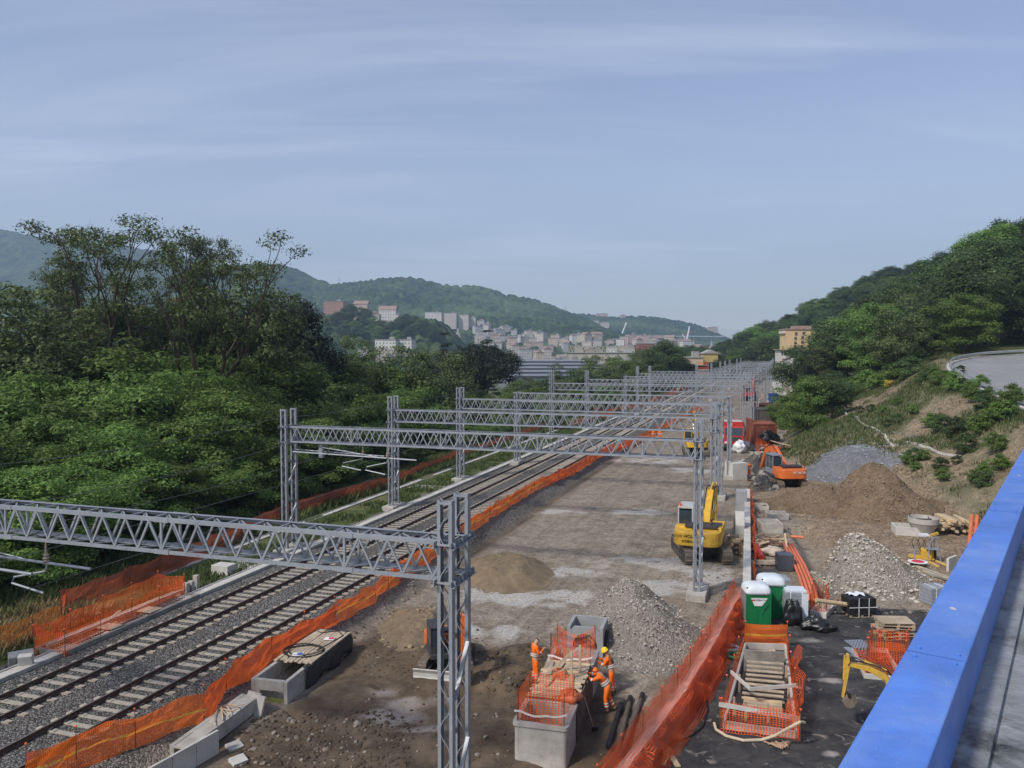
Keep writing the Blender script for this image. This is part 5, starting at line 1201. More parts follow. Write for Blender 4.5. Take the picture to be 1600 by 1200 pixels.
mb = MB(); mb.box((w_ * .4, 1.2, zt - .1), (w_ * .9, .1, .12)); mb.box((w_ * .5, 2.6, zt - .1), (w_ * .9, .1, .12)); mb.build('joist', M_WOOD, t)
mb = MB(); mb.box((w_ * .2, 2.0, zt + .08), (.16, 2.2, .04), Matrix.Rotation(.12, 3, 'Z')); mb.box((w_ * .33, 2.1, zt + .09), (.16, 2.0, .04), Matrix.Rotation(-.08, 3, 'Z')); mb.build('loose_plank', M_WOOD, t)
t = thing('timber_trestle', 'pair of pale timber posts with slanting braces standing on the plank deck', 'timber frame', loc2(w_ * .55, 3.6, zt + .03), ang)
for x, y in ((.25, .0), (.45, .62)):
    MB().box((x, y, .5), (.08, .08, 1.0)).build('post', M_WOOD, t)
    mb = MB(); mb.beam((x, y, .95), (x - .95, y - .1, .05), .07, .05); mb.build('brace', M_WOOD, t)
MB().beam((.2, 0, .5), (-.4, -.05, .05), .06, .05).build('brace', M_WOOD, t)
# net cages on both chambers
def cage(label, x0, x1, y0, y1, z, h, seed, mats=(M_NET,), **kw):
    c4 = [loc2(x0, y0, z), loc2(x1, y0, z), loc2(x1, y1, z), loc2(x0, y1, z)]
    return net_fence(label, c4, h, list(mats), seed, sec=1, closed=True, stakes=1.6, name='safety_net', cat='safety net', cap=False, **kw)
cage('orange safety net cage standing on the nearest concrete chamber', .1, w_ - .1, .08, 1.7, zt, .95, 31, sag=.05, lean=.0, wrinkle=.05)
cage('crumpled orange net hanging over the far chamber of the plank deck', .1, w_ - .1, 5.2, 6.6, zt, .95, 37, sag=.42, wrinkle=.10)
def tape(pts, label):
    o = MB(); q, D = polyline(pts, .2)
    o.grid(len(q), 2, lambda i, j: q[i] + Vector((0, 0, .07 * j + .03 * math.sin(i * 1.7)))); return tag(o.build('barrier_tape', M_TAPE), label, 'barrier tape')
tape([loc2(0, .02, zt + .30), loc2(w_ * .5, -.04, zt + .22), loc2(w_, .02, zt + .32)], 'white and red tape sagging across the net of the nearest chamber')
tape([loc2(0, 5.1, zt + .16), loc2(w_ * .5, 5.05, zt + .08), loc2(w_ * 1.0, 5.1, zt + .22)], 'white and red tape along the crumpled net of the far chamber')
for x, y, lb, s_ in ((w_ * .45, 3.7, 'crumpled orange net bundle on the plank deck between the braces', .3), (w_ * .85, 2.0, 'orange jacket lying over the right edge of the plank deck', .36)):
    g = loc2(x, y, zt + .12); mb = MB()
    mb.grid(16, 9, lambda i, j: (s_ * (1 + .25 * math.sin(i * 1.9 + j)) * math.cos(i / 15 * 6.283) * math.sin(j / 8 * 3.1416), s_ * 1.2 * (1 + .2 * math.sin(i * 2.3)) * math.sin(i / 15 * 6.283) * math.sin(j / 8 * 3.1416), s_ * .55 * math.cos(j / 8 * 3.1416) * (1 + .3 * math.sin(i * 3.1 + j * 2))), uvfn=lambda i, j: (i * .1, j * .1))
    tag(mb.build('net_bundle' if s_ < .33 else 'work_jacket', M_ORANGE_PIPE if s_ > .33 else M_NET, loc=g, smooth=True), lb, 'net' if s_ < .33 else 'jacket')
# square manhole with a round opening
a2, b2 = P(886, 978, 1.25), P(942, 983, 1.25); ww = (b2 - a2).length; g = Vector((a2.x, a2.y, -.05))
t = thing('manhole_box', 'square grey precast manhole box with a round hole in its front side', 'manhole box', g, math.atan2((b2 - a2).y, (b2 - a2).x))
mb = MB(); h_ = 1.3; wl = .14; n = 24; fr = []
mb.box((wl / 2, ww / 2, h_ / 2), (wl, ww, h_)); mb.box((ww - wl / 2, ww / 2, h_ / 2), (wl, ww, h_)); mb.box((ww / 2, ww - wl / 2, h_ / 2), (ww - 2 * wl, wl, h_)); mb.box((ww / 2, ww / 2, .06), (ww - 2 * wl, ww - 2 * wl, .12))
cx_, cz_, rr_ = ww / 2, .52, .46   # front wall with a hole
for yy in (0, wl):
    for k in range(n): aa = 6.2832 * k / n; fr.append((cx_ + rr_ * math.cos(aa), yy, cz_ + rr_ * math.sin(aa)))
    for k in range(n):
        aa = 6.2832 * k / n; c2, s2 = math.cos(aa), math.sin(aa); m_ = min((ww / 2 - wl if True else 0) / max(abs(c2), 1e-6), ((h_ - cz_) if s2 > 0 else cz_) / max(abs(s2), 1e-6)); fr.append((cx_ + m_ * c2, yy, cz_ + m_ * s2))
o_ = len(mb.v); mb.v += fr
for k in range(n):
    k2 = (k + 1) % n
    for q in ((k, k2, n + k2, n + k), (3 * n + k, 3 * n + k2, 2 * n + k2, 2 * n + k), (k, 2 * n + k, 2 * n + k2, k2), (n + k, n + k2, 3 * n + k2, 3 * n + k)): mb.f.append(tuple(o_ + v for v in q)); mb.mi.append(0)
# corner fills of the front wall
for sx in (wl, ww - wl):
    pass
mb.build('box_wall', mat('grey_precast', (.30, .31, .32), .85, .14, 1.5, .2, 14, dirt=(.2, .2, .2), dirt_amt=.4), t)
mb = MB(); mb.tube([(cx_ + (rr_ + .02) * math.cos(6.2832 * k / 24), -.012, cz_ + (rr_ + .02) * math.sin(6.2832 * k / 24)) for k in range(25)], .03, 6, cap=False); mb.build('rubber_seal', M_BLACK, t)
MB().lathe([(.46, -.02), (.5, 0), (.5, .05), (.46, .07)], (0, 0, 0), 24).build('rubber_ring', M_BLACK, t).matrix_local = Matrix.Translation((ww + .01, ww * .5, .5)) @ Matrix.Rotation(R(90), 4, 'Y')
# three pipes on the ground
M_PIPE_BR = mat('brown_grey_pipe', (.10, .085, .07), .6, .25, 4, dirt=(.2, .16, .12), dirt_amt=.5)
for p0, p1, m, lb in (((950, 1172), (970, 1105), M_BLACK, 'shortest black pipe, leftmost of the three lying right of the workers'), ((958, 1208), (985, 1094), M_PIPE_BR, 'middle grey brown pipe of the three lying right of the workers'), ((966, 1196), (1004, 1089), M_PIPE_BR, 'rightmost grey brown pipe of the three lying by the netted wall')):
    q0, q1 = G(*p0), G(*p1); dz = Vector((0, 0, .1)); t = thing('drain_pipe', lb, 'pipe', q0, 0)
    MB().tube([dz, (q1 - q0) + dz], .085, 10).build('pipe', m, t); d_ = (q1 - q0).normalized(); MB().tube([(q1 - q0) + dz - d_ * .5, (q1 - q0) + dz + d_ * .02], .098, 10).build('coupling', M_BLACK, t)
q0, q1 = G(928, 1142), P(913, 1090, 1.35); t = thing('shovel', 'long handled shovel leaning against the dark boards of the plank deck', 'shovel', q0); MB().tube([Vector((0, 0, .1)), q1 - q0], .018, 6).build('handle', M_WOOD, t); MB().box((.03, -.05, .08), (.22, .04, .28), Matrix.Rotation(.5, 3, 'X')).build('blade', M_DARK, t)
# netted concrete wall (curved part) and plain wall (straight part)
zt = .95
cl = [P(x, y, zt) for x, y in ((955, 1235), (1003, 1170), (1072, 1078), (1112, 1012), (1148, 944), (1163, 922))]; q, D = polyline(cl, .22)
nr = []
for i in range(len(q)):
    d = q[min(i + 1, len(q) - 1)] - q[max(i - 1, 0)]; nr.append(Vector((d.y, -d.x, 0)).normalized())
def swept(prof, name, m, parent, o0, uv=False, wr=0.0, seed=1):
    mb = MB(); n = len(prof); arc = [0]
    for k in range(n - 1): arc.append(arc[-1] + math.hypot(prof[k + 1][0] - prof[k][0], prof[k + 1][1] - prof[k][1]))
    def f(i, j):
        x, z = prof[j]; w1 = wr * float(fbm(np.array([D[i] * 1.5]), np.array([j * .8 + seed]), seed, 5)[0]) * 1.4 if wr else 0
        return q[i] - o0 + nr[i] * (x + w1) + Vector((0, 0, z - zt + w1 * .8))
    mb.grid(len(q), n, f, uvfn=(lambda i, j: (D[i], arc[j])) if uv else None); return mb.build(name, m, parent)
t = thing('retaining_wall', 'low concrete wall under orange netting, curving to the bottom edge', 'wall', q[0]); swept([(-.30, -.2), (-.30, zt), (.0, zt), (.0, -.2)], 'wall_body', M_CONC_L, t, q[0])
t = thing('safety_net', 'orange net draped over the low curving concrete wall', 'safety net', q[0]); swept([(-.44, 1.52), (-.41, 1.25), (-.37, 1.05), (-.31, zt + .08), (-.15, zt + .05), (.0, zt + .05), (.10, zt + .02), (.20, .70), (.28, .42), (.40, .14), (.58, .05)], 'net', M_NET, t, q[0], True, .085, 4)
swept([(-.40, 1.38), (-.46, 1.1), (-.44, .8), (-.50, .5), (-.48, .2), (-.56, .05)], 'net', M_NET, t, q[0], True, .20, 9)
swept([(.06, zt + .06), (.22, .84), (.24, .62), (.40, .40), (.44, .22)], 'net', M_NET, t, q[0], True, .26, 14)
for i in range(0, len(q), 9): stake(q[i] - q[0] + nr[i] * -.41 - Vector((0, 0, zt)), 1.55, t)
wa, wb = P(1167, 928, zt), P(1168, 764, zt); dv = wb - wa; t = thing('retaining_wall', 'straight pale concrete wall top running away behind the portable toilets', 'wall', (wa.x, wa.y, 0), math.atan2(dv.y, dv.x))
mb = MB(); nseg = int(dv.length / 2.5)
for k in range(nseg): mb.box(((k + .5) * dv.length / nseg, 0, .38 + random.uniform(-.012, .012)), (dv.length / nseg - .015, .42, 1.16))
mb.build('wall_segments', M_CONC_L, t, bevel=.01)
net_fence('orange mesh fence along the right side of the straight concrete wall', [P(1174, 926, 0) + Vector((.15, 0, 0)), P(1179, 860, 0), P(1176, 810, 0), P(1172, 782, 0)], 1.55, [M_NET], 44, sec=9, wrinkle=.15, slump=.4)
# ================================================================ heaps
def heap(label, px, py_base, px_half, depth, ytop, mname, col, rocks, rsize, seed, peak=(0, 0), flat=0.0, dirtc=None, zg=None, name='gravel_heap', rockcol=None, Yc=None):
    """px_half: half width in photo pixels; base front at py_base; depth in metres; ytop: photo row of the summit"""
    f = P(px, py_base, 0 if zg is None else zg); Y = f.y + depth * .5; cx = A(px, 600, Y).x; rx = px_half / FPX * Y; ry = depth / 2
    zb = Tz(cx, Y); top = A(px, ytop, Y + peak[1] * ry).z; h = top - zb
    m = mat(mname, col, .95, .3, 1.4, .8, 9, dirt=dirtc, dirt_amt=.6) if 'sand' in mname else gravel_mat(mname, tuple(c * .45 for c in col), col, rockcol or tuple(c * 1.4 for c in col), 11.0 if 'earth' not in mname else 8.0, dirtc); mr = mat(mname + '_stones', rockcol or tuple(min(1, c * 1.35) for c in col), .9, .35, 6)
    nr_, na = 34, 72; V = []
    ths = np.linspace(0, 2 * math.pi, na, endpoint=False)
    rad = 1 + .30 * fbm(np.cos(ths) * 1.3 + seed, np.sin(ths) * 1.3, seed, 3)
    def surf(r, th, k=None):
        w_ = np.interp(th % (2 * math.pi), np.append(ths, 2 * math.pi), np.append(rad, rad[0]))
        x = r * w_ * math.cos(th) * rx + peak[0] * rx * (1 - r); y = r * w_ * math.sin(th) * ry + peak[1] * ry * (1 - r)
        pr = max(0, 1 - r); pr = min(pr, 1 - flat) / (1 - flat) if flat else pr
        z = h * (pr ** 1.05) * (1 - .12 * math.exp(-(r / .12) ** 2))
        return x, y, z
    mb = MB(); base = []
    for i in range(nr_ + 1):
        for j in range(na):
            r = i / nr_ * 1.12; x, y, z = surf(r, float(ths[j])); base.append((x, y, z))
    B = np.array(base); gz = T(B[:, 0] + cx, B[:, 1] + Y) - zb
    amp = np.clip(B[:, 2] / max(h, .1), .15, 1)
    B[:, 2] = np.maximum(B[:, 2] + gz * np.clip(1 - B[:, 2] / max(h, .1), 0, 1), gz - .05) + amp * (.21 * h ** .5 * fbm(B[:, 0] * 1.1 + seed, B[:, 1] * 1.1, seed, 4) + .07 * fbm(B[:, 0] * 5, B[:, 1] * 5, seed + 3, 3))
    edge = np.arange(len(B)) // na == nr_; B[edge, 2] = gz[edge] - .12
    mb.v = [tuple(v) for v in B]
    for i in range(nr_):
        for j in range(na): j2 = (j + 1) % na; mb.f.append((i * na + j, (i + 1) * na + j, (i + 1) * na + j2, i * na + j2)); mb.mi.append(0)
    rr_ = random.Random(seed)
    for _ in range(rocks):
        i = rr_.randrange(3, nr_); j = rr_.randrange(na); v = B[i * na + j]; s_ = rsize * (.35 + 1.3 * rr_.random() ** 3) * (1.2 if i > nr_ * .75 else .9)
        mb.rock((v[0] + rr_.uniform(-.2, .2), v[1] + rr_.uniform(-.2, .2), v[2] + s_ * .15), s_, 1)
    o = mb.build(name, [m, mr], loc=(cx, Y, zb)); sm = np.zeros(len(o.data.polygons), bool); sm[:nr_ * na] = True; o.data.polygons.foreach_set('use_smooth', sm)
    return tag(o, label, 'heap')
heap('pale gravel heap, front mound beside the manhole box and the netted wall', 1020, 1046, 100, 6.2, 938, 'pale_gravel', (.27, .25, .215), 1300, .05, 3, (-.15, .0), .08, (.13, .12, .105), rockcol=(.38, .35, .305))
heap('pale gravel heap, rear mound behind the front gravel mound', 985, 985, 74, 5.6, 905, 'pale_gravel', (.27, .25, .215), 800, .055, 8, (.1, .1), .10, (.13, .12, .105), rockcol=(.38, .35, .305))
heap('flat topped brown sand heap beside the nearest gantry', 790, 926, 70, 8.0, 874, 'brown_sand', (.185, .140, .088), 60, .06, 12, (-.15, .1), .52, (.13, .10, .07), name='sand_heap')
heap('low brown sand heap behind the small orange excavator', 645, 1015, 52, 5.4, 962, 'brown_sand', (.185, .140, .088), 90, .09, 15, (.3, .2), .4, (.10, .08, .06), name='sand_heap')
heap('rubble heap with pale stones beside the trench with orange pipes', 1372, 936, 88, 6.6, 828, 'rubble', (.28, .25, .205), 1200, .068, 21, (-.22, .25), .02, (.14, .11, .085), rockcol=(.50, .47, .42), name='rubble_heap')
heap('largest brown earth heap, pointed, at the foot of the embankment', 1375, 818, 92, 8.5, 712, 'brown_earth', (.215, .150, .092), 800, .062, 27, (-.05, .15), .0, (.11, .075, .05), rockcol=(.25, .195, .14), name='earth_heap')
heap('low brown earth ridge between orange excavator and the pointed earth heap', 1262, 806, 76, 7.5, 758, 'brown_earth', (.215, .150, .092), 400, .062, 33, (.5, .2), .25, (.11, .075, .05), rockcol=(.25, .195, .14), name='earth_heap')
heap('grey crushed stone heap lying on the foot of the slope', 1338, 752, 82, 12, 698, 'grey_gravel', (.20, .205, .215), 1300, .075, 39, (.25, .2), .12, (.13, .13, .14), rockcol=(.30, .31, .33), name='gravel_heap', zg=.5)
heap('dark rubble mound topped with orange netting beyond the concrete block', 1195, 745, 38, 10, 708, 'dark_spoil', (.15, .13, .105), 160, .3, 45, (.1, 0), .3, (.07, .06, .05), rockcol=(.30, .28, .25), name='rubble_heap')
heap('low dark boulder mound left of the orange excavator', 1192, 768, 18, 4, 742, 'dark_spoil', (.15, .13, .105), 30, .3, 47, (0, 0), .3, (.07, .06, .05), name='rubble_heap')
heap('brown spoil bank below the straight wall beside the yellow excavator', 1152, 872, 16, 6, 842, 'brown_earth', (.215, .150, .092), 90, .16, 51, (0, 0), .3, name='earth_heap')
# loose stones over the works
st = MB(); rs = random.Random(4)
for px0, py0, px1, py1, n_, s_ in ((600, 900, 690, 960, 130, .12), (1290, 900, 1480, 960, 260, .13), (860, 860, 1100, 960, 220, .09), (1090, 880, 1160, 960, 240, .12), (560, 1010, 800, 1190, 120, .10), (360, 1120, 560, 1200, 120, .13), (1000, 1040, 1110, 1100, 60, .10), (930, 1050, 1010, 1200, 60, .06), (1180, 760, 1300, 880, 150, .13), (735, 800, 900, 900, 90, .09), (1310, 780, 1520, 880, 120, .12), (1150, 690, 1230, 760, 90, .2)):
    for _ in range(n_):
        g = G(rs.uniform(px0, px1), rs.uniform(py0, py1)); r_ = s_ * .62 * (.35 + 1.3 * rs.random() ** 3); st.rock((g.x, g.y, g.z + r_ * .1), r_, 0)
kind(st.build('loose_stones', mat('loose_stone', (.21, .185, .155), .9, .5, .9, .2, 9, world=True)), 'stuff')
cd = MB()
for px0, py0, px1, py1, n_, s_ in ((370, 1110, 640, 1200, 700, .14), (560, 960, 830, 1190, 500, .11), (760, 1010, 850, 1080, 160, .16), (540, 980, 660, 1060, 120, .12)):
    for _ in range(n_):
        g = G(rs.uniform(px0, px1), rs.uniform(py0, py1)); r_ = s_ * (.18 + .6 * rs.random() ** 2.6); cd.rock((g.x, g.y, g.z + r_ * .05), r_, 0)
kind(cd.build('soil_clods', mat('soil_clod', (.075, .056, .040), .95, .5, .9, .2, 9, world=True)), 'stuff')
# ================================================================ excavators
M_SEAT = mat('dark_cab_plastic', (.045, .045, .05), .6, .2, 4)
M_CHROME = mat('hydraulic_rod', (.45, .45, .45), .25, .1, 4, metal=.8)
M_TRACK = mat('track_steel', (.15, .125, .10), .8, .3, 5, .3, 15, dirt=(.24, .19, .14), dirt_amt=.7)
def arm_poly(pts, ws):
    """tapered plate outline along a (y,z) centre line"""
    L_, R_ = [], []
    for i, p in enumerate(pts):
        a = Vector(pts[max(i - 1, 0)]); b = Vector(pts[min(i + 1, len(pts) - 1)]); d = (b - a).normalized(); nn = Vector((-d.y, d.x)); p = Vector(p)
        L_.append(tuple(p + nn * ws[i] / 2)); R_.append(tuple(p - nn * ws[i] / 2))
    return L_ + R_[::-1]
def rot2(pts, o, a):
    c, s = math.cos(a), math.sin(a); return [(o[0] + x * c - z * s, o[1] + x * s + z * c) for x, z in pts]
def excavator(label, pos, rz, paint, paint_arm, words=(), track_rz=0.0, boom_a=.55, stick_a=-1.3, bucket_a=-.6, cabc=None, sc_=1.0, blade=False, cab_glass_front=True, cat='excavator', wordcol=None, roof_lamp=False, armk=1.0, bk_k=1.0, flip=1):
    t = thing('tracked_excavator', label, cat, pos, rz); t.scale = (sc_ * flip, sc_, sc_)
    cabc = cabc or paint
    Rt = Matrix.Rotation(track_rz, 4, 'Z')
    for sx in (-1, 1):
        mb = MB(); prof = []; n = 40; Lh, rr_ = 1.75, .46
        for k in range(n):                                  # stadium outline with grousers
            f = k / n * (4 * Lh + 2 * math.pi * rr_)
            if f < 2 * Lh: q = (-Lh + f, rr_ * 2)
            elif f < 2 * Lh + math.pi * rr_: a = (f - 2 * Lh) / rr_; q = (Lh + rr_ * math.sin(a), rr_ + rr_ * math.cos(a))
            elif f < 4 * Lh + math.pi * rr_: q = (Lh - (f - 2 * Lh - math.pi * rr_), 0)
            else: a = (f - 4 * Lh - math.pi * rr_) / rr_; q = (-Lh - rr_ * math.sin(a), rr_ - rr_ * math.cos(a))
            prof.append(q)
        mb.prism(prof, sx * .85, sx * 1.42, 'x')
        for k in range(n):
            a, b = Vector(prof[k]), Vector(prof[(k + 1) % n]); c = (a + b) / 2; d = (b - a).normalized(); nn = Vector((-d.y, d.x)); c = c + nn * .03
            mb.beam((sx * .84, c.x, c.y), (sx * 1.43, c.x, c.y), .05, .07)
        o = mb.build('crawler_track', M_TRACK, t); o.matrix_local = Rt
        mb = MB()
        for y in (-1.7, 1.7): mb.tube([(sx * 1.40, y, .46), (sx * 1.46, y, .46)], .34, 16)
        for k in range(5): mb.tube([(sx * 1.40, -1.1 + k * .55, .2), (sx * 1.46, -1.1 + k * .55, .2)], .12, 10)
        mb.box((sx * 1.41, 0, .48), (.06, 2.9, .28)); w_ = mb.build('track_wheels', M_DARK, o)
    mb = MB(); mb.box((0, 0, .6), (1.9, 1.7, .45)); mb.lathe([(.75, .8), (.75, 1.05)], n=20); o = mb.build('undercarriage', M_DARK, t); o.matrix_local = Rt
    if blade:
        mb = MB(); mb.prism([(2.75, .05), (2.95, .0), (2.85, .25), (2.86, .5), (3.0, .75), (2.9, .78), (2.72, .45)], -1.5, 1.5, 'x'); o = mb.build('dozer_blade', M_CONC_L, t); o.matrix_local = Rt
        for sx in (-.7, .7): mb = MB(); mb.beam((sx, 1.2, .5), (sx, 2.8, .35), .16, .18); o = mb.build('blade_arm', M_DARK, t); o.matrix_local = Rt
    # upper structure
    mb = MB(); out = []
    for k in range(13): a = math.pi + math.pi * k / 12; out.append((1.42 * math.copysign(abs(math.cos(a)) ** .35, math.cos(a)), -1.35 + .95 * math.sin(a) * (1 if True else 0)))
    cwp = [(-1.42, -1.05)] + [(x, y) for x, y in out] + [(1.42, -1.05)]
    mb.prism(cwp, 1.12, 2.0, 'z'); mb.build('counterweight', paint, t, bevel=.07)
    mb = MB(); mb.box((0, .25, 1.22), (2.75, 2.8, .26)); mb.build('turntable_frame', M_DARK, t)
    mb = MB(); mb.box((.95, .0, 1.72), (.9, 2.2, .75)); mb.box((-.95, -.85, 1.72), (.9, .7, .75)); mb.box((0, -.65, 1.75), (1.1, .95, .7)); mb.build('engine_housing', paint, t, bevel=.05)
    mb = MB(); mb.box((.15, -.9, 2.16), (1.9, .95, .16)); mb.box((.95, -.2, 2.13), (.7, .8, .08)); mb.tube([(.75, -.9, 2.2), (.75, -.9, 2.6)], .06, 8); mb.build('hood', M_SEAT, t, bevel=.03)
    mb = MB()                                             # cab frame: four posts, roof, base
    x0, x1, y0, y1, z0, z1 = -1.36, -.42, -.45, 1.35, 1.35, 3.05
    mb.box(((x0 + x1) / 2, (y0 + y1) / 2, z1 + .04), (x1 - x0 + .04, y1 - y0 + .04, .12)); mb.box(((x0 + x1) / 2, (y0 + y1) / 2, z0 + .22), (x1 - x0, y1 - y0, .5))
    for x in (x0 + .04, x1 - .04):
        for y in (y0 + .04, .5, y1 - .04): mb.box((x, y, (z0 + z1) / 2 + .2), (.08, .09, z1 - z0 - .4))
    cab = mb.build('cab', cabc, t, bevel=.02)
    for c, s_ in (((x0 + .03, .05, 2.4), (.02, .8, 1.05)), ((x0 + .03, .92, 2.4), (.02, .75, 1.05)), ((x1 - .03, .05, 2.4), (.02, .8, 1.05)), ((x1 - .03, .92, 2.4), (.02, .75, 1.05)), (((x0 + x1) / 2, y0 + .03, 2.45), (x1 - x0 - .16, .02, .95)), (((x0 + x1) / 2, y1 - .03, 2.4), (x1 - x0 - .16, .02, 1.1))):
        MB().box(c, s_).build('cab_window', M_GLASS, cab)
    mb = MB(); mb.box((-.9, .35, 1.8), (.5, .5, .5)); mb.box((-.9, .1, 2.2), (.48, .12, .6)); mb.build('seat', M_SEAT, cab)
    if roof_lamp: MB().lathe([(.07, 0), (.07, .16), (.03, .2)], (x0 + .15, y0 + .1, z1 + .1), 10).build('beacon', M_CAP, cab)
    mb = MB()
    for x in (1.2, -.3):
        mb.tube([(x, -1.7, 2.0), (x, -1.7, 2.35), (x, -1.0, 2.35), (x, -1.0, 2.1)], .02, 5)
    mb.build('handrail', M_DARK, t)
    # boom, stick, bucket in the (y,z) plane at x = .25
    bo = (.75, 1.85); bl = rot2([(0, 0), (1.2, .55), (2.6, 1.0), (3.7, .85), (4.9, .25)], bo, boom_a); mb = MB()
    poly = arm_poly(bl, [w_ * armk for w_ in (.55, .7, .78, .6, .38)]); mb.prism(poly, .05, .47, 'x'); boom = mb.build('boom', paint_arm, t, bevel=.03)
    tip = Vector(bl[-1]); sl = rot2([(-.75, .12), (0, 0), (1.3, -.02), (2.5, 0)], tuple(tip), boom_a + stick_a)
    mb = MB(); mb.prism(arm_poly(sl, [w_ * armk for w_ in (.3, .55, .38, .26)]), .1, .42, 'x'); stick = mb.build('stick', paint_arm, t, bevel=.02)
    st_ = Vector(sl[-1]); ba = boom_a + stick_a + bucket_a
    BK = lambda l: [(x * bk_k, z * bk_k) for x, z in l]
    bk = rot2(BK([(0, .1), (.45, .25), (.95, .15), (1.25, -.25), (1.2, -.7), (.95, -1.0), (.85, -.95), (1.05, -.65), (1.05, -.25), (.8, .0), (.4, .05), (.1, -.15), (.05, -.6), (-.02, -.6)]), tuple(st_), ba)
    mb = MB(); mb.prism(bk, -.3, .82, 'x')
    side = rot2(BK([(0, .1), (.45, .25), (.95, .15), (1.25, -.25), (1.2, -.7), (.95, -1.0), (.02, -.6)]), tuple(st_), ba); mb.prism(side, -.34, -.3, 'x'); mb.prism(side, .82, .86, 'x')
    for k in range(5): q = rot2(BK([(1.2, -.72), (1.1, -.98), (.72, -1.28), (.95, -.95)]), tuple(st_), ba); mb.prism(q, -.3 + k * .26, -.2 + k * .26, 'x')
    mb.build('bucket', M_TRACK, t)
    def cyl(a, b, x, r=.09):
        a, b = Vector(a), Vector(b); m_ = a.lerp(b, .58); o = MB().tube([(x, a.x, a.y), (x, m_.x, m_.y)], r, 10).build('hydraulic_cylinder', paint_arm, t); MB().tube([(x, m_.x, m_.y), (x, b.x, b.y)], r * .55, 8).build('piston_rod', M_CHROME, o)
    b1 = Vector(bl[1]); b2 = Vector(bl[2]); b3 = Vector(bl[3])
    for x in (-.05, .57): cyl((1.35, 1.35), (b2 + Vector((0, -.15))), x)
    up = Vector((-math.sin(boom_a), math.cos(boom_a)))
    cyl(tuple(b2 + up * .45), sl[0], .26); cyl(tuple(Vector(sl[0]) * .4 + Vector(sl[1]) * .6 + Vector((.2, .3))), tuple(Vector(sl[-1]) * .85 + Vector(bk[1]) * .15), .26, .075)
    for x in (.0, .5):
        pts = [(x, *b1), (x, *(Vector(bl[1]) + up * .48)), (x, *(b2 + up * .5)), (x, *(b3 + up * .42)), (x, *(tip + up * .5)), (x, *Vector(sl[1]))]; MB().tube(pts, .032, 5).build('hydraulic_hose', M_BLACK, boom)
    for x in (.13, .2, .33, .4): MB().tube([(x, *(b2 + up * .42)), (x, *(b2.lerp(b3, .5) + up * .5)), (x, *(b3 + up * .40)), (x, *(tip + up * .34))], .022, 5).build('hydraulic_hose', M_DARK, boom)
    for (txt, size, x, z) in words:
        me = text_mesh(txt, size, .008); me.materials.append(wordcol or M_BLACK); o = link('lettering', me, t)
        o.matrix_local = Matrix.Translation((x, -2.312, z)) @ Matrix.Rotation(R(90), 4, 'X')
    return t
g = G(1108, 884); ey = excavator('large yellow excavator at the straight wall, its boom bent over towards a concrete element', (g.x, g.y + 2.2, g.z), R(-20), M_YEL, M_YEL, (('NEW HOLLAND', .27, -.45, 1.72), ('KOBELCO', .22, -.35, 1.42)), R(20), .20, -1.75, -.5, cabc=mat('cab_grey_white', (.42, .43, .42), .5, .15, 3), roof_lamp=True)
g = G(1236, 762); excavator('orange excavator seen from behind between earth ridge and rubble mound', (g.x, g.y + 1.8, g.z - .25), R(3), M_ORG, M_ORG, (('HITACHI', .30, .45, 1.72),), 0, .12, -1.1, -.6, cabc=mat('cab_grey', (.20, .22, .26), .5, .15, 3), wordcol=M_WHITE)
g = G(1092, 714); excavator('far yellow excavator partly hidden behind the right column of the second gantry', (g.x, g.y + 2.0, g.z), R(-8), M_YEL, M_YEL, (), 0, .45, -1.5, -.5)
g = G(1176, 627); excavator('small red excavator far away on the pale haul road', (g.x, g.y + 2, g.z), R(-30), M_REDP, M_REDP, (), 0, .75, -1.0, -.5, sc_=1.15)
g = G(692, 1052); excavator('compact orange excavator facing the camera with dozer blade, behind the nearest gantry column', (g.x + .1, g.y + 1.0, g.z - .05), R(180 + 14), M_ORG, M_ORG, (), R(26), .50, -2.15, -.3, cabc=M_SEAT, sc_=.60, blade=True, armk=.75, flip=-1)
M_YEL2 = mat('ochre_machine_paint', (.58, .36, .05), .45, .15, 2.5, dirt=(.25, .18, .1), dirt_amt=.4)
g = G(1437, 1152); excavator('small yellow excavator reaching out from behind the blue parapet', (g.x, g.y, g.z), R(72), M_CONC_L, M_YEL2, (), 0, .55, -2.0, -.75, sc_=.47, cabc=M_CONC_L, armk=.62, bk_k=.62)
# precast wall elements at the straight wall beside the yellow excavator
g = G(1152, 846); t = thing('precast_wall_element', 'pale angular precast element leaning at the wall beside the yellow excavator', 'concrete element', g, R(-12))
MB().prism([(-.2, 0), (1.6, 0), (1.75, .4), (1.2, 1.5), (.5, 2.0), (-.1, 2.0), (-.45, 1.2)], -.15, .45, 'x').build('panel', M_CONC_L, t, bevel=.04); MB().prism([(.1, .3), (1.2, .3), (.9, 1.2), (.2, 1.5)], -.2, -.14, 'x').build('recess_panel', M_CONC_D, t)
g = G(1157, 800); t = thing('precast_wall_element', 'grey block standing on the wall end behind the excavator bucket', 'concrete element', g, R(-12)); MB().prism([(-.7, 0), (.7, 0), (.7, 1.5), (.4, 1.8), (-.7, 1.8)], -.35, .45, 'x').build('panel', mat('grey_precast', (.3, .3, .3)), t, bevel=.05)
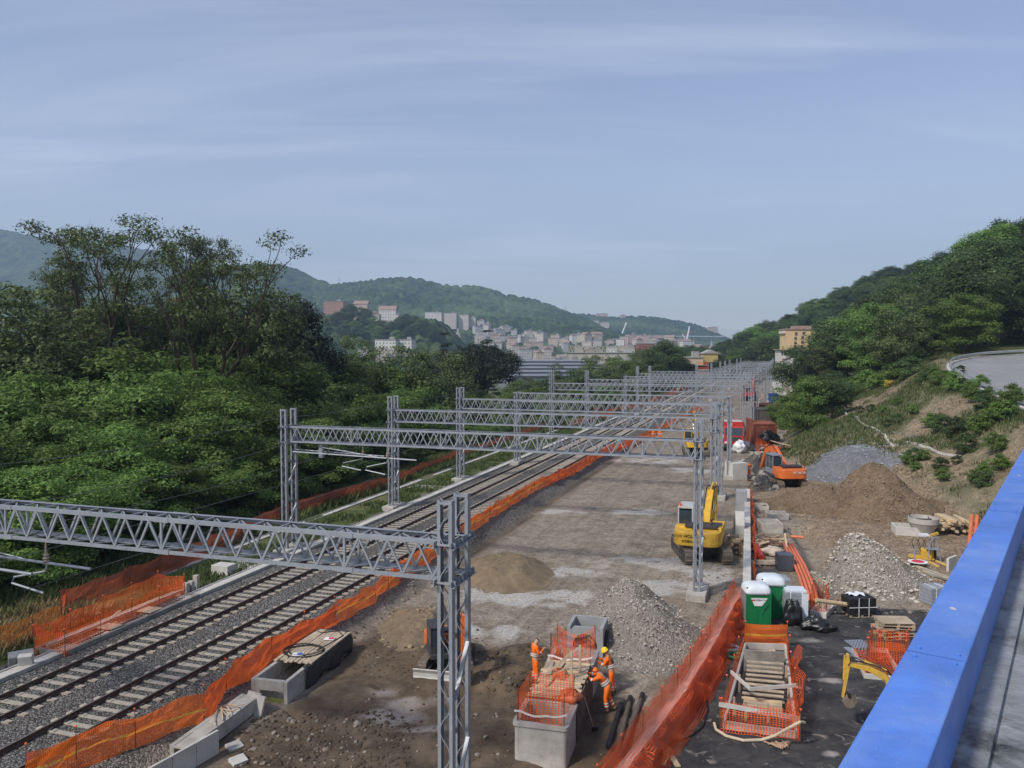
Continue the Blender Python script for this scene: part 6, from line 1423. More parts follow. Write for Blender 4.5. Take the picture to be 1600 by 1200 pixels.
# red lorry
g = G(1150, 706); t = thing('tipper_lorry', 'red tipper lorry parked behind the gantry columns', 'lorry', (g.x, g.y + 1.2, g.z), R(-14))
mb = MB(); mb.prism([(-1.1, .9), (1.0, .9), (1.0, 3.1), (-.75, 3.1), (-1.1, 2.0)], -1.25, 1.25, 'x'); cab = mb.build('cab', M_REDP, t, bevel=.06)
mb = MB(); mb.prism([(-1.115, 2.05), (-.80, 3.0), (-.78, 3.0), (-1.09, 2.05)], -1.08, 1.08, 'x'); mb.build('windscreen', M_GLASS, cab)
for sx in (-1, 1):
    MB().box((sx * 1.256, -.1, 2.5), (.02, 1.1, .8)).build('side_window', M_GLASS, cab); MB().box((sx * .95, -1.12, 1.15), (.35, .06, .22)).build('headlight', M_WHITE, cab); MB().box((sx * 1.42, -.9, 2.5), (.1, .12, .5)).build('mirror', M_BLACK, cab)
mb = MB(); mb.box((0, -1.12, 1.6), (1.7, .05, .5)); mb.box((0, -1.1, .75), (2.4, .2, .35)); mb.build('grille', M_DARK, cab)
mb = MB(); mb.box((0, 4.2, 2.0), (2.5, 5.8, .12)); mb.box((-1.22, 4.2, 2.75), (.08, 5.8, 1.5)); mb.box((1.22, 4.2, 2.75), (.08, 5.8, 1.5)); mb.box((0, 1.3, 2.8), (2.4, .08, 1.6)); mb.box((0, 7.1, 2.75), (2.4, .08, 1.5))
for k in range(8):
    for sx in (-1, 1): mb.box((sx * 1.28, 1.6 + k * .78, 2.7), (.07, .1, 1.4))
tb = mb.build('tipper_body', M_REDP, t); MB().box((0, 4.2, 3.35), (2.3, 5.6, .18)).build('white_load', M_CONC_L, tb)
MB().box((0, 3, .95), (1.0, 8, .3)).build('chassis', M_DARK, t)
for y in (-.2, 4.6, 6.0):
    for sx in (-1, 1):
        w_ = MB().tube([(sx * .85, y, .52), (sx * 1.22, y, .52)], .52, 18).build('wheel', M_BLACK, t); MB().tube([(sx * 1.2, y, .52), (sx * 1.24, y, .52)], .26, 12).build('rim', M_CONC, w_)
# ================================================================ portable toilets
M_GREEN = mat('green_plastic', (.008, .16, .055), .4, .12, 2, dirt=(.03, .15, .07), dirt_amt=.4)
M_GREYP = mat('grey_plastic', (.20, .225, .245), .5, .12, 2)
M_ROOFP = mat('translucent_white_roof', (.60, .655, .71), .4, .06, 2)
def toilet(label, pos, rz, sign):
    t = thing('portable_toilet', label, 'portable toilet', Vector(pos) - Vector((0, 0, .25)), rz); t.scale = (1, 1, .85); w_ = 1.14
    MB().box((0, 0, .08), (1.2, 1.2, .16)).build('base', M_GREYP, t, bevel=.02)
    mb = MB(); mb.box((w_ / 2 - .02, 0, 1.15), (.04, w_, 2.0)); mb.box((-w_ / 2 + .02, 0, 1.15), (.04, w_, 2.0)); mb.box((0, w_ / 2 - .02, 1.15), (w_ - .08, .04, 2.0))
    for sx in (-1, 1):
        for k in range(5): mb.box((sx * (w_ / 2 + .008), -.4 + k * .2, 1.15), (.018, .07, 1.8))
    mb.build('side_wall', M_GREYP, t)
    for sx in (-1, 1):
        for sy in (-1, 1): MB().box((sx * .53, sy * .53, 1.15), (.09, .09, 2.05)).build('corner_post', M_GREEN if sy < 0 else M_GREYP, t)
    mb = MB(); mb.box((0, -w_ / 2 + .02, 1.13), (w_ - .12, .05, 1.95)); mb.box((-.28, -w_ / 2 - .01, .75), (.42, .02, .95)); mb.box((.28, -w_ / 2 - .01, .75), (.42, .02, .95)); d = mb.build('door', M_GREEN, t, bevel=.01)
    mb = MB(); mb.beam((.15, -w_ / 2 - .03, 1.0), (.42, -w_ / 2 - .03, 1.65), .02, .02); mb.build('handle', M_DARK, d)
    mb = MB(); lv = [(.61, 2.12), (.61, 2.25), (.58, 2.42), (.50, 2.54), (.36, 2.61), (.16, 2.64)]; n = 24
    for r_, z in lv:
        for k in range(n): a = 6.2832 * (k + .5) / n; c, s = math.cos(a), math.sin(a); mb.v.append((r_ * math.copysign(abs(c) ** .35, c), r_ * math.copysign(abs(s) ** .35, s), z))
    for i in range(len(lv) - 1):
        for k in range(n): mb.f.append((i * n + k, i * n + (k + 1) % n, (i + 1) * n + (k + 1) % n, (i + 1) * n + k)); mb.mi.append(0)
    mb.f.append(tuple((len(lv) - 1) * n + k for k in range(n))); mb.mi.append(0); mb.f.append(tuple(range(n - 1, -1, -1))); mb.mi.append(0)
    rf = mb.build('roof', M_ROOFP, t, smooth=True); MB().tube([(-.5, -.45, 2.1), (-.5, -.45, 2.5)], .05, 8).build('vent_pipe', M_BLACK, rf)
    if sign:
        y = -w_ / 2 - .012; mb = MB(); mb.prism([(-.36, 1.95), (.40, 1.95), (.14, 1.52), (-.20, 1.52)], y - .008, y, 'y'); sg = mb.build('sign', M_WHITE, d)
        me = text_mesh('SEBACH', .13, .004); me.materials.append(M_DARK); o = link('lettering', me, sg); o.matrix_local = Matrix.Translation((.09, y - .012, 1.84)) @ Matrix.Rotation(R(90), 4, 'X')
        mb = MB(); mb.prism([(-.31, 1.79), (-.17, 1.79), (-.17, 1.86), (-.20, 1.91), (-.235, 1.86), (-.27, 1.91), (-.31, 1.86)], y - .012, y - .008, 'y'); mb.build('red_mark', M_SIGNR, sg)
    return t
g = G(1186, 981); toilet('front green portable toilet with a white sign on its door', (g.x, g.y + .55, g.z), R(-3), True)
g = G(1207, 968); toilet('rear green portable toilet half hidden by the one with the sign', (g.x + .12, g.y + .75, g.z), R(-3), False)
# ================================================================ right-hand yard
# big netted formwork pit in the yard
c4 = Gs([(1125, 1142), (1250, 1160), (1229, 1012), (1163, 1010)])
net_a = net_fence('orange net fence around the large timber pit in the dark yard', c4, 1.05, [M_NET, M_NET, M_NET_Y, M_NET], 61, sec=1, closed=True, stakes=1.9, sag=.08, wrinkle=.07, lean=-.08)
t = thing('formwork_pit', 'large timber pit with stacked boards inside an orange net fence', 'pit', (c4[0] + c4[1] + c4[2] + c4[3]) / 4); o0 = t.location.copy(); q = [v - o0 for v in c4]
def bl(u, v, z=0): return q[0].lerp(q[1], u).lerp(q[3].lerp(q[2], u), v) + Vector((0, 0, z))
mb = MB()
for a, b in (((.04, .03), (.96, .03)), ((.96, .03), (.96, .97)), ((.96, .97), (.04, .97)), ((.04, .97), (.04, .03))): mb.beam(bl(*a, .12), bl(*b, .12), .09, .26)
mb.build('curb_board', M_WHITE if False else M_CONC_L, t)
mb = MB(); mb.add([bl(.06, .05, .03), bl(.94, .05, .03), bl(.94, .95, .03), bl(.06, .95, .03)], [(0, 1, 2, 3)]); mb.build('pit_floor', mat('dark_pit_floor', (.06, .05, .045), .9, .3, 2), t)
mb = MB(); mb.beam(bl(.12, .66, .45), bl(.88, .66, .45), .12, .85); mb.build('concrete_panel', M_CONC_D, t)
for k in range(9):
    v = .30 + k * .035; zz = .18 + .06 * k; mb = MB(); mb.beam(bl(.22 + random.uniform(-.03, .02), v, zz), bl(.84 + random.uniform(-.02, .03), v + random.uniform(-.004, .004), zz), .15, .04); mb.build('board', M_WOOD, t)
for k in range(4): mb = MB(); mb.beam(bl(.24, .20 + k * .022, .15 + k * .05), bl(.80, .195 + k * .022, .15 + k * .05), .16, .06); mb.build('board', M_WOOD_L if k == 3 else M_WOOD, t)
mb = MB(); mb.beam(bl(.25, .8, .35), bl(.75, .82, .35), .5, .05); mb.beam(bl(.55, .74, .45), bl(.9, .74, .45), .1, .3); mb.build('formwork_board', M_WOOD_L, t)
for u, v in ((.13, .15), (.13, .4), (.9, .3), (.9, .55), (.3, .12), (.6, .13)): mb = MB(); mb.box(bl(u, v, .35), (.07, .07, .7)); mb.build('formwork_post', M_WOOD, t)
mb = MB(); mb.beam(bl(.02, .33, 1.0), bl(.35, .20, .88), .05, .13); mb.beam(bl(.35, .20, .88), bl(1.0, .27, .95), .05, .13); mb.beam(bl(-.02, .0, .92), bl(1.0, .02, .72), .05, .15); mb.build('guard_rail', M_CONC_L, t)
net_sheet([c4[1] - o0 + Vector((.0, .9, 0)), bl(1.0, .45), bl(1.02, .75)], 1.15, M_NET, t, 71, wrinkle=.22, lean=.25, slump=.3, name='draped_net')
pts = [P(1116, 1130, .15), P(1119, 1140, .1), P(1135, 1150, .08), P(1162, 1157, .08), P(1190, 1156, .1), P(1212, 1149, .35), P(1235, 1136, .8), P(1250, 1128, .95), P(1257, 1129, .85)]
tag(MB().tube(pts, .05, 8).build('hose', mat('cream_hose', (.50, .42, .31), .6, .12, 4)), 'thick cream hose curving in front of the netted timber pit', 'hose')
g = G(1219, 1166); pts = [g + Vector((.35 * math.sin(k * 1.7) * (.4 + .6 * math.sin(k * .31)) + (k / 20 - .9) * .25, .30 * math.cos(k * 2.3) * math.sin(k * .5), .03 + .05 * abs(math.sin(k * .9)))) for k in range(36)]
tag(MB().tube(pts, .025, 5).build('rope', mat('old_rope', (.42, .28, .20), .9, .25, 5)), 'tangled beige rope on the dark asphalt below the timber pit', 'rope')
for px, py, px2, py2, lb in ((1036, 1196, 1045, 1172, 'narrow plank piece by the netted wall'), (1048, 1182, 1059, 1200, 'short pale plank piece on the asphalt at the bottom')):
    a, b = G(px, py), G(px2, py2); mb = MB(); mb.beam(Vector((0, 0, .04)), b - a + Vector((0, 0, .05)), .18, .05); tag(mb.build('plank', M_WOOD_L, loc=a), lb, 'plank')
coilc = G(1139, 1018); coil(coilc.x, coilc.y, coilc.z + .1, .45, 4, .045, mat('grey_conduit', (.14, .16, .18), .5, .15, 4), 'grey conduit coil between netted wall and timber pit'); coil(coilc.x + .1, coilc.y - .7, coilc.z + .08, .35, 3, .03, mat('green_hose', (.03, .14, .06), .5, .15, 4), 'green hose coil between netted wall and timber pit')
pts = [P(x, y, .05) for x, y in ((1106, 1040), (1104, 1080), (1106, 1110), (1098, 1135), (1080, 1150), (1050, 1160), (1020, 1185))]; tag(MB().tube(pts, .035, 6).build('hose', M_BLACK), 'black hose snaking along the yard side of the netted wall', 'hose')
# wrapped stacks, bags, pallets
M_WRAP = mat('grey_wrapped_goods', (.26, .28, .31), .35, .18, 2.5, .4, 4, spec=.5)
def wrapped(label, px, py, w_, d_, h_, rz, hollow=False):
    g = G(px, py); t = thing('wrapped_stack', label, 'wrapped stack', (g.x, g.y + d_ / 2, g.z), rz)
    mb = MB(); n = int(h_ / .17)
    for k in range(n): mb.box((random.uniform(-.01, .01), 0, .12 + (k + .5) * (h_ - .12) / n), (w_, d_, (h_ - .12) / n - .012))
    mb.build('stacked_goods', M_WRAP, t, bevel=.015)
    mb = MB()
    for x in (-.25, .25):
        mb.box((x * w_, -d_ / 2 - .008, h_ / 2), (.04, .012, h_)); mb.box((x * w_, 0, h_ + .006), (.04, d_, .012))
    mb.build('strap', M_WHITE, t); mb = MB()
    for x in (-.4, 0, .4): mb.box((x * w_, 0, .05), (.1, d_, .1))
    mb.build('pallet_base', M_WOOD, t)
    if hollow: mb = MB(); mb.box((0, 0, h_ + .05), (w_ * .9, d_ * .9, .08)); mb.box((.38 * w_, -d_ / 2 - .012, h_ * .5), (.26 * w_, .02, h_ * .96)); mb.build('film_wrap', M_ROOFP, t)
    return t
wrapped('grey film-wrapped stack with a pale strip right of the portable toilets', 1246, 974, 1.05, .9, 1.45, R(-8), True)
wrapped('grey strapped stack of kerbs behind the portable toilets', 1216, 934, 1.35, 1.1, .95, R(-4))
g = G(1229, 893); MB().box((0, 0, .5), (.9, .9, .95)).build('x', mat('dark_grey_box', (.085, .095, .11), .4, .1, 3), loc=(g.x, g.y + .4, g.z), rz=R(-6), bevel=.03).name = 'storage_box'
bpy.data.objects['storage_box'].data.name = 'storage_box'
tag(bpy.data.objects['storage_box'], 'dark grey cube shaped box beside the orange pipes', 'box')
M_BAG = mat('black_bin_bag', (.015, .016, .018), .28, .2, 5, .8, 7, spec=.6)
def bag(label, px, py, sx, sy, sz, seed, m=None, name='bin_bag'):
    g = G(px, py); r_ = np.random.default_rng(seed); mb = MB(); n, k = 30, 18
    def f(i, j):
        a = i / (n - 1) * 6.28318; b = j / (k - 1) * math.pi; q = 1 + .55 * float(fbm(np.array([math.cos(a) * 2.4 + seed]), np.array([math.sin(a) * 2.4 + b * 2.3]), seed, 5)[0]) + .12 * math.sin(3 * a + seed) * math.sin(b)
        return (sx * q * math.cos(a) * math.sin(b), sy * q * math.sin(a) * math.sin(b), max(-.02, sz * .42 + sz * .58 * q * (-math.cos(b) if b > 1.57 else -math.cos(b) * .8)))
    mb.grid(n, k, f); return tag(mb.build(name, m or M_BAG, loc=g, smooth=True), label, 'bag')
bag('tall black bin bag between toilets and wrapped stack', 1236, 976, .42, .36, 1.15, 3); bag('wide black bin bag at the foot of the wrapped stack', 1272, 984, .6, .4, .62, 5); bag('flat black bin bag right of the wide one', 1288, 986, .5, .35, .35, 8)
bag('pale sack lying in the timber scrap beside the straight wall', 1208, 868, .7, .5, .55, 12, mat('beige_sack', (.45, .38, .32), .8, .15, 4), 'sack')
bag('white bulk bag far away below the slim lattice mast', 1155, 708, .75, .7, 1.5, 14, M_WHITE, 'bulk_bag'); bag('translucent white bag right of the white bulk bag', 1164, 700, .6, .5, .8, 16, M_WHITE, 'bulk_bag')
# small netted pit with a tube
t, w_ = box_thing('small_pit', 'small concrete pit frame holding orange nets and a pale tube', 'pit', G(1265, 962), G(1291, 967), 1.6, .3, .1, M_CONC_L)
net_fence('orange net wrapped around the small pit at the end of the orange pipes', Gs([(1266, 960), (1291, 964), (1293, 940), (1270, 935)]), .95, [M_NET], 81, sec=1, closed=True, stakes=.9, wrinkle=.12, sag=.15)
a, b = P(1275, 938, .9), P(1326, 945, .55); tag(MB().tube([a, b], .11, 8).build('timber_pole', M_WOOD_L), 'pale round pole lying across the small netted pit', 'pole')
# four orange pipes in the trench
L4 = [(1231, 850), (1240, 866), (1250, 884), (1258, 903), (1265, 924), (1268, 938)]
for k in range(4):
    pts = [P(x + (k - 1.5) * 6.2 * (.72 + .28 * (y - 850) / 90), y, .35 - (.15 if i == 5 else 0)) for i, (x, y) in enumerate(L4)]
    tag(MB().tube(pts, .085, 8).build('orange_pipe', M_ORANGE_PIPE, smooth=True), ['leftmost', 'second from the left', 'third from the left', 'rightmost'][k] + ' of the four parallel orange pipes in the trench', 'pipe', 'parallel orange pipes in the trench')
a, b = P(1236, 838, .2), P(1256, 840, .2); tag(MB().tube([a, b], .10, 8).build('orange_pipe', M_ORANGE_PIPE), 'short orange pipe lying in the dark hollow above the four pipes', 'pipe')
a, b = P(1182, 854, .3), P(1190, 872, .15); tag(MB().tube([a, b], .2, 10).build('red_pipe', M_REDP), 'thick red pipe beside the straight wall', 'pipe')
# black crates on a pallet, pallet stack, grey plastic crate, netted crate
def pallet(parent=None, loc=(0, 0, 0), rz=0, m=None, name='wooden_pallet'):
    mb = MB()
    for k in range(7): mb.box((0, -.36 + k * .12, .13), (1.2, .095, .022))
    for x in (-.55, 0, .55): mb.box((x, 0, .10), (.1, .8, .03)); [mb.box((x, y, .05), (.1, .1, .075)) for y in (-.34, 0, .34)]
    for y in (-.34, 0, .34): mb.box((0, y, .008), (1.2, .1, .018))
    return mb.build(name, m or M_WOOD, parent, loc=loc, rz=rz)
g = G(1348, 966); t = thing('crate_stack', 'block of black crates strapped on a pallet in the yard', 'crates', (g.x, g.y + .5, g.z), R(4))
mb = MB()
for k in range(4):
    for r_ in range(2): mb.box((-.5 + k * .335, -.22 + r_ * .45, .36), (.32, .43, .42)); mb.box((-.5 + k * .335, -.22 + r_ * .45, .75), (.32, .43, .34))
mb.build('black_crates', M_BLACK, t, bevel=.012); pallet(t, name='pallet_base'); mb = MB(); mb.box((0, -.45, .5), (1.36, .012, .03)); mb.box((-.2, -.45, .5), (.03, .012, .9)); mb.box((.3, -.45, .5), (.03, .012, .9)); mb.build('strap', M_WHITE, t)
mb = MB(); mb.grid(10, 6, lambda i, j: (-.45 + i * .09, .05 + j * .09, .96 + .06 * math.sin(i * 1.3 + j))); mb.build('plastic_sheet', M_ROOFP, t, smooth=True)
g = G(1405, 1000)
for k, (dx, dz, rz) in enumerate(((0, 0, .15), (.1, .15, -.1), (-.12, .30, .2), (.0, .46, -.15), (-.02, .62, -.05))):
    o = pallet(loc=(g.x + dx, g.y + .5 + random.uniform(-.1, .1), g.z + dz), rz=rz); o.rotation_euler.x = random.uniform(-.03, .03); o.scale = (1.2, 1.2, 1.1); tag(o, ['lowest', 'second lowest', 'middle', 'second highest', 'topmost'][k] + ' wooden pallet of the stack beside the blue parapet', 'pallet', 'stacked wooden pallets')
g = G(1347, 1024); t = thing('plastic_crate', 'grey plastic lattice crate lying left of the orange netted frame', 'crate', (g.x, g.y + .4, g.z), R(5)); mb = MB()
for k in range(6): mb.box((-.35 + k * .14, 0, .35), (.04, .9, .04)); mb.box((-.35 + k * .14, -.45, .18), (.04, .04, .36))
for k in range(5): mb.box((0, -.4 + k * .2, .35), (.8, .04, .04))
mb.box((0, 0, .03), (.8, .9, .05)); mb.build('lattice', mat('blue_grey_plastic', (.25, .29, .36), .5, .1, 4), t)
c4b = Gs([(1350, 1060), (1412, 1066), (1419, 1022), (1355, 1018)])
t, w_ = box_thing('netted_crate', 'white timber frame covered with orange net beside the parapet', 'frame', c4b[0], c4b[1], (c4b[3] - c4b[0]).length, .22, .1, M_CONC_L, floor=False)
mb = MB(); mb.grid(12, 10, lambda i, j: (w_ * i / 11, (c4b[3] - c4b[0]).length * j / 9, .26 + .03 * math.sin(i * 1.1 + j * .8)), uvfn=lambda i, j: (w_ * i / 11, 1.5 * j / 9)); mb.build('net_cover', M_NET, t)
net_fence('upright orange net cage behind the white netted frame', Gs([(1355, 1034), (1416, 1040), (1420, 1020), (1362, 1014)]), .95, [M_NET], 91, sec=1, closed=True, stakes=1.0, wrinkle=.05)
# concrete troughs, kibble, timber, tripod ... of the upper yard
def tub(label, px, py, w_, l_, h_, rz, m=None):
    g = G(px, py); rr_ = Matrix.Rotation(rz, 3, 'Z'); a = g + rr_ @ Vector((-w_ / 2, 0, 0)); b = g + rr_ @ Vector((w_ / 2, 0, 0)); return box_thing('concrete_tub', label, 'concrete tub', a, b, l_, h_, .1, m or M_CONC, g.z)
tub('upper pale concrete tub lying on the brown earth', 1217, 813, 1.5, 1.5, .45, R(-6)); tub('grey concrete tub holding a black bag beside the straight wall', 1207, 834, 1.5, 1.8, .7, R(-5)); tub('flat concrete tub half sunk in earth by the wall end', 1190, 797, 1.2, 1.6, .3, R(-10)); tub('long concrete tub beside the round concrete bucket', 1424, 838, 2.0, 1.6, .6, R(-14), M_CONC_L)
bag('black bag lying in the grey concrete tub', 1198, 822, .45, .4, .5, 22)
g = G(1447, 838); t = thing('concrete_bucket', 'round tapering concrete skip standing by the timber stack', 'concrete skip', (g.x, g.y + .4, g.z)); MB().lathe([(.55, 0), (.75, .45), (.95, .85), (1.0, .9), (1.0, 1.25), (.93, 1.25), (.9, .95), (.4, .6)], n=28, capt=True).build('drum', M_CONC, t, smooth=False)
mb = MB()
for a in (0.4, 2.5, 4.6): mb.tube([(.9 * math.cos(a), .9 * math.sin(a), 1.25), (.9 * math.cos(a), .9 * math.sin(a), 1.45), (.75 * math.cos(a), .75 * math.sin(a), 1.45)], .03, 5)
mb.box((0, 0, 1.1), (1.1, .1, .12)); mb.build('lifting_lug', M_DARK, t)
g = G(1490, 836); t = thing('timber_stack', 'untidy stack of pale squared timbers at the foot of the embankment', 'timber stack', g, R(-12)); rs = random.Random(8)
for k in range(34):
    mb = MB(); x = rs.uniform(-1.5, 1.6); z = .3 + .18 * (k // 7) + rs.uniform(0, .04); a = rs.uniform(-.14, .14) + (.3 if k % 9 == 0 else 0); mb.box((x * (1 - .12 * (k // 7)), .8 + rs.uniform(-.3, .3), z), (.19, rs.uniform(1.7, 2.6), .15), Matrix.Rotation(a + 1.2 * (k % 11 == 5), 3, 'Z')); mb.build('timber', rs.choice([M_WOOD, M_WOOD_L, M_WOOD_L]), t)
for px, lb in ((1518.5, 'left orange pipe standing upright by the blue parapet'), (1527, 'right orange pipe standing upright by the blue parapet')):
    b = P(px - 4, 856, 0); a = A(px, 804, b.y + .3); tag(MB().tube([b, a], .12, 10).build('orange_pipe', M_ORANGE_PIPE), lb, 'pipe')
g = G(1457, 878); t = thing('survey_tripod', 'metal trestle with four splayed legs carrying a yellow tool', 'trestle', g)
for dx, dy in ((-.42, -.2), (.40, -.25), (-.2, .4), (.35, .4)): MB().tube([(dx, dy, 0), (dx * .35, dy * .3, 1.5)], .03, 6).build('leg', M_GALV, t)
mb = MB(); mb.box((0, 0, 1.52), (.5, .35, .06)); mb.box((0, 0, .8), (.7, .5, .03)); mb.build('top_plate', M_GALV, t); mb = MB(); mb.beam((-.2, 0, 1.6), (.35, .1, 1.75), .12, .14); mb.build('tool', M_YEL2, t); MB().box((-.45, .2, 1.62), (.5, .35, .12)).build('white_cloth', M_WHITE, t)
g = G(1441, 874); t = thing('vibrating_plate', 'small yellow plate compactor with looped handles near the trestle', 'compactor', g, R(-20)); mb = MB(); mb.box((.25, 0, .42), (.7, .55, .55)); mb.build('engine_cover', M_YEL2, t, bevel=.06); mb = MB(); mb.prism([(-.75, .12), (-.2, .05), (.6, .05), (.65, .15), (-.7, .22)], -.3, .3, 'y'); mb.build('base_plate', M_YEL2, t); mb = MB(); mb.box((.68, 0, .4), (.12, .5, .5)); mb.build('radiator', M_BLACK, t)
for k in range(3): MB().tube([(-.4 + k * .3, 0, .5), (-.6 + k * .3, 0, 1.0), (-.5 + k * .35, 0, 1.35), (-.25 + k * .35, 0, 1.2), (-.1 + k * .3, 0, .7)], .018, 5).build('handle', M_BLACK, t)
for px, py, px2, py2, lb in ((1449, 878, 1466, 887, 'left yellow batten lying before the trestle'), (1463, 878, 1482, 886, 'right yellow batten lying before the trestle')):
    a, b = G(px, py), G(px2, py2); mb = MB(); mb.beam(Vector((0, 0, .06)), b - a + Vector((0, 0, .06)), .14, .08); tag(mb.build('batten', mat('yellow_timber', (.62, .42, .13), .7, .12, 3), loc=a), lb, 'batten')
for k in range(7):
    a, b = G(1430 + k * 3, 886 + k * 2), G(1480 + k * 3, 904 + k * 1.5); mb = MB(); mb.beam(Vector((0, 0, .08 + .03 * (k % 2))), b - a + Vector((0, 0, .1)), .18, .1); tag(mb.build('weathered_beam', M_WOOD if k % 3 else M_CONC_D, loc=a), 'weathered timber beam lying in the row behind the rubble heap', 'beam', 'beams lying behind the rubble heap')
g = G(1434, 884); t = thing('road_sign', 'small red and white sign lying on the beams before the compactor', 'sign', g + Vector((0, 0, .25)), 0); MB().lathe([(.55, 0), (.55, .02)], n=24).build('disc', M_WHITE, t); MB().lathe([(.36, .022), (.36, .03)], n=24).build('red_field', M_SIGNR, t); MB().tube([(0, .4, .02), (.05, .5, .7)], .03, 6).build('post', M_GALV, t)
wrapped('grey film-wrapped crate half hidden by the blue parapet', 1468, 950, 1.1, .9, 1.0, R(10)); g = G(1466, 962); mb = MB(); mb.box((0, 0, .2), (.6, .5, .1)); mb.box((-.2, 0, .1), (.1, .5, .2)); mb.box((.2, 0, .1), (.1, .5, .2)); tag(mb.build('white_bench', M_WHITE, loc=g), 'small white bench below the wrapped crate at the parapet', 'bench')
cblock(1487, 890, (1.2, .15, .8), 'upright pale slab standing near the blue parapet', M_CONC_L, R(40), name='concrete_slab')
# scrap timber heap beside the straight wall
g = G(1204, 862); t = thing('scrap_timber_heap', 'heap of broken boards and rusty scrap beside the straight wall', 'scrap heap', g)
for k in range(38):
    mb = MB(); a = rs.uniform(-.5, .5) + (1.4 if k % 5 == 0 else 0); mb.box((rs.uniform(-1.1, 1.1), rs.uniform(-.2, 2.6), .08 + rs.uniform(0, .55) * (1 - abs(k / 38 - .5))), (rs.uniform(.9, 2.0), rs.uniform(.08, .2), .04), Matrix.Rotation(a, 3, 'Z') @ Matrix.Rotation(rs.uniform(-.25, .25), 3, 'Y')); mb.build('board', rs.choice([M_WOOD, M_WOOD_L, M_WOOD, M_STAKE]), t)
mb = MB(); mb.box((1.1, .4, .5), (.1, 1.8, .35), Matrix.Rotation(-.25, 3, 'Z') @ Matrix.Rotation(.3, 3, 'X')); mb.build('leaning_board', M_WOOD_L, t)
for px, py, lb in ((1184, 884, 'left grey pallet on the ground beside the dark box'), (1208, 884, 'right pale pallet on the ground beside the dark box')): g = G(px, py); o = pallet(loc=(g.x, g.y + .3, g.z), rz=.1); o.scale = (1.1, 1.3, 1); tag(o, lb, 'pallet')
net_fence('orange net around the scrap on the rubble mound', Gs([(1186, 722), (1181, 706), (1186, 700)], 2.2) + Gs([(1218, 716)], 2.0), 1.3, [M_NET], 97, sec=9, wrinkle=.15)
net_fence('lower orange net in front of the scrap on the rubble mound', Gs([(1182, 722), (1218, 726)], 1.6), 1.4, [M_NET], 99, sec=9, wrinkle=.08)
net_fence('orange net fence beside the red lorry', Gs([(1157, 696), (1164, 687), (1173, 678)]), 1.6, [M_NET], 98, sec=9, wrinkle=.1)
bag('large black bag on the rubble mound above the excavator', 1192, 712, 1.1, .9, 1.0, 31); bag('black bag behind the scrap of the rubble mound', 1200, 694, 1.3, .9, 1.8, 33)
g = G(1218, 712, 2); t = thing('scrap_timber_heap', 'heap of brown boards lying on the rubble mound by the slope', 'scrap heap', g)
for k in range(26): mb = MB(); mb.box((rs.uniform(-2, 1.6), rs.uniform(-1.5, 1.5), .1 + rs.uniform(0, 1.1)), (rs.uniform(1.5, 3), rs.uniform(.2, .6), .06), Matrix.Rotation(rs.uniform(-.5, .5), 3, 'Z') @ Matrix.Rotation(rs.uniform(-.2, .2), 3, 'Y')); mb.build('board', rs.choice([M_WOOD, M_WOOD_L, M_STAKE]), t)
mb = MB(); mb.box((.8, .5, 1.3), (3, 2, .06), Matrix.Rotation(.25, 3, 'Y')); mb.build('board', M_WOOD_L, t)
cblock(1150, 748, (1.7, 1.5, 1.7), 'large pale concrete cube left of the boulders', M_CONC_L, .3); g = G(1180, 752); t = thing('workbench', 'low dark trestle bench in front of the boulders', 'bench', g); MB().box((0, 0, .6), (1.6, .5, .06)).build('top', M_DARK, t)
for x in (-.7, .7): MB().box((x, 0, .3), (.06, .45, .6)).build('leg', M_DARK, t)
a, b = P(1178, 753, .2), P(1206, 753, .2); tag(MB().tube([a, b], .16, 8).build('drain_pipe', M_BLACK), 'black pipe lying at the foot of the boulders', 'pipe'); bag('orange crumpled net bundle on the black pipe', 1188, 755, .5, .3, .6, 41, M_ORANGE_PIPE, 'net_bundle')
# ---- far yard: containers, slab, retaining wall, buildings
def container(label, px0, px1, py, ytop, ln, m, rz=0, openm=None):
    a, b = G(px0, py), P(px1, py, 0); w_ = (b - a).length; h_ = A(px0, ytop, a.y).z - a.z; t = thing('steel_container', label, 'container', a, rz); mb = MB(); n = 18
    prof = []
    for k in range(n): x = w_ * k / n; d = .06; prof += [(x, 0), (x + w_ / n * .4, 0), (x + w_ / n * .5, d), (x + w_ / n * .9, d)]
    prof += [(w_, 0), (w_, ln), (0, ln)]; mb.prism(prof, .12, h_ - .1, 'z'); mb.build('corrugated_wall', m, t)
    mb = MB()
    for z in (.06, h_ - .04): mb.box((w_ / 2, -.02, z), (w_ + .1, .12, .14)); mb.box((w_ / 2, ln + .02, z), (w_ + .1, .12, .14)); mb.box((-.02, ln / 2, z), (.12, ln, .14)); mb.box((w_ + .02, ln / 2, z), (.12, ln, .14))
    for x in (0, w_): mb.box((x, -.03, h_ / 2), (.16, .14, h_))
    mb.build('container_frame', m, t); return t
M_RUSTC = mat('rust_red_container', (.26, .085, .05), .75, .25, 1.5, dirt=(.14, .06, .04), dirt_amt=.5)
container('rust red corrugated container under the big light green bush', 1177, 1212, 694, 662, 5, M_RUSTC, R(-6)); container('tall rusty panel side of the rust red container', 1173, 1178, 690, 657, 5, M_RUSTC, R(-6)); container('dark grey mesh sided container behind the rusty one', 1183, 1222, 668, 640, 6, mat('dark_mesh_container', (.09, .085, .085), .8, .25, 2, dirt=(.16, .12, .09), dirt_amt=.5), R(-6)); container('blue container beside the far retaining wall', 1205, 1216, 630, 616, 5, mat('blue_container', (.03, .07, .22), .6, .2, 2), R(-10)); container('reddish open container on the mesh sided one', 1185, 1222, 655, 632, 5, mat('dark_red_container', (.12, .045, .035), .8, .2, 2), R(-6))
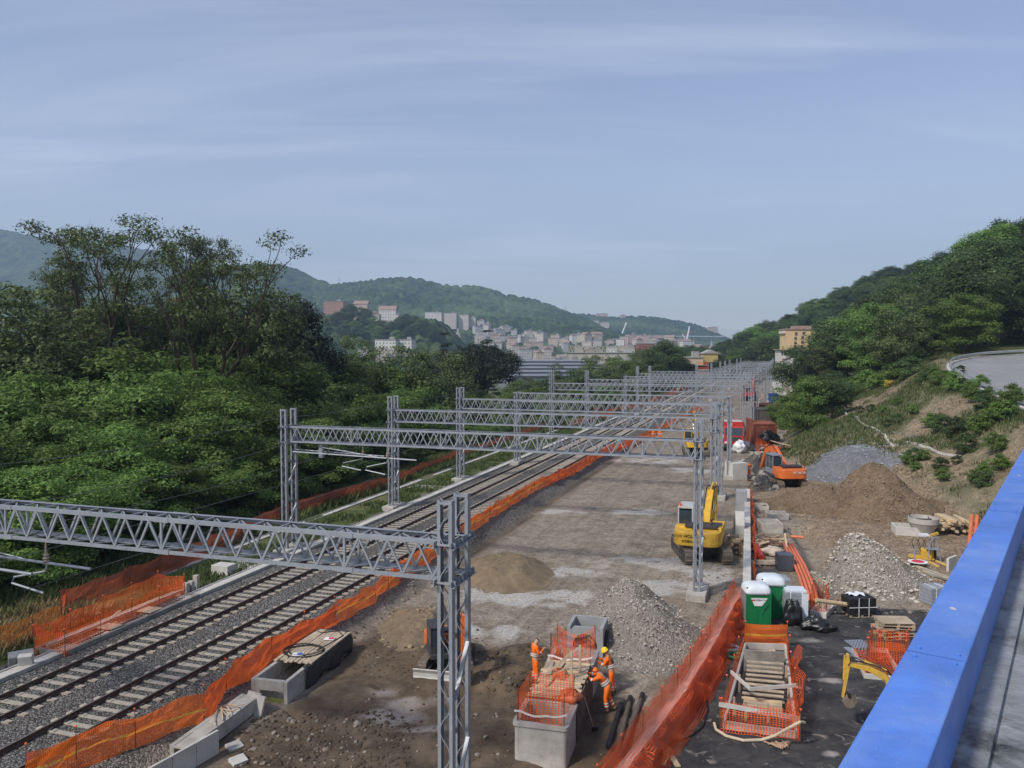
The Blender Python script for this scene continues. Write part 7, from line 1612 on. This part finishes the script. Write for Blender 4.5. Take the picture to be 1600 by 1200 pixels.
a, b = G(1237, 612), G(1219, 590); dv = b - a; t = thing('retaining_wall', 'tall pale retaining wall far down the works below the beige building', 'wall', a, math.atan2(dv.y, dv.x)); Lw = dv.length
MB().prism([(0, -1), (Lw, -1), (Lw, 6.5), (0, 9.6)], -.3, .3, 'y').build('wall_body', M_CONC_L, t); mb = MB(); mb.beam((0, .35, 9.0), (Lw, .35, 6.0), .3, .3); mb.build('waling', M_STAKE, t)
mb = MB()
for k in range(10): mb.box(((k + .5) * Lw / 10, .32, 3), (.15, .05, 7 - k * .25))
mb.build('panel_joint', M_CONC, t)
c4c = [P(1212, 618, .6), P(1236, 618, .6), P(1222, 590, .6), P(1203, 590, .6)]; mb = MB(); v = [x - c4c[0] for x in c4c]; mb.add(v + [x + Vector((0, 0, .5)) for x in v], [(3, 2, 1, 0), (4, 5, 6, 7), (0, 1, 5, 4), (1, 2, 6, 5), (2, 3, 7, 6), (3, 0, 4, 7)]); t = thing('concrete_slab', 'pale fresh concrete slab at the foot of the far retaining wall', 'slab', c4c[0]); mb.build('slab', M_CONC_L, t)
for f in (.18, .36): mb = MB(); mb.beam(v[0].lerp(v[1], f) + Vector((0, 0, .7)), v[3].lerp(v[2], f) + Vector((0, 0, .7)), .5, .4); mb.build('kerb_beam', M_CONC, t)
# bare reddish bank above the far wall is part of the ground; ivy clad trunks in front of it
for px, py, yt, lb in ((1258, 604, 545, 'left ivy clad trunk in front of the bare red bank'), (1272, 602, 520, 'tallest ivy clad trunk in front of the bare red bank'), (1284, 600, 530, 'right ivy clad trunk in front of the bare red bank')):
    q_ = A(px, py, 165); zg = Tz(q_.x, q_.y); zt_ = A(px, yt, 165).z; iv = tree('darkcol', (q_.x, q_.y, zg), zt_ - zg, lb, 'tree', None, .35); iv.name = 'ivy_clad_trunk'
# ---- guard rail of the hairpin road and drainage channel on the slope
def rail_pts():
    out = []; rp_ = ROAD_POLY[:9]
    for a, b in zip(rp_[:-1], rp_[1:]):
        n = 6
        for k in range(n): x = a[0] + (b[0] - a[0]) * k / n; y = a[1] + (b[1] - a[1]) * k / n; out.append((x, y))
    for _ in range(6):
        o2 = [out[0]]
        for i in range(1, len(out) - 1): o2.append(((out[i - 1][0] + 2 * out[i][0] + out[i + 1][0]) / 4, (out[i - 1][1] + 2 * out[i][1] + out[i + 1][1]) / 4))
        out = o2 + [out[-1]]
    return [Vector((x, y, road_z(x, y))) for x, y in out]
rp3 = rail_pts(); o0 = rp3[0].copy(); t = thing('guard_rail', 'galvanised guard rail around the bend of the grey road above the embankment', 'guard rail', o0)
prof = [(-.03, .42), (.03, .46), (.03, .54), (-.03, .58), (.03, .62), (.03, .70), (-.03, .74)]; mb = MB()
nrm = []
for i in range(len(rp3)): d = rp3[min(i + 1, len(rp3) - 1)] - rp3[max(i - 1, 0)]; nrm.append(Vector((d.y, -d.x, 0)).normalized())
for i, p in enumerate(rp3):
    for x, z in prof: mb.v.append(tuple(p - o0 + nrm[i] * (x + .5) + Vector((0, 0, z + .05))))
n = len(prof)
for i in range(len(rp3) - 1):
    for j in range(n - 1): mb.f.append((i * n + j, i * n + j + 1, (i + 1) * n + j + 1, (i + 1) * n + j)); mb.mi.append(0)
gr = mb.build('rail_beam', mat('rail_zinc', (.46, .48, .50), .45, .1, 2, metal=.3), t); gr.modifiers.new('Thick', 'SOLIDIFY').thickness = .03
for i in range(0, len(rp3), 2): mb = MB(); mb.box(tuple(rp3[i] - o0 + nrm[i] * .42 + Vector((0, 0, .3))), (.08, .12, 1.0)); mb.build('post', M_GALV, t)
mb = MB()
for i in range(len(rp3) - 1): mb.beam(rp3[i] - o0 + nrm[i] * .25 + Vector((0, 0, -.05)), rp3[i + 1] - o0 + nrm[i + 1] * .25 + Vector((0, 0, -.05)), .35, .4)
mb.build('kerb', M_CONC_L, t)
ch = [G(x, y, 5) for x, y in ((1316, 634), (1322, 648), (1345, 662), (1370, 673), (1395, 682), (1420, 692), (1450, 700), (1480, 707), (1500, 714))]; q, D = polyline(ch, .8); t = thing('drainage_channel', 'pale concrete half-pipe channel crossing the embankment', 'channel', q[0])
mb = MB()
for i in range(len(q) - 1):
    a, b = q[i], q[i + 1]; a = Vector((a.x, a.y, Tz(a.x, a.y))) - q[0]; b = Vector((b.x, b.y, Tz(b.x, b.y))) - q[0]; mb.beam(a + Vector((0, -.1, .06)), b + Vector((0, -.1, .06)), .10, .2); mb.beam(a + Vector((0, .16, .06)), b + Vector((0, .16, .06)), .10, .2)
mb.build('channel_edge', M_CONC_L, t)
# ================================================================ town in the valley
def facade_mat(name, col, wx=2.7, wz=2.9):
    m, nt, b = _nt(name); tc = nt.nodes.new('ShaderNodeTexCoord'); sp = nt.nodes.new('ShaderNodeSeparateXYZ'); L(nt, tc.outputs['Object'], sp.inputs[0])
    hsum = mth(nt, 'ADD', sp.outputs[0], sp.outputs[1]); fx = mth(nt, 'FRACT', mth(nt, 'DIVIDE', hsum, wx)); fz = mth(nt, 'FRACT', mth(nt, 'DIVIDE', sp.outputs[2], wz))
    def band(f, a, c): return mth(nt, 'MULTIPLY', mth(nt, 'GREATER_THAN', f, a), mth(nt, 'LESS_THAN', f, c))
    win = mth(nt, 'MULTIPLY', band(fx, .30, .70), band(fz, .28, .78))
    n1 = N(nt, 'ShaderNodeTexNoise', Scale=.25, Detail=4.0); L(nt, tc.outputs['Object'], n1.inputs['Vector']); wall = ramp(nt, n1.outputs['Fac'], [(.3, tuple(c * .82 for c in col)), (.7, tuple(min(1, c * 1.1) for c in col))]).outputs[0]
    slab = mth(nt, 'LESS_THAN', fz, .07); wall = mixc(nt, mth(nt, 'MULTIPLY', slab, .35), wall, (.5, .47, .44))
    L(nt, mixc(nt, win, wall, (.22, .215, .215)), b.inputs['Base Color']); b.inputs['Roughness'].default_value = .8; return m
FAC = [facade_mat('facade_' + n, c) for n, c in (('cream', (.60, .55, .47)), ('pink', (.57, .49, .44)), ('ochre', (.54, .46, .35)), ('grey', (.46, .455, .45)), ('white', (.66, .645, .61)), ('salmon', (.53, .40, .33)), ('beige', (.54, .49, .42)))]
FN = ['cream', 'pink', 'ochre', 'grey', 'white', 'salmon', 'beige']
M_TILE = mat('red_roof_tiles', (.29, .21, .175), .85, .25, .8); M_FLATROOF = mat('flat_roof', (.30, .29, .28), .9, .2, .5); M_WINDOW = mat('window_dark', (.05, .055, .06), .3, .2, 3)
def block(name, label, cat, x0, x1, y, zb, zt, dep, fm, roof='flat', rz=0.0, group=None):
    w_ = x1 - x0; t = thing(name, label, cat, ((x0 + x1) / 2, y, zb), rz, group); h_ = zt - zb
    mb = MB(); mb.box((0, dep / 2, h_ / 2), (w_, dep, h_)); mb.build('wall', fm, t)
    mb = MB()
    if roof == 'flat': mb.box((0, dep / 2, h_ + .25), (w_ + .8, dep + .8, .5)); mb.box((w_ * .2, dep * .5, h_ + 1.4), (min(4, w_ * .3), 4, 2.4)); rm = M_FLATROOF
    else:
        k = .28 * min(dep, w_)
        if w_ >= dep: mb.prism([(-.5, h_), (dep + .5, h_), (dep / 2, h_ + k)], -w_ / 2 - .5, w_ / 2 + .5, 'x')
        else: mb.prism([(-w_ / 2 - .5, h_), (w_ / 2 + .5, h_), (0, h_ + k)], -.5, dep + .5, 'y')
        rm = M_TILE
    mb.build('roof', rm, t); return t
def block_px(name, label, cat, px0, px1, yt, yb, Y, dep, fm, roof='flat', rz=0.0, group=None):
    a, b = A(px0, yb, Y), A(px1, yt, Y); return block(name, label, cat, a.x, b.x, Y, a.z, b.z, dep, fm, roof, rz, group)
def ground_far(x, y):
    z = Tz(x, y)
    for h in (1, 2):
        X, V, Yg, Z = HILLS[h]
        if X[0] < x < X[-1]:
            i = int(np.searchsorted(X, x)); i = min(i, len(X) - 1); 
            if Yg[i].min() < y < Yg[i].max(): z = max(z, float(np.interp(y, Yg[i][:110], Z[i][:110])))
    return z
# named buildings
block_px('brick_block', 'red brick block on the wooded knoll, left of the pale church', 'building', 506, 536, 471, 515, 860, 18, facade_mat('facade_brick', (.36, .19, .145), 3.4, 3.6))
block_px('monastery_house', 'small orange house beside the red brick block on the knoll', 'building', 553, 574, 475, 515, 865, 14, FAC[5], 'tile')
t = block_px('monastery_church', 'long pale church building with a shallow roof on the wooded knoll', 'church', 592, 618, 484, 520, 850, 16, FAC[4], 'tile'); t2 = block_px('monastery_wing', 'low pale wing at the left of the church on the knoll', 'building', 576, 592, 490, 518, 848, 14, FAC[6], 'tile')
block_px('monastery_wing', 'low pale wing at the right end of the church on the knoll', 'building', 618, 624, 491, 520, 848, 12, FAC[4], 'flat')
for px0, px1, yt, yb, Y, f, lb in ((664, 690, 488, 500, 1500, 4, 'wide white apartment block, leftmost on the slope under the main hill'), (694, 713, 489, 508, 1450, 1, 'pinkish apartment block between white block and pale slab on the slope'), (716, 732, 492, 510, 1460, 0, 'pale slab block right of the pinkish one on the slope'), (732, 743, 496, 511, 1470, 6, 'lower beige block at the right end of the slope row'), (818, 828, 519, 534, 1700, 0, 'cream tower, leftmost of the tower row at the hill foot'), (829, 840, 517, 533, 1705, 3, 'grey tower, second of the tower row at the hill foot'), (841, 850, 516, 533, 1710, 6, 'beige tower, third of the tower row at the hill foot'), (851, 861, 516, 532, 1715, 0, 'cream tower, rightmost of the tower row at the hill foot'), (862, 871, 521, 535, 1690, 3, 'lower grey block right of the tower row'), (891, 911, 528, 540, 1650, 4, 'white block with flat roof left of the leaning cranes'), (899, 913, 497, 502, 2380, 6, 'low house on the upper far hillside near the dip'), (925, 936, 501, 509, 2330, 3, 'grey house on the far hillside'), (939, 952, 504, 511, 2300, 0, 'bright cream house on the far hillside'), (932, 950, 490, 496, 2560, 5, 'reddish building on the far hill crest'), (970, 977, 492, 496, 2560, 5, 'small reddish house on the far hill crest'), (1107, 1122, 511, 524, 2450, 5, 'reddish tower block at the right foot of the far hill')):
    block_px('apartment_block', lb, 'building', px0, px1, yt, yb + 6, Y, 18, FAC[f], 'flat')
a = A(716, 536, 1100); t = thing('bell_tower', 'slender orange bell tower with a small dome left of the umbrella pine', 'tower', a); MB().box((0, 0, 3), (5, 5, 18)).build('shaft', FAC[5], t); MB().box((0, 0, 12.5), (6, 6, 1)).build('cornice', FAC[4], t); MB().lathe([(2.2, 12.5), (2.2, 16), (1.9, 18), (.9, 19.4), (.1, 20)], n=12).build('dome', M_FLATROOF, t)
# the mass of the town
rt = np.random.default_rng(31); placed = []
GT = 'apartment blocks of the town across the valley'
for _ in range(5000):
    if len(placed) > 270: break
    Y = rt.uniform(900, 1900); px = rt.uniform(748, 1105) if Y > 1250 else rt.uniform(770, 985); x = (px - 800) / FPX * Y; z = ground_far(x, Y); yb = 545 + (13 - z) / Y * FPX
    lim = np.interp(px, [748, 790, 830, 880, 960, 1105], [505, 516, 526, 530, 536, 536])
    if yb < lim or yb > 600: continue
    if any(abs(x - q[0]) < (q[2] + 8) and abs(Y - q[1]) < 20 for q in placed): continue
    w_ = rt.uniform(8, 17); h_ = rt.uniform(8, 15) + (8 if z < -5 else 0); f = int(rt.integers(0, 7)); placed.append((x, Y, w_ * .5))
    block('apartment_block', FN[f] + ' coloured block in the dense hazy town across the valley', 'building', x - w_ / 2, x + w_ / 2, Y, z - 4, z + h_, rt.uniform(11, 18), FAC[f], 'flat' if rt.random() < .72 else 'tile', float(rt.uniform(-.5, .5)), GT)
for px0, px1, yt, yb, Y, f in ((588, 604, 541, 556, 700, 1), (604, 618, 538, 556, 720, 0), (618, 640, 544, 556, 740, 6), (560, 575, 546, 558, 720, 3), (800, 812, 540, 560, 900, 6), (812, 832, 546, 562, 880, 3), (838, 850, 551, 565, 820, 2), (850, 862, 545, 565, 860, 1), (790, 802, 548, 565, 760, 0)):
    block_px('apartment_block', FN[f] + ' coloured block in the dense hazy town across the valley', 'building', px0, px1, yt, yb + 10, Y, 14, FAC[f], 'tile' if f in (1, 2, 6) else 'flat', .2, GT)
for px0, px1, Y, lb in ((586, 618, 640, 'long pale industrial roof at the foot of the knoll, left part'), (620, 643, 655, 'long pale industrial roof at the foot of the knoll, right part')): block_px('industrial_hall', lb, 'hall', px0, px1, 531, 545, Y, 30, FAC[4], 'flat')
# red house beyond the trees, with separate windows
def windows(t, w_, y, z0, nx_, nz_, sx, sz, gx_, gz_, x0):
    base = None
    for i in range(nx_):
        for k in range(nz_):
            if base is None: base = MB().box((0, 0, 0), (sx, .12, sz)).build('window', M_WINDOW, t)
            o = base if (i, k) == (0, 0) else dup(base, parent=t); o.location = (x0 + i * gx_, y, z0 + k * gz_)
t = block_px('red_house', 'plain red building with rows of small windows beyond the dark clump of trees', 'building', 997, 1023, 537, 560, 640, 12, mat('red_plaster', (.27, .11, .085), .85, .15, .4)); windows(t, 13, -.05, 4.2, 5, 3, .9, 1.4, 2.4, 2.5, -4.8)
# railway truss bridge on arches
a, b = A(889, 551, 760), A(991, 551, 760); t = thing('truss_bridge', 'pale steel truss bridge standing on a row of stone arches in the valley', 'bridge', a); w_ = (b - a).length; mb = MB()
for z in (0, 6): mb.box((w_ / 2, 0, z), (w_, .7, .6)); mb.box((w_ / 2, 5, z), (w_, .7, .6))
n = 18
for k in range(n):
    for y in (0, 5): mb.beam((k * w_ / n, y, 0), ((k + .5) * w_ / n, y, 6), .35, .35); mb.beam(((k + .5) * w_ / n, y, 6), ((k + 1) * w_ / n, y, 0), .35, .35)
mb.build('truss', mat('bridge_paint', (.40, .36, .27), .6, .1, .5), t); mb = MB(); mb.box((w_ / 2, 2.5, -.6), (w_, 6, .6)); mb.build('deck', M_DARK, t)
mb = MB(); npn = 6; sp_ = w_ / npn
for k in range(npn):
    x0 = k * sp_; arc = [(x0 + sp_ * .12 + sp_ * .76 * q / 10, -6.5 + 4.6 * math.sin(math.pi * q / 10)) for q in range(11)]
    mb.prism([(x0, -.9), (x0, -22), (x0 + sp_ * .12, -22)] + arc + [(x0 + sp_ * .88, -22), (x0 + sp_, -22), (x0 + sp_, -.9)], 0, 5, 'y')
mb.build('arch', mat('pale_bridge_stone', (.44, .40, .31), .9, .15, .3), t)
# viaduct under construction with leaning white cranes
M_DECK = mat('viaduct_steel', (.48, .52, .56), .6, .1, .1)
a, b = A(935, 524.5, 1900), A(1130, 526, 2000); t = thing('viaduct', 'long pale viaduct deck crossing the valley behind the town', 'viaduct', a); d = b - a; mb = MB(); mb.beam((0, 0, 0), d, 14, 3.0); mb.build('deck', M_DECK, t)
for f in (.08, .25, .42, .58, .75, .9): MB().box(tuple(d * f + Vector((0, 0, -24))), (4, 6, 46)).build('pier', M_CONC_L, t)
for (bx, by, tx, ty, vx, vy, lb) in ((965, 534, 979, 504, 957.5, 518, 'left white leaning crane boom above the viaduct'), (1072, 532, 1077.5, 510, 1066, 522, 'right white leaning crane boom with a red tip above the viaduct')):
    a = A(bx, by, 1880); t = thing('crane', lb, 'crane', a); MB().tube([Vector((0, 0, -10)), A(tx, ty, 1880) - a], [3.0, 1.9], 6).build('boom', M_WHITE, t); MB().tube([Vector((0, 0, 0)), A(vx, vy, 1880) - a], 1.6, 5).build('mast', M_WHITE, t); MB().tube([A(vx, vy, 1880) - a, A(tx, ty, 1880) - a], .25, 4).build('guy_cable', M_DARK, t)
    if bx > 1000: MB().tube([A(1066, 525, 1880) - a, A(1085, 518, 1880) - a], .8, 5).build('jib', M_REDP, t)
# warehouse with long striped roofs
M_SHEET = mat('grey_sheet_roof', (.21, .235, .265), .5, .08, .2, metal=.2)
Y0 = 470; a, b = A(795, 581, Y0), A(950, 566, Y0); t = thing('warehouse', 'wide warehouse with parallel grey barrel roofs behind the trees', 'warehouse', (a.x, Y0, 0), R(4)); w_ = b.x - a.x + 6
for k in range(5):
    mb = MB(); n = 10; y0 = k * 15; prof = [(y0 + 14 * q / n, -3.4 + 1.6 * math.sin(math.pi * q / n) + k * 1.9) for q in range(n + 1)]; mb.prism(prof + [(y0 + 14, -12), (y0, -12)], -2, w_, 'x'); mb.build('roof_bay', M_SHEET, t)
    mb = MB(); mb.box((w_ / 2 - 1, y0 - .4, -3.2 + k * 1.9), (w_, .7, .8)); mb.build('gutter', M_DARK, t)
# masts on the ridges
for px, yb, yt, Y, h_, lb in ((24, 368, 354, 2690, 0, 'left thin antenna mast on the far left ridge'), (52, 371, 356, 2690, 0, 'middle thin antenna mast on the far left ridge'), (141, 378, 340, 2690, 0, 'tall thin antenna mast on the ridge behind the tallest forked tree'), (530, 448, 434, 2095, 1, 'lattice mast in the dip of the main hill'), (883, 492, 478, 2095, 1, 'thin mast on the right end of the main hill')):
    a = A(px, yb, Y); t = thing('antenna_mast', lb, 'mast', a); hh = A(px, yt, Y).z - a.z; MB().tube([(0, 0, -4), (0, 0, hh)], [.9, .4], 4).build('mast_tube', M_GALV, t); mb = MB()
    for f in (.55, .75, .9): mb.box((0, 0, hh * f), (3.2, .5, .7))
    mb.build('antenna', M_GALV, t)
# beige block with terrace beside the right-hand wood, small yellow house, netted scaffold
Yb = 292; M_BEIGE = mat('beige_plaster', (.56, .42, .24), .85, .1, .3); M_WPL = mat('white_plaster', (.55, .53, .49), .85, .12, .3, dirt=(.3, .27, .23), dirt_amt=.4)
a, b = A(1228, 546, Yb), A(1274, 515, Yb); t = thing('beige_building', 'beige building with small square windows rising beside the hillside wood', 'building', (a.x, Yb, a.z), R(-8)); w_, h_ = b.x - a.x, b.z - a.z
MB().box((w_ / 2, 6, h_ / 2), (w_, 12, h_)).build('wall', M_BEIGE, t); mb = MB(); mb.box((w_ / 2, 6, h_ + .2), (w_ + .8, 12.8, .4)); mb.box((w_ * .6, 6, h_ + .9), (w_ * .6, 6, 1.1)); mb.build('roof', M_TILE, t)
base = None
for x, z in ((.33, .80), (.58, .82), (.31, .56), (.55, .60), (.31, .32), (.54, .38), (.52, .16), (.30, .12), (.75, .62), (.76, .38)):
    o = MB().box((w_ * x, -.03, h_ * z), (.8, .14, .9)).build('window', M_WINDOW, t); MB().box((w_ * x, -.12, h_ * z - .52), (1.0, .2, .1)).build('sill', M_WPL, o)
MB().box((-.2, 6, h_ * .88), (.9, 10, .9)).build('side_balcony', M_WPL, t)
a, b = A(1220, 566, 280), A(1259, 546.5, 280); t = thing('white_terrace_house', 'low white house with an open terrace below the beige building', 'building', (a.x, 280, a.z - 5), R(-8)); w_, h_ = b.x - a.x, b.z - a.z + 5
MB().box((w_ / 2, 6, h_ / 2 - .2), (w_, 10, h_ - .4)).build('wall', M_WPL, t); MB().box((w_ / 2, 5.6, h_), (w_ + 1.2, 12, .35)).build('roof', M_TILE, t)
for k in range(4): MB().box((w_ * (.1 + .27 * k), .4, h_ - 1.4), (.22, .22, 2.4)).build('terrace_post', M_WPL, t)
MB().box((w_ / 2, .95, h_ - 1.3), (w_ * .9, .1, 1.6)).build('terrace_opening', M_WINDOW, t); mb = MB(); mb.box((w_ / 2, .2, h_ - 2.5), (w_, .1, .9)); mb.build('parapet', M_WPL, t)
for k in range(3): MB().box((w_ * (.2 + .3 * k), .97, h_ - 4.6), (1.6, .1, 1.3)).build('window', M_WINDOW, t)
t = block_px('yellow_house', 'small yellow house with a grey roof at the end of the tracks', 'house', 1100, 1122, 552.5, 566, 335, 7, mat('yellow_plaster', (.45, .36, .14), .85, .1, .4), 'tile')
for ch in t.children:
    if ch.name.startswith('roof'): ch.data.materials[0] = M_FLATROOF
block_px('low_yard_building', 'low beige flat building left of the yellow house', 'building', 1068, 1099, 559, 570, 330, 8, mat('pale_beige_plaster', (.50, .40, .27), .85, .1, .4))
a, b = A(1090, 588, 215), A(1107, 564, 215); t = thing('netted_scaffold', 'scaffold tower wrapped in orange netting between the far gantries', 'scaffold', (a.x, 215, a.z)); w_, h_ = b.x - a.x, b.z - a.z
for x in (0, w_):
    for y in (0, 2): MB().box((x, y, h_ / 2), (.12, .12, h_)).build('standard', M_GALV, t)
for k in range(3):
    mb = MB(); z0 = .4 + k * h_ / 3; mb.grid(8, 4, lambda i, j: (w_ * i / 7, -.08, z0 + (h_ / 3 - .6) * j / 3), uvfn=lambda i, j: (w_ * i / 7, 2.0 * j / 3)); mb.build('net_panel', M_NET, t); mb = MB(); mb.box((w_ / 2, 1, z0 - .15), (w_, 2, .12)); mb.build('platform', M_WOOD, t)

# trees between the buildings of the knoll
for px, yt, Y, kd in ((540, 478, 840, 'oak'), (548, 474, 850, 'oak'), (566, 478, 835, 'oak'), (572, 484, 830, 'oak'), (582, 494, 825, 'locust'), (528, 486, 825, 'oak'), (512, 490, 820, 'locust'), (598, 499, 820, 'oak'), (612, 500, 815, 'oak'), (628, 492, 840, 'oak'), (636, 489, 850, 'oak'), (646, 491, 845, 'oak'), (655, 497, 835, 'locust'), (664, 500, 830, 'oak'), (672, 504, 830, 'oak'), (590, 508, 800, 'locust'), (555, 500, 805, 'locust'), (640, 508, 800, 'oak'), (535, 505, 800, 'oak'), (620, 515, 790, 'locust'), (680, 512, 815, 'oak')):
    q = A(px, yt, Y); tree(kd, (q.x, q.y, q.z - 17), 17, 'dark tree among the buildings on the wooded knoll', 'tree', 'trees among the knoll buildings', 1.2)
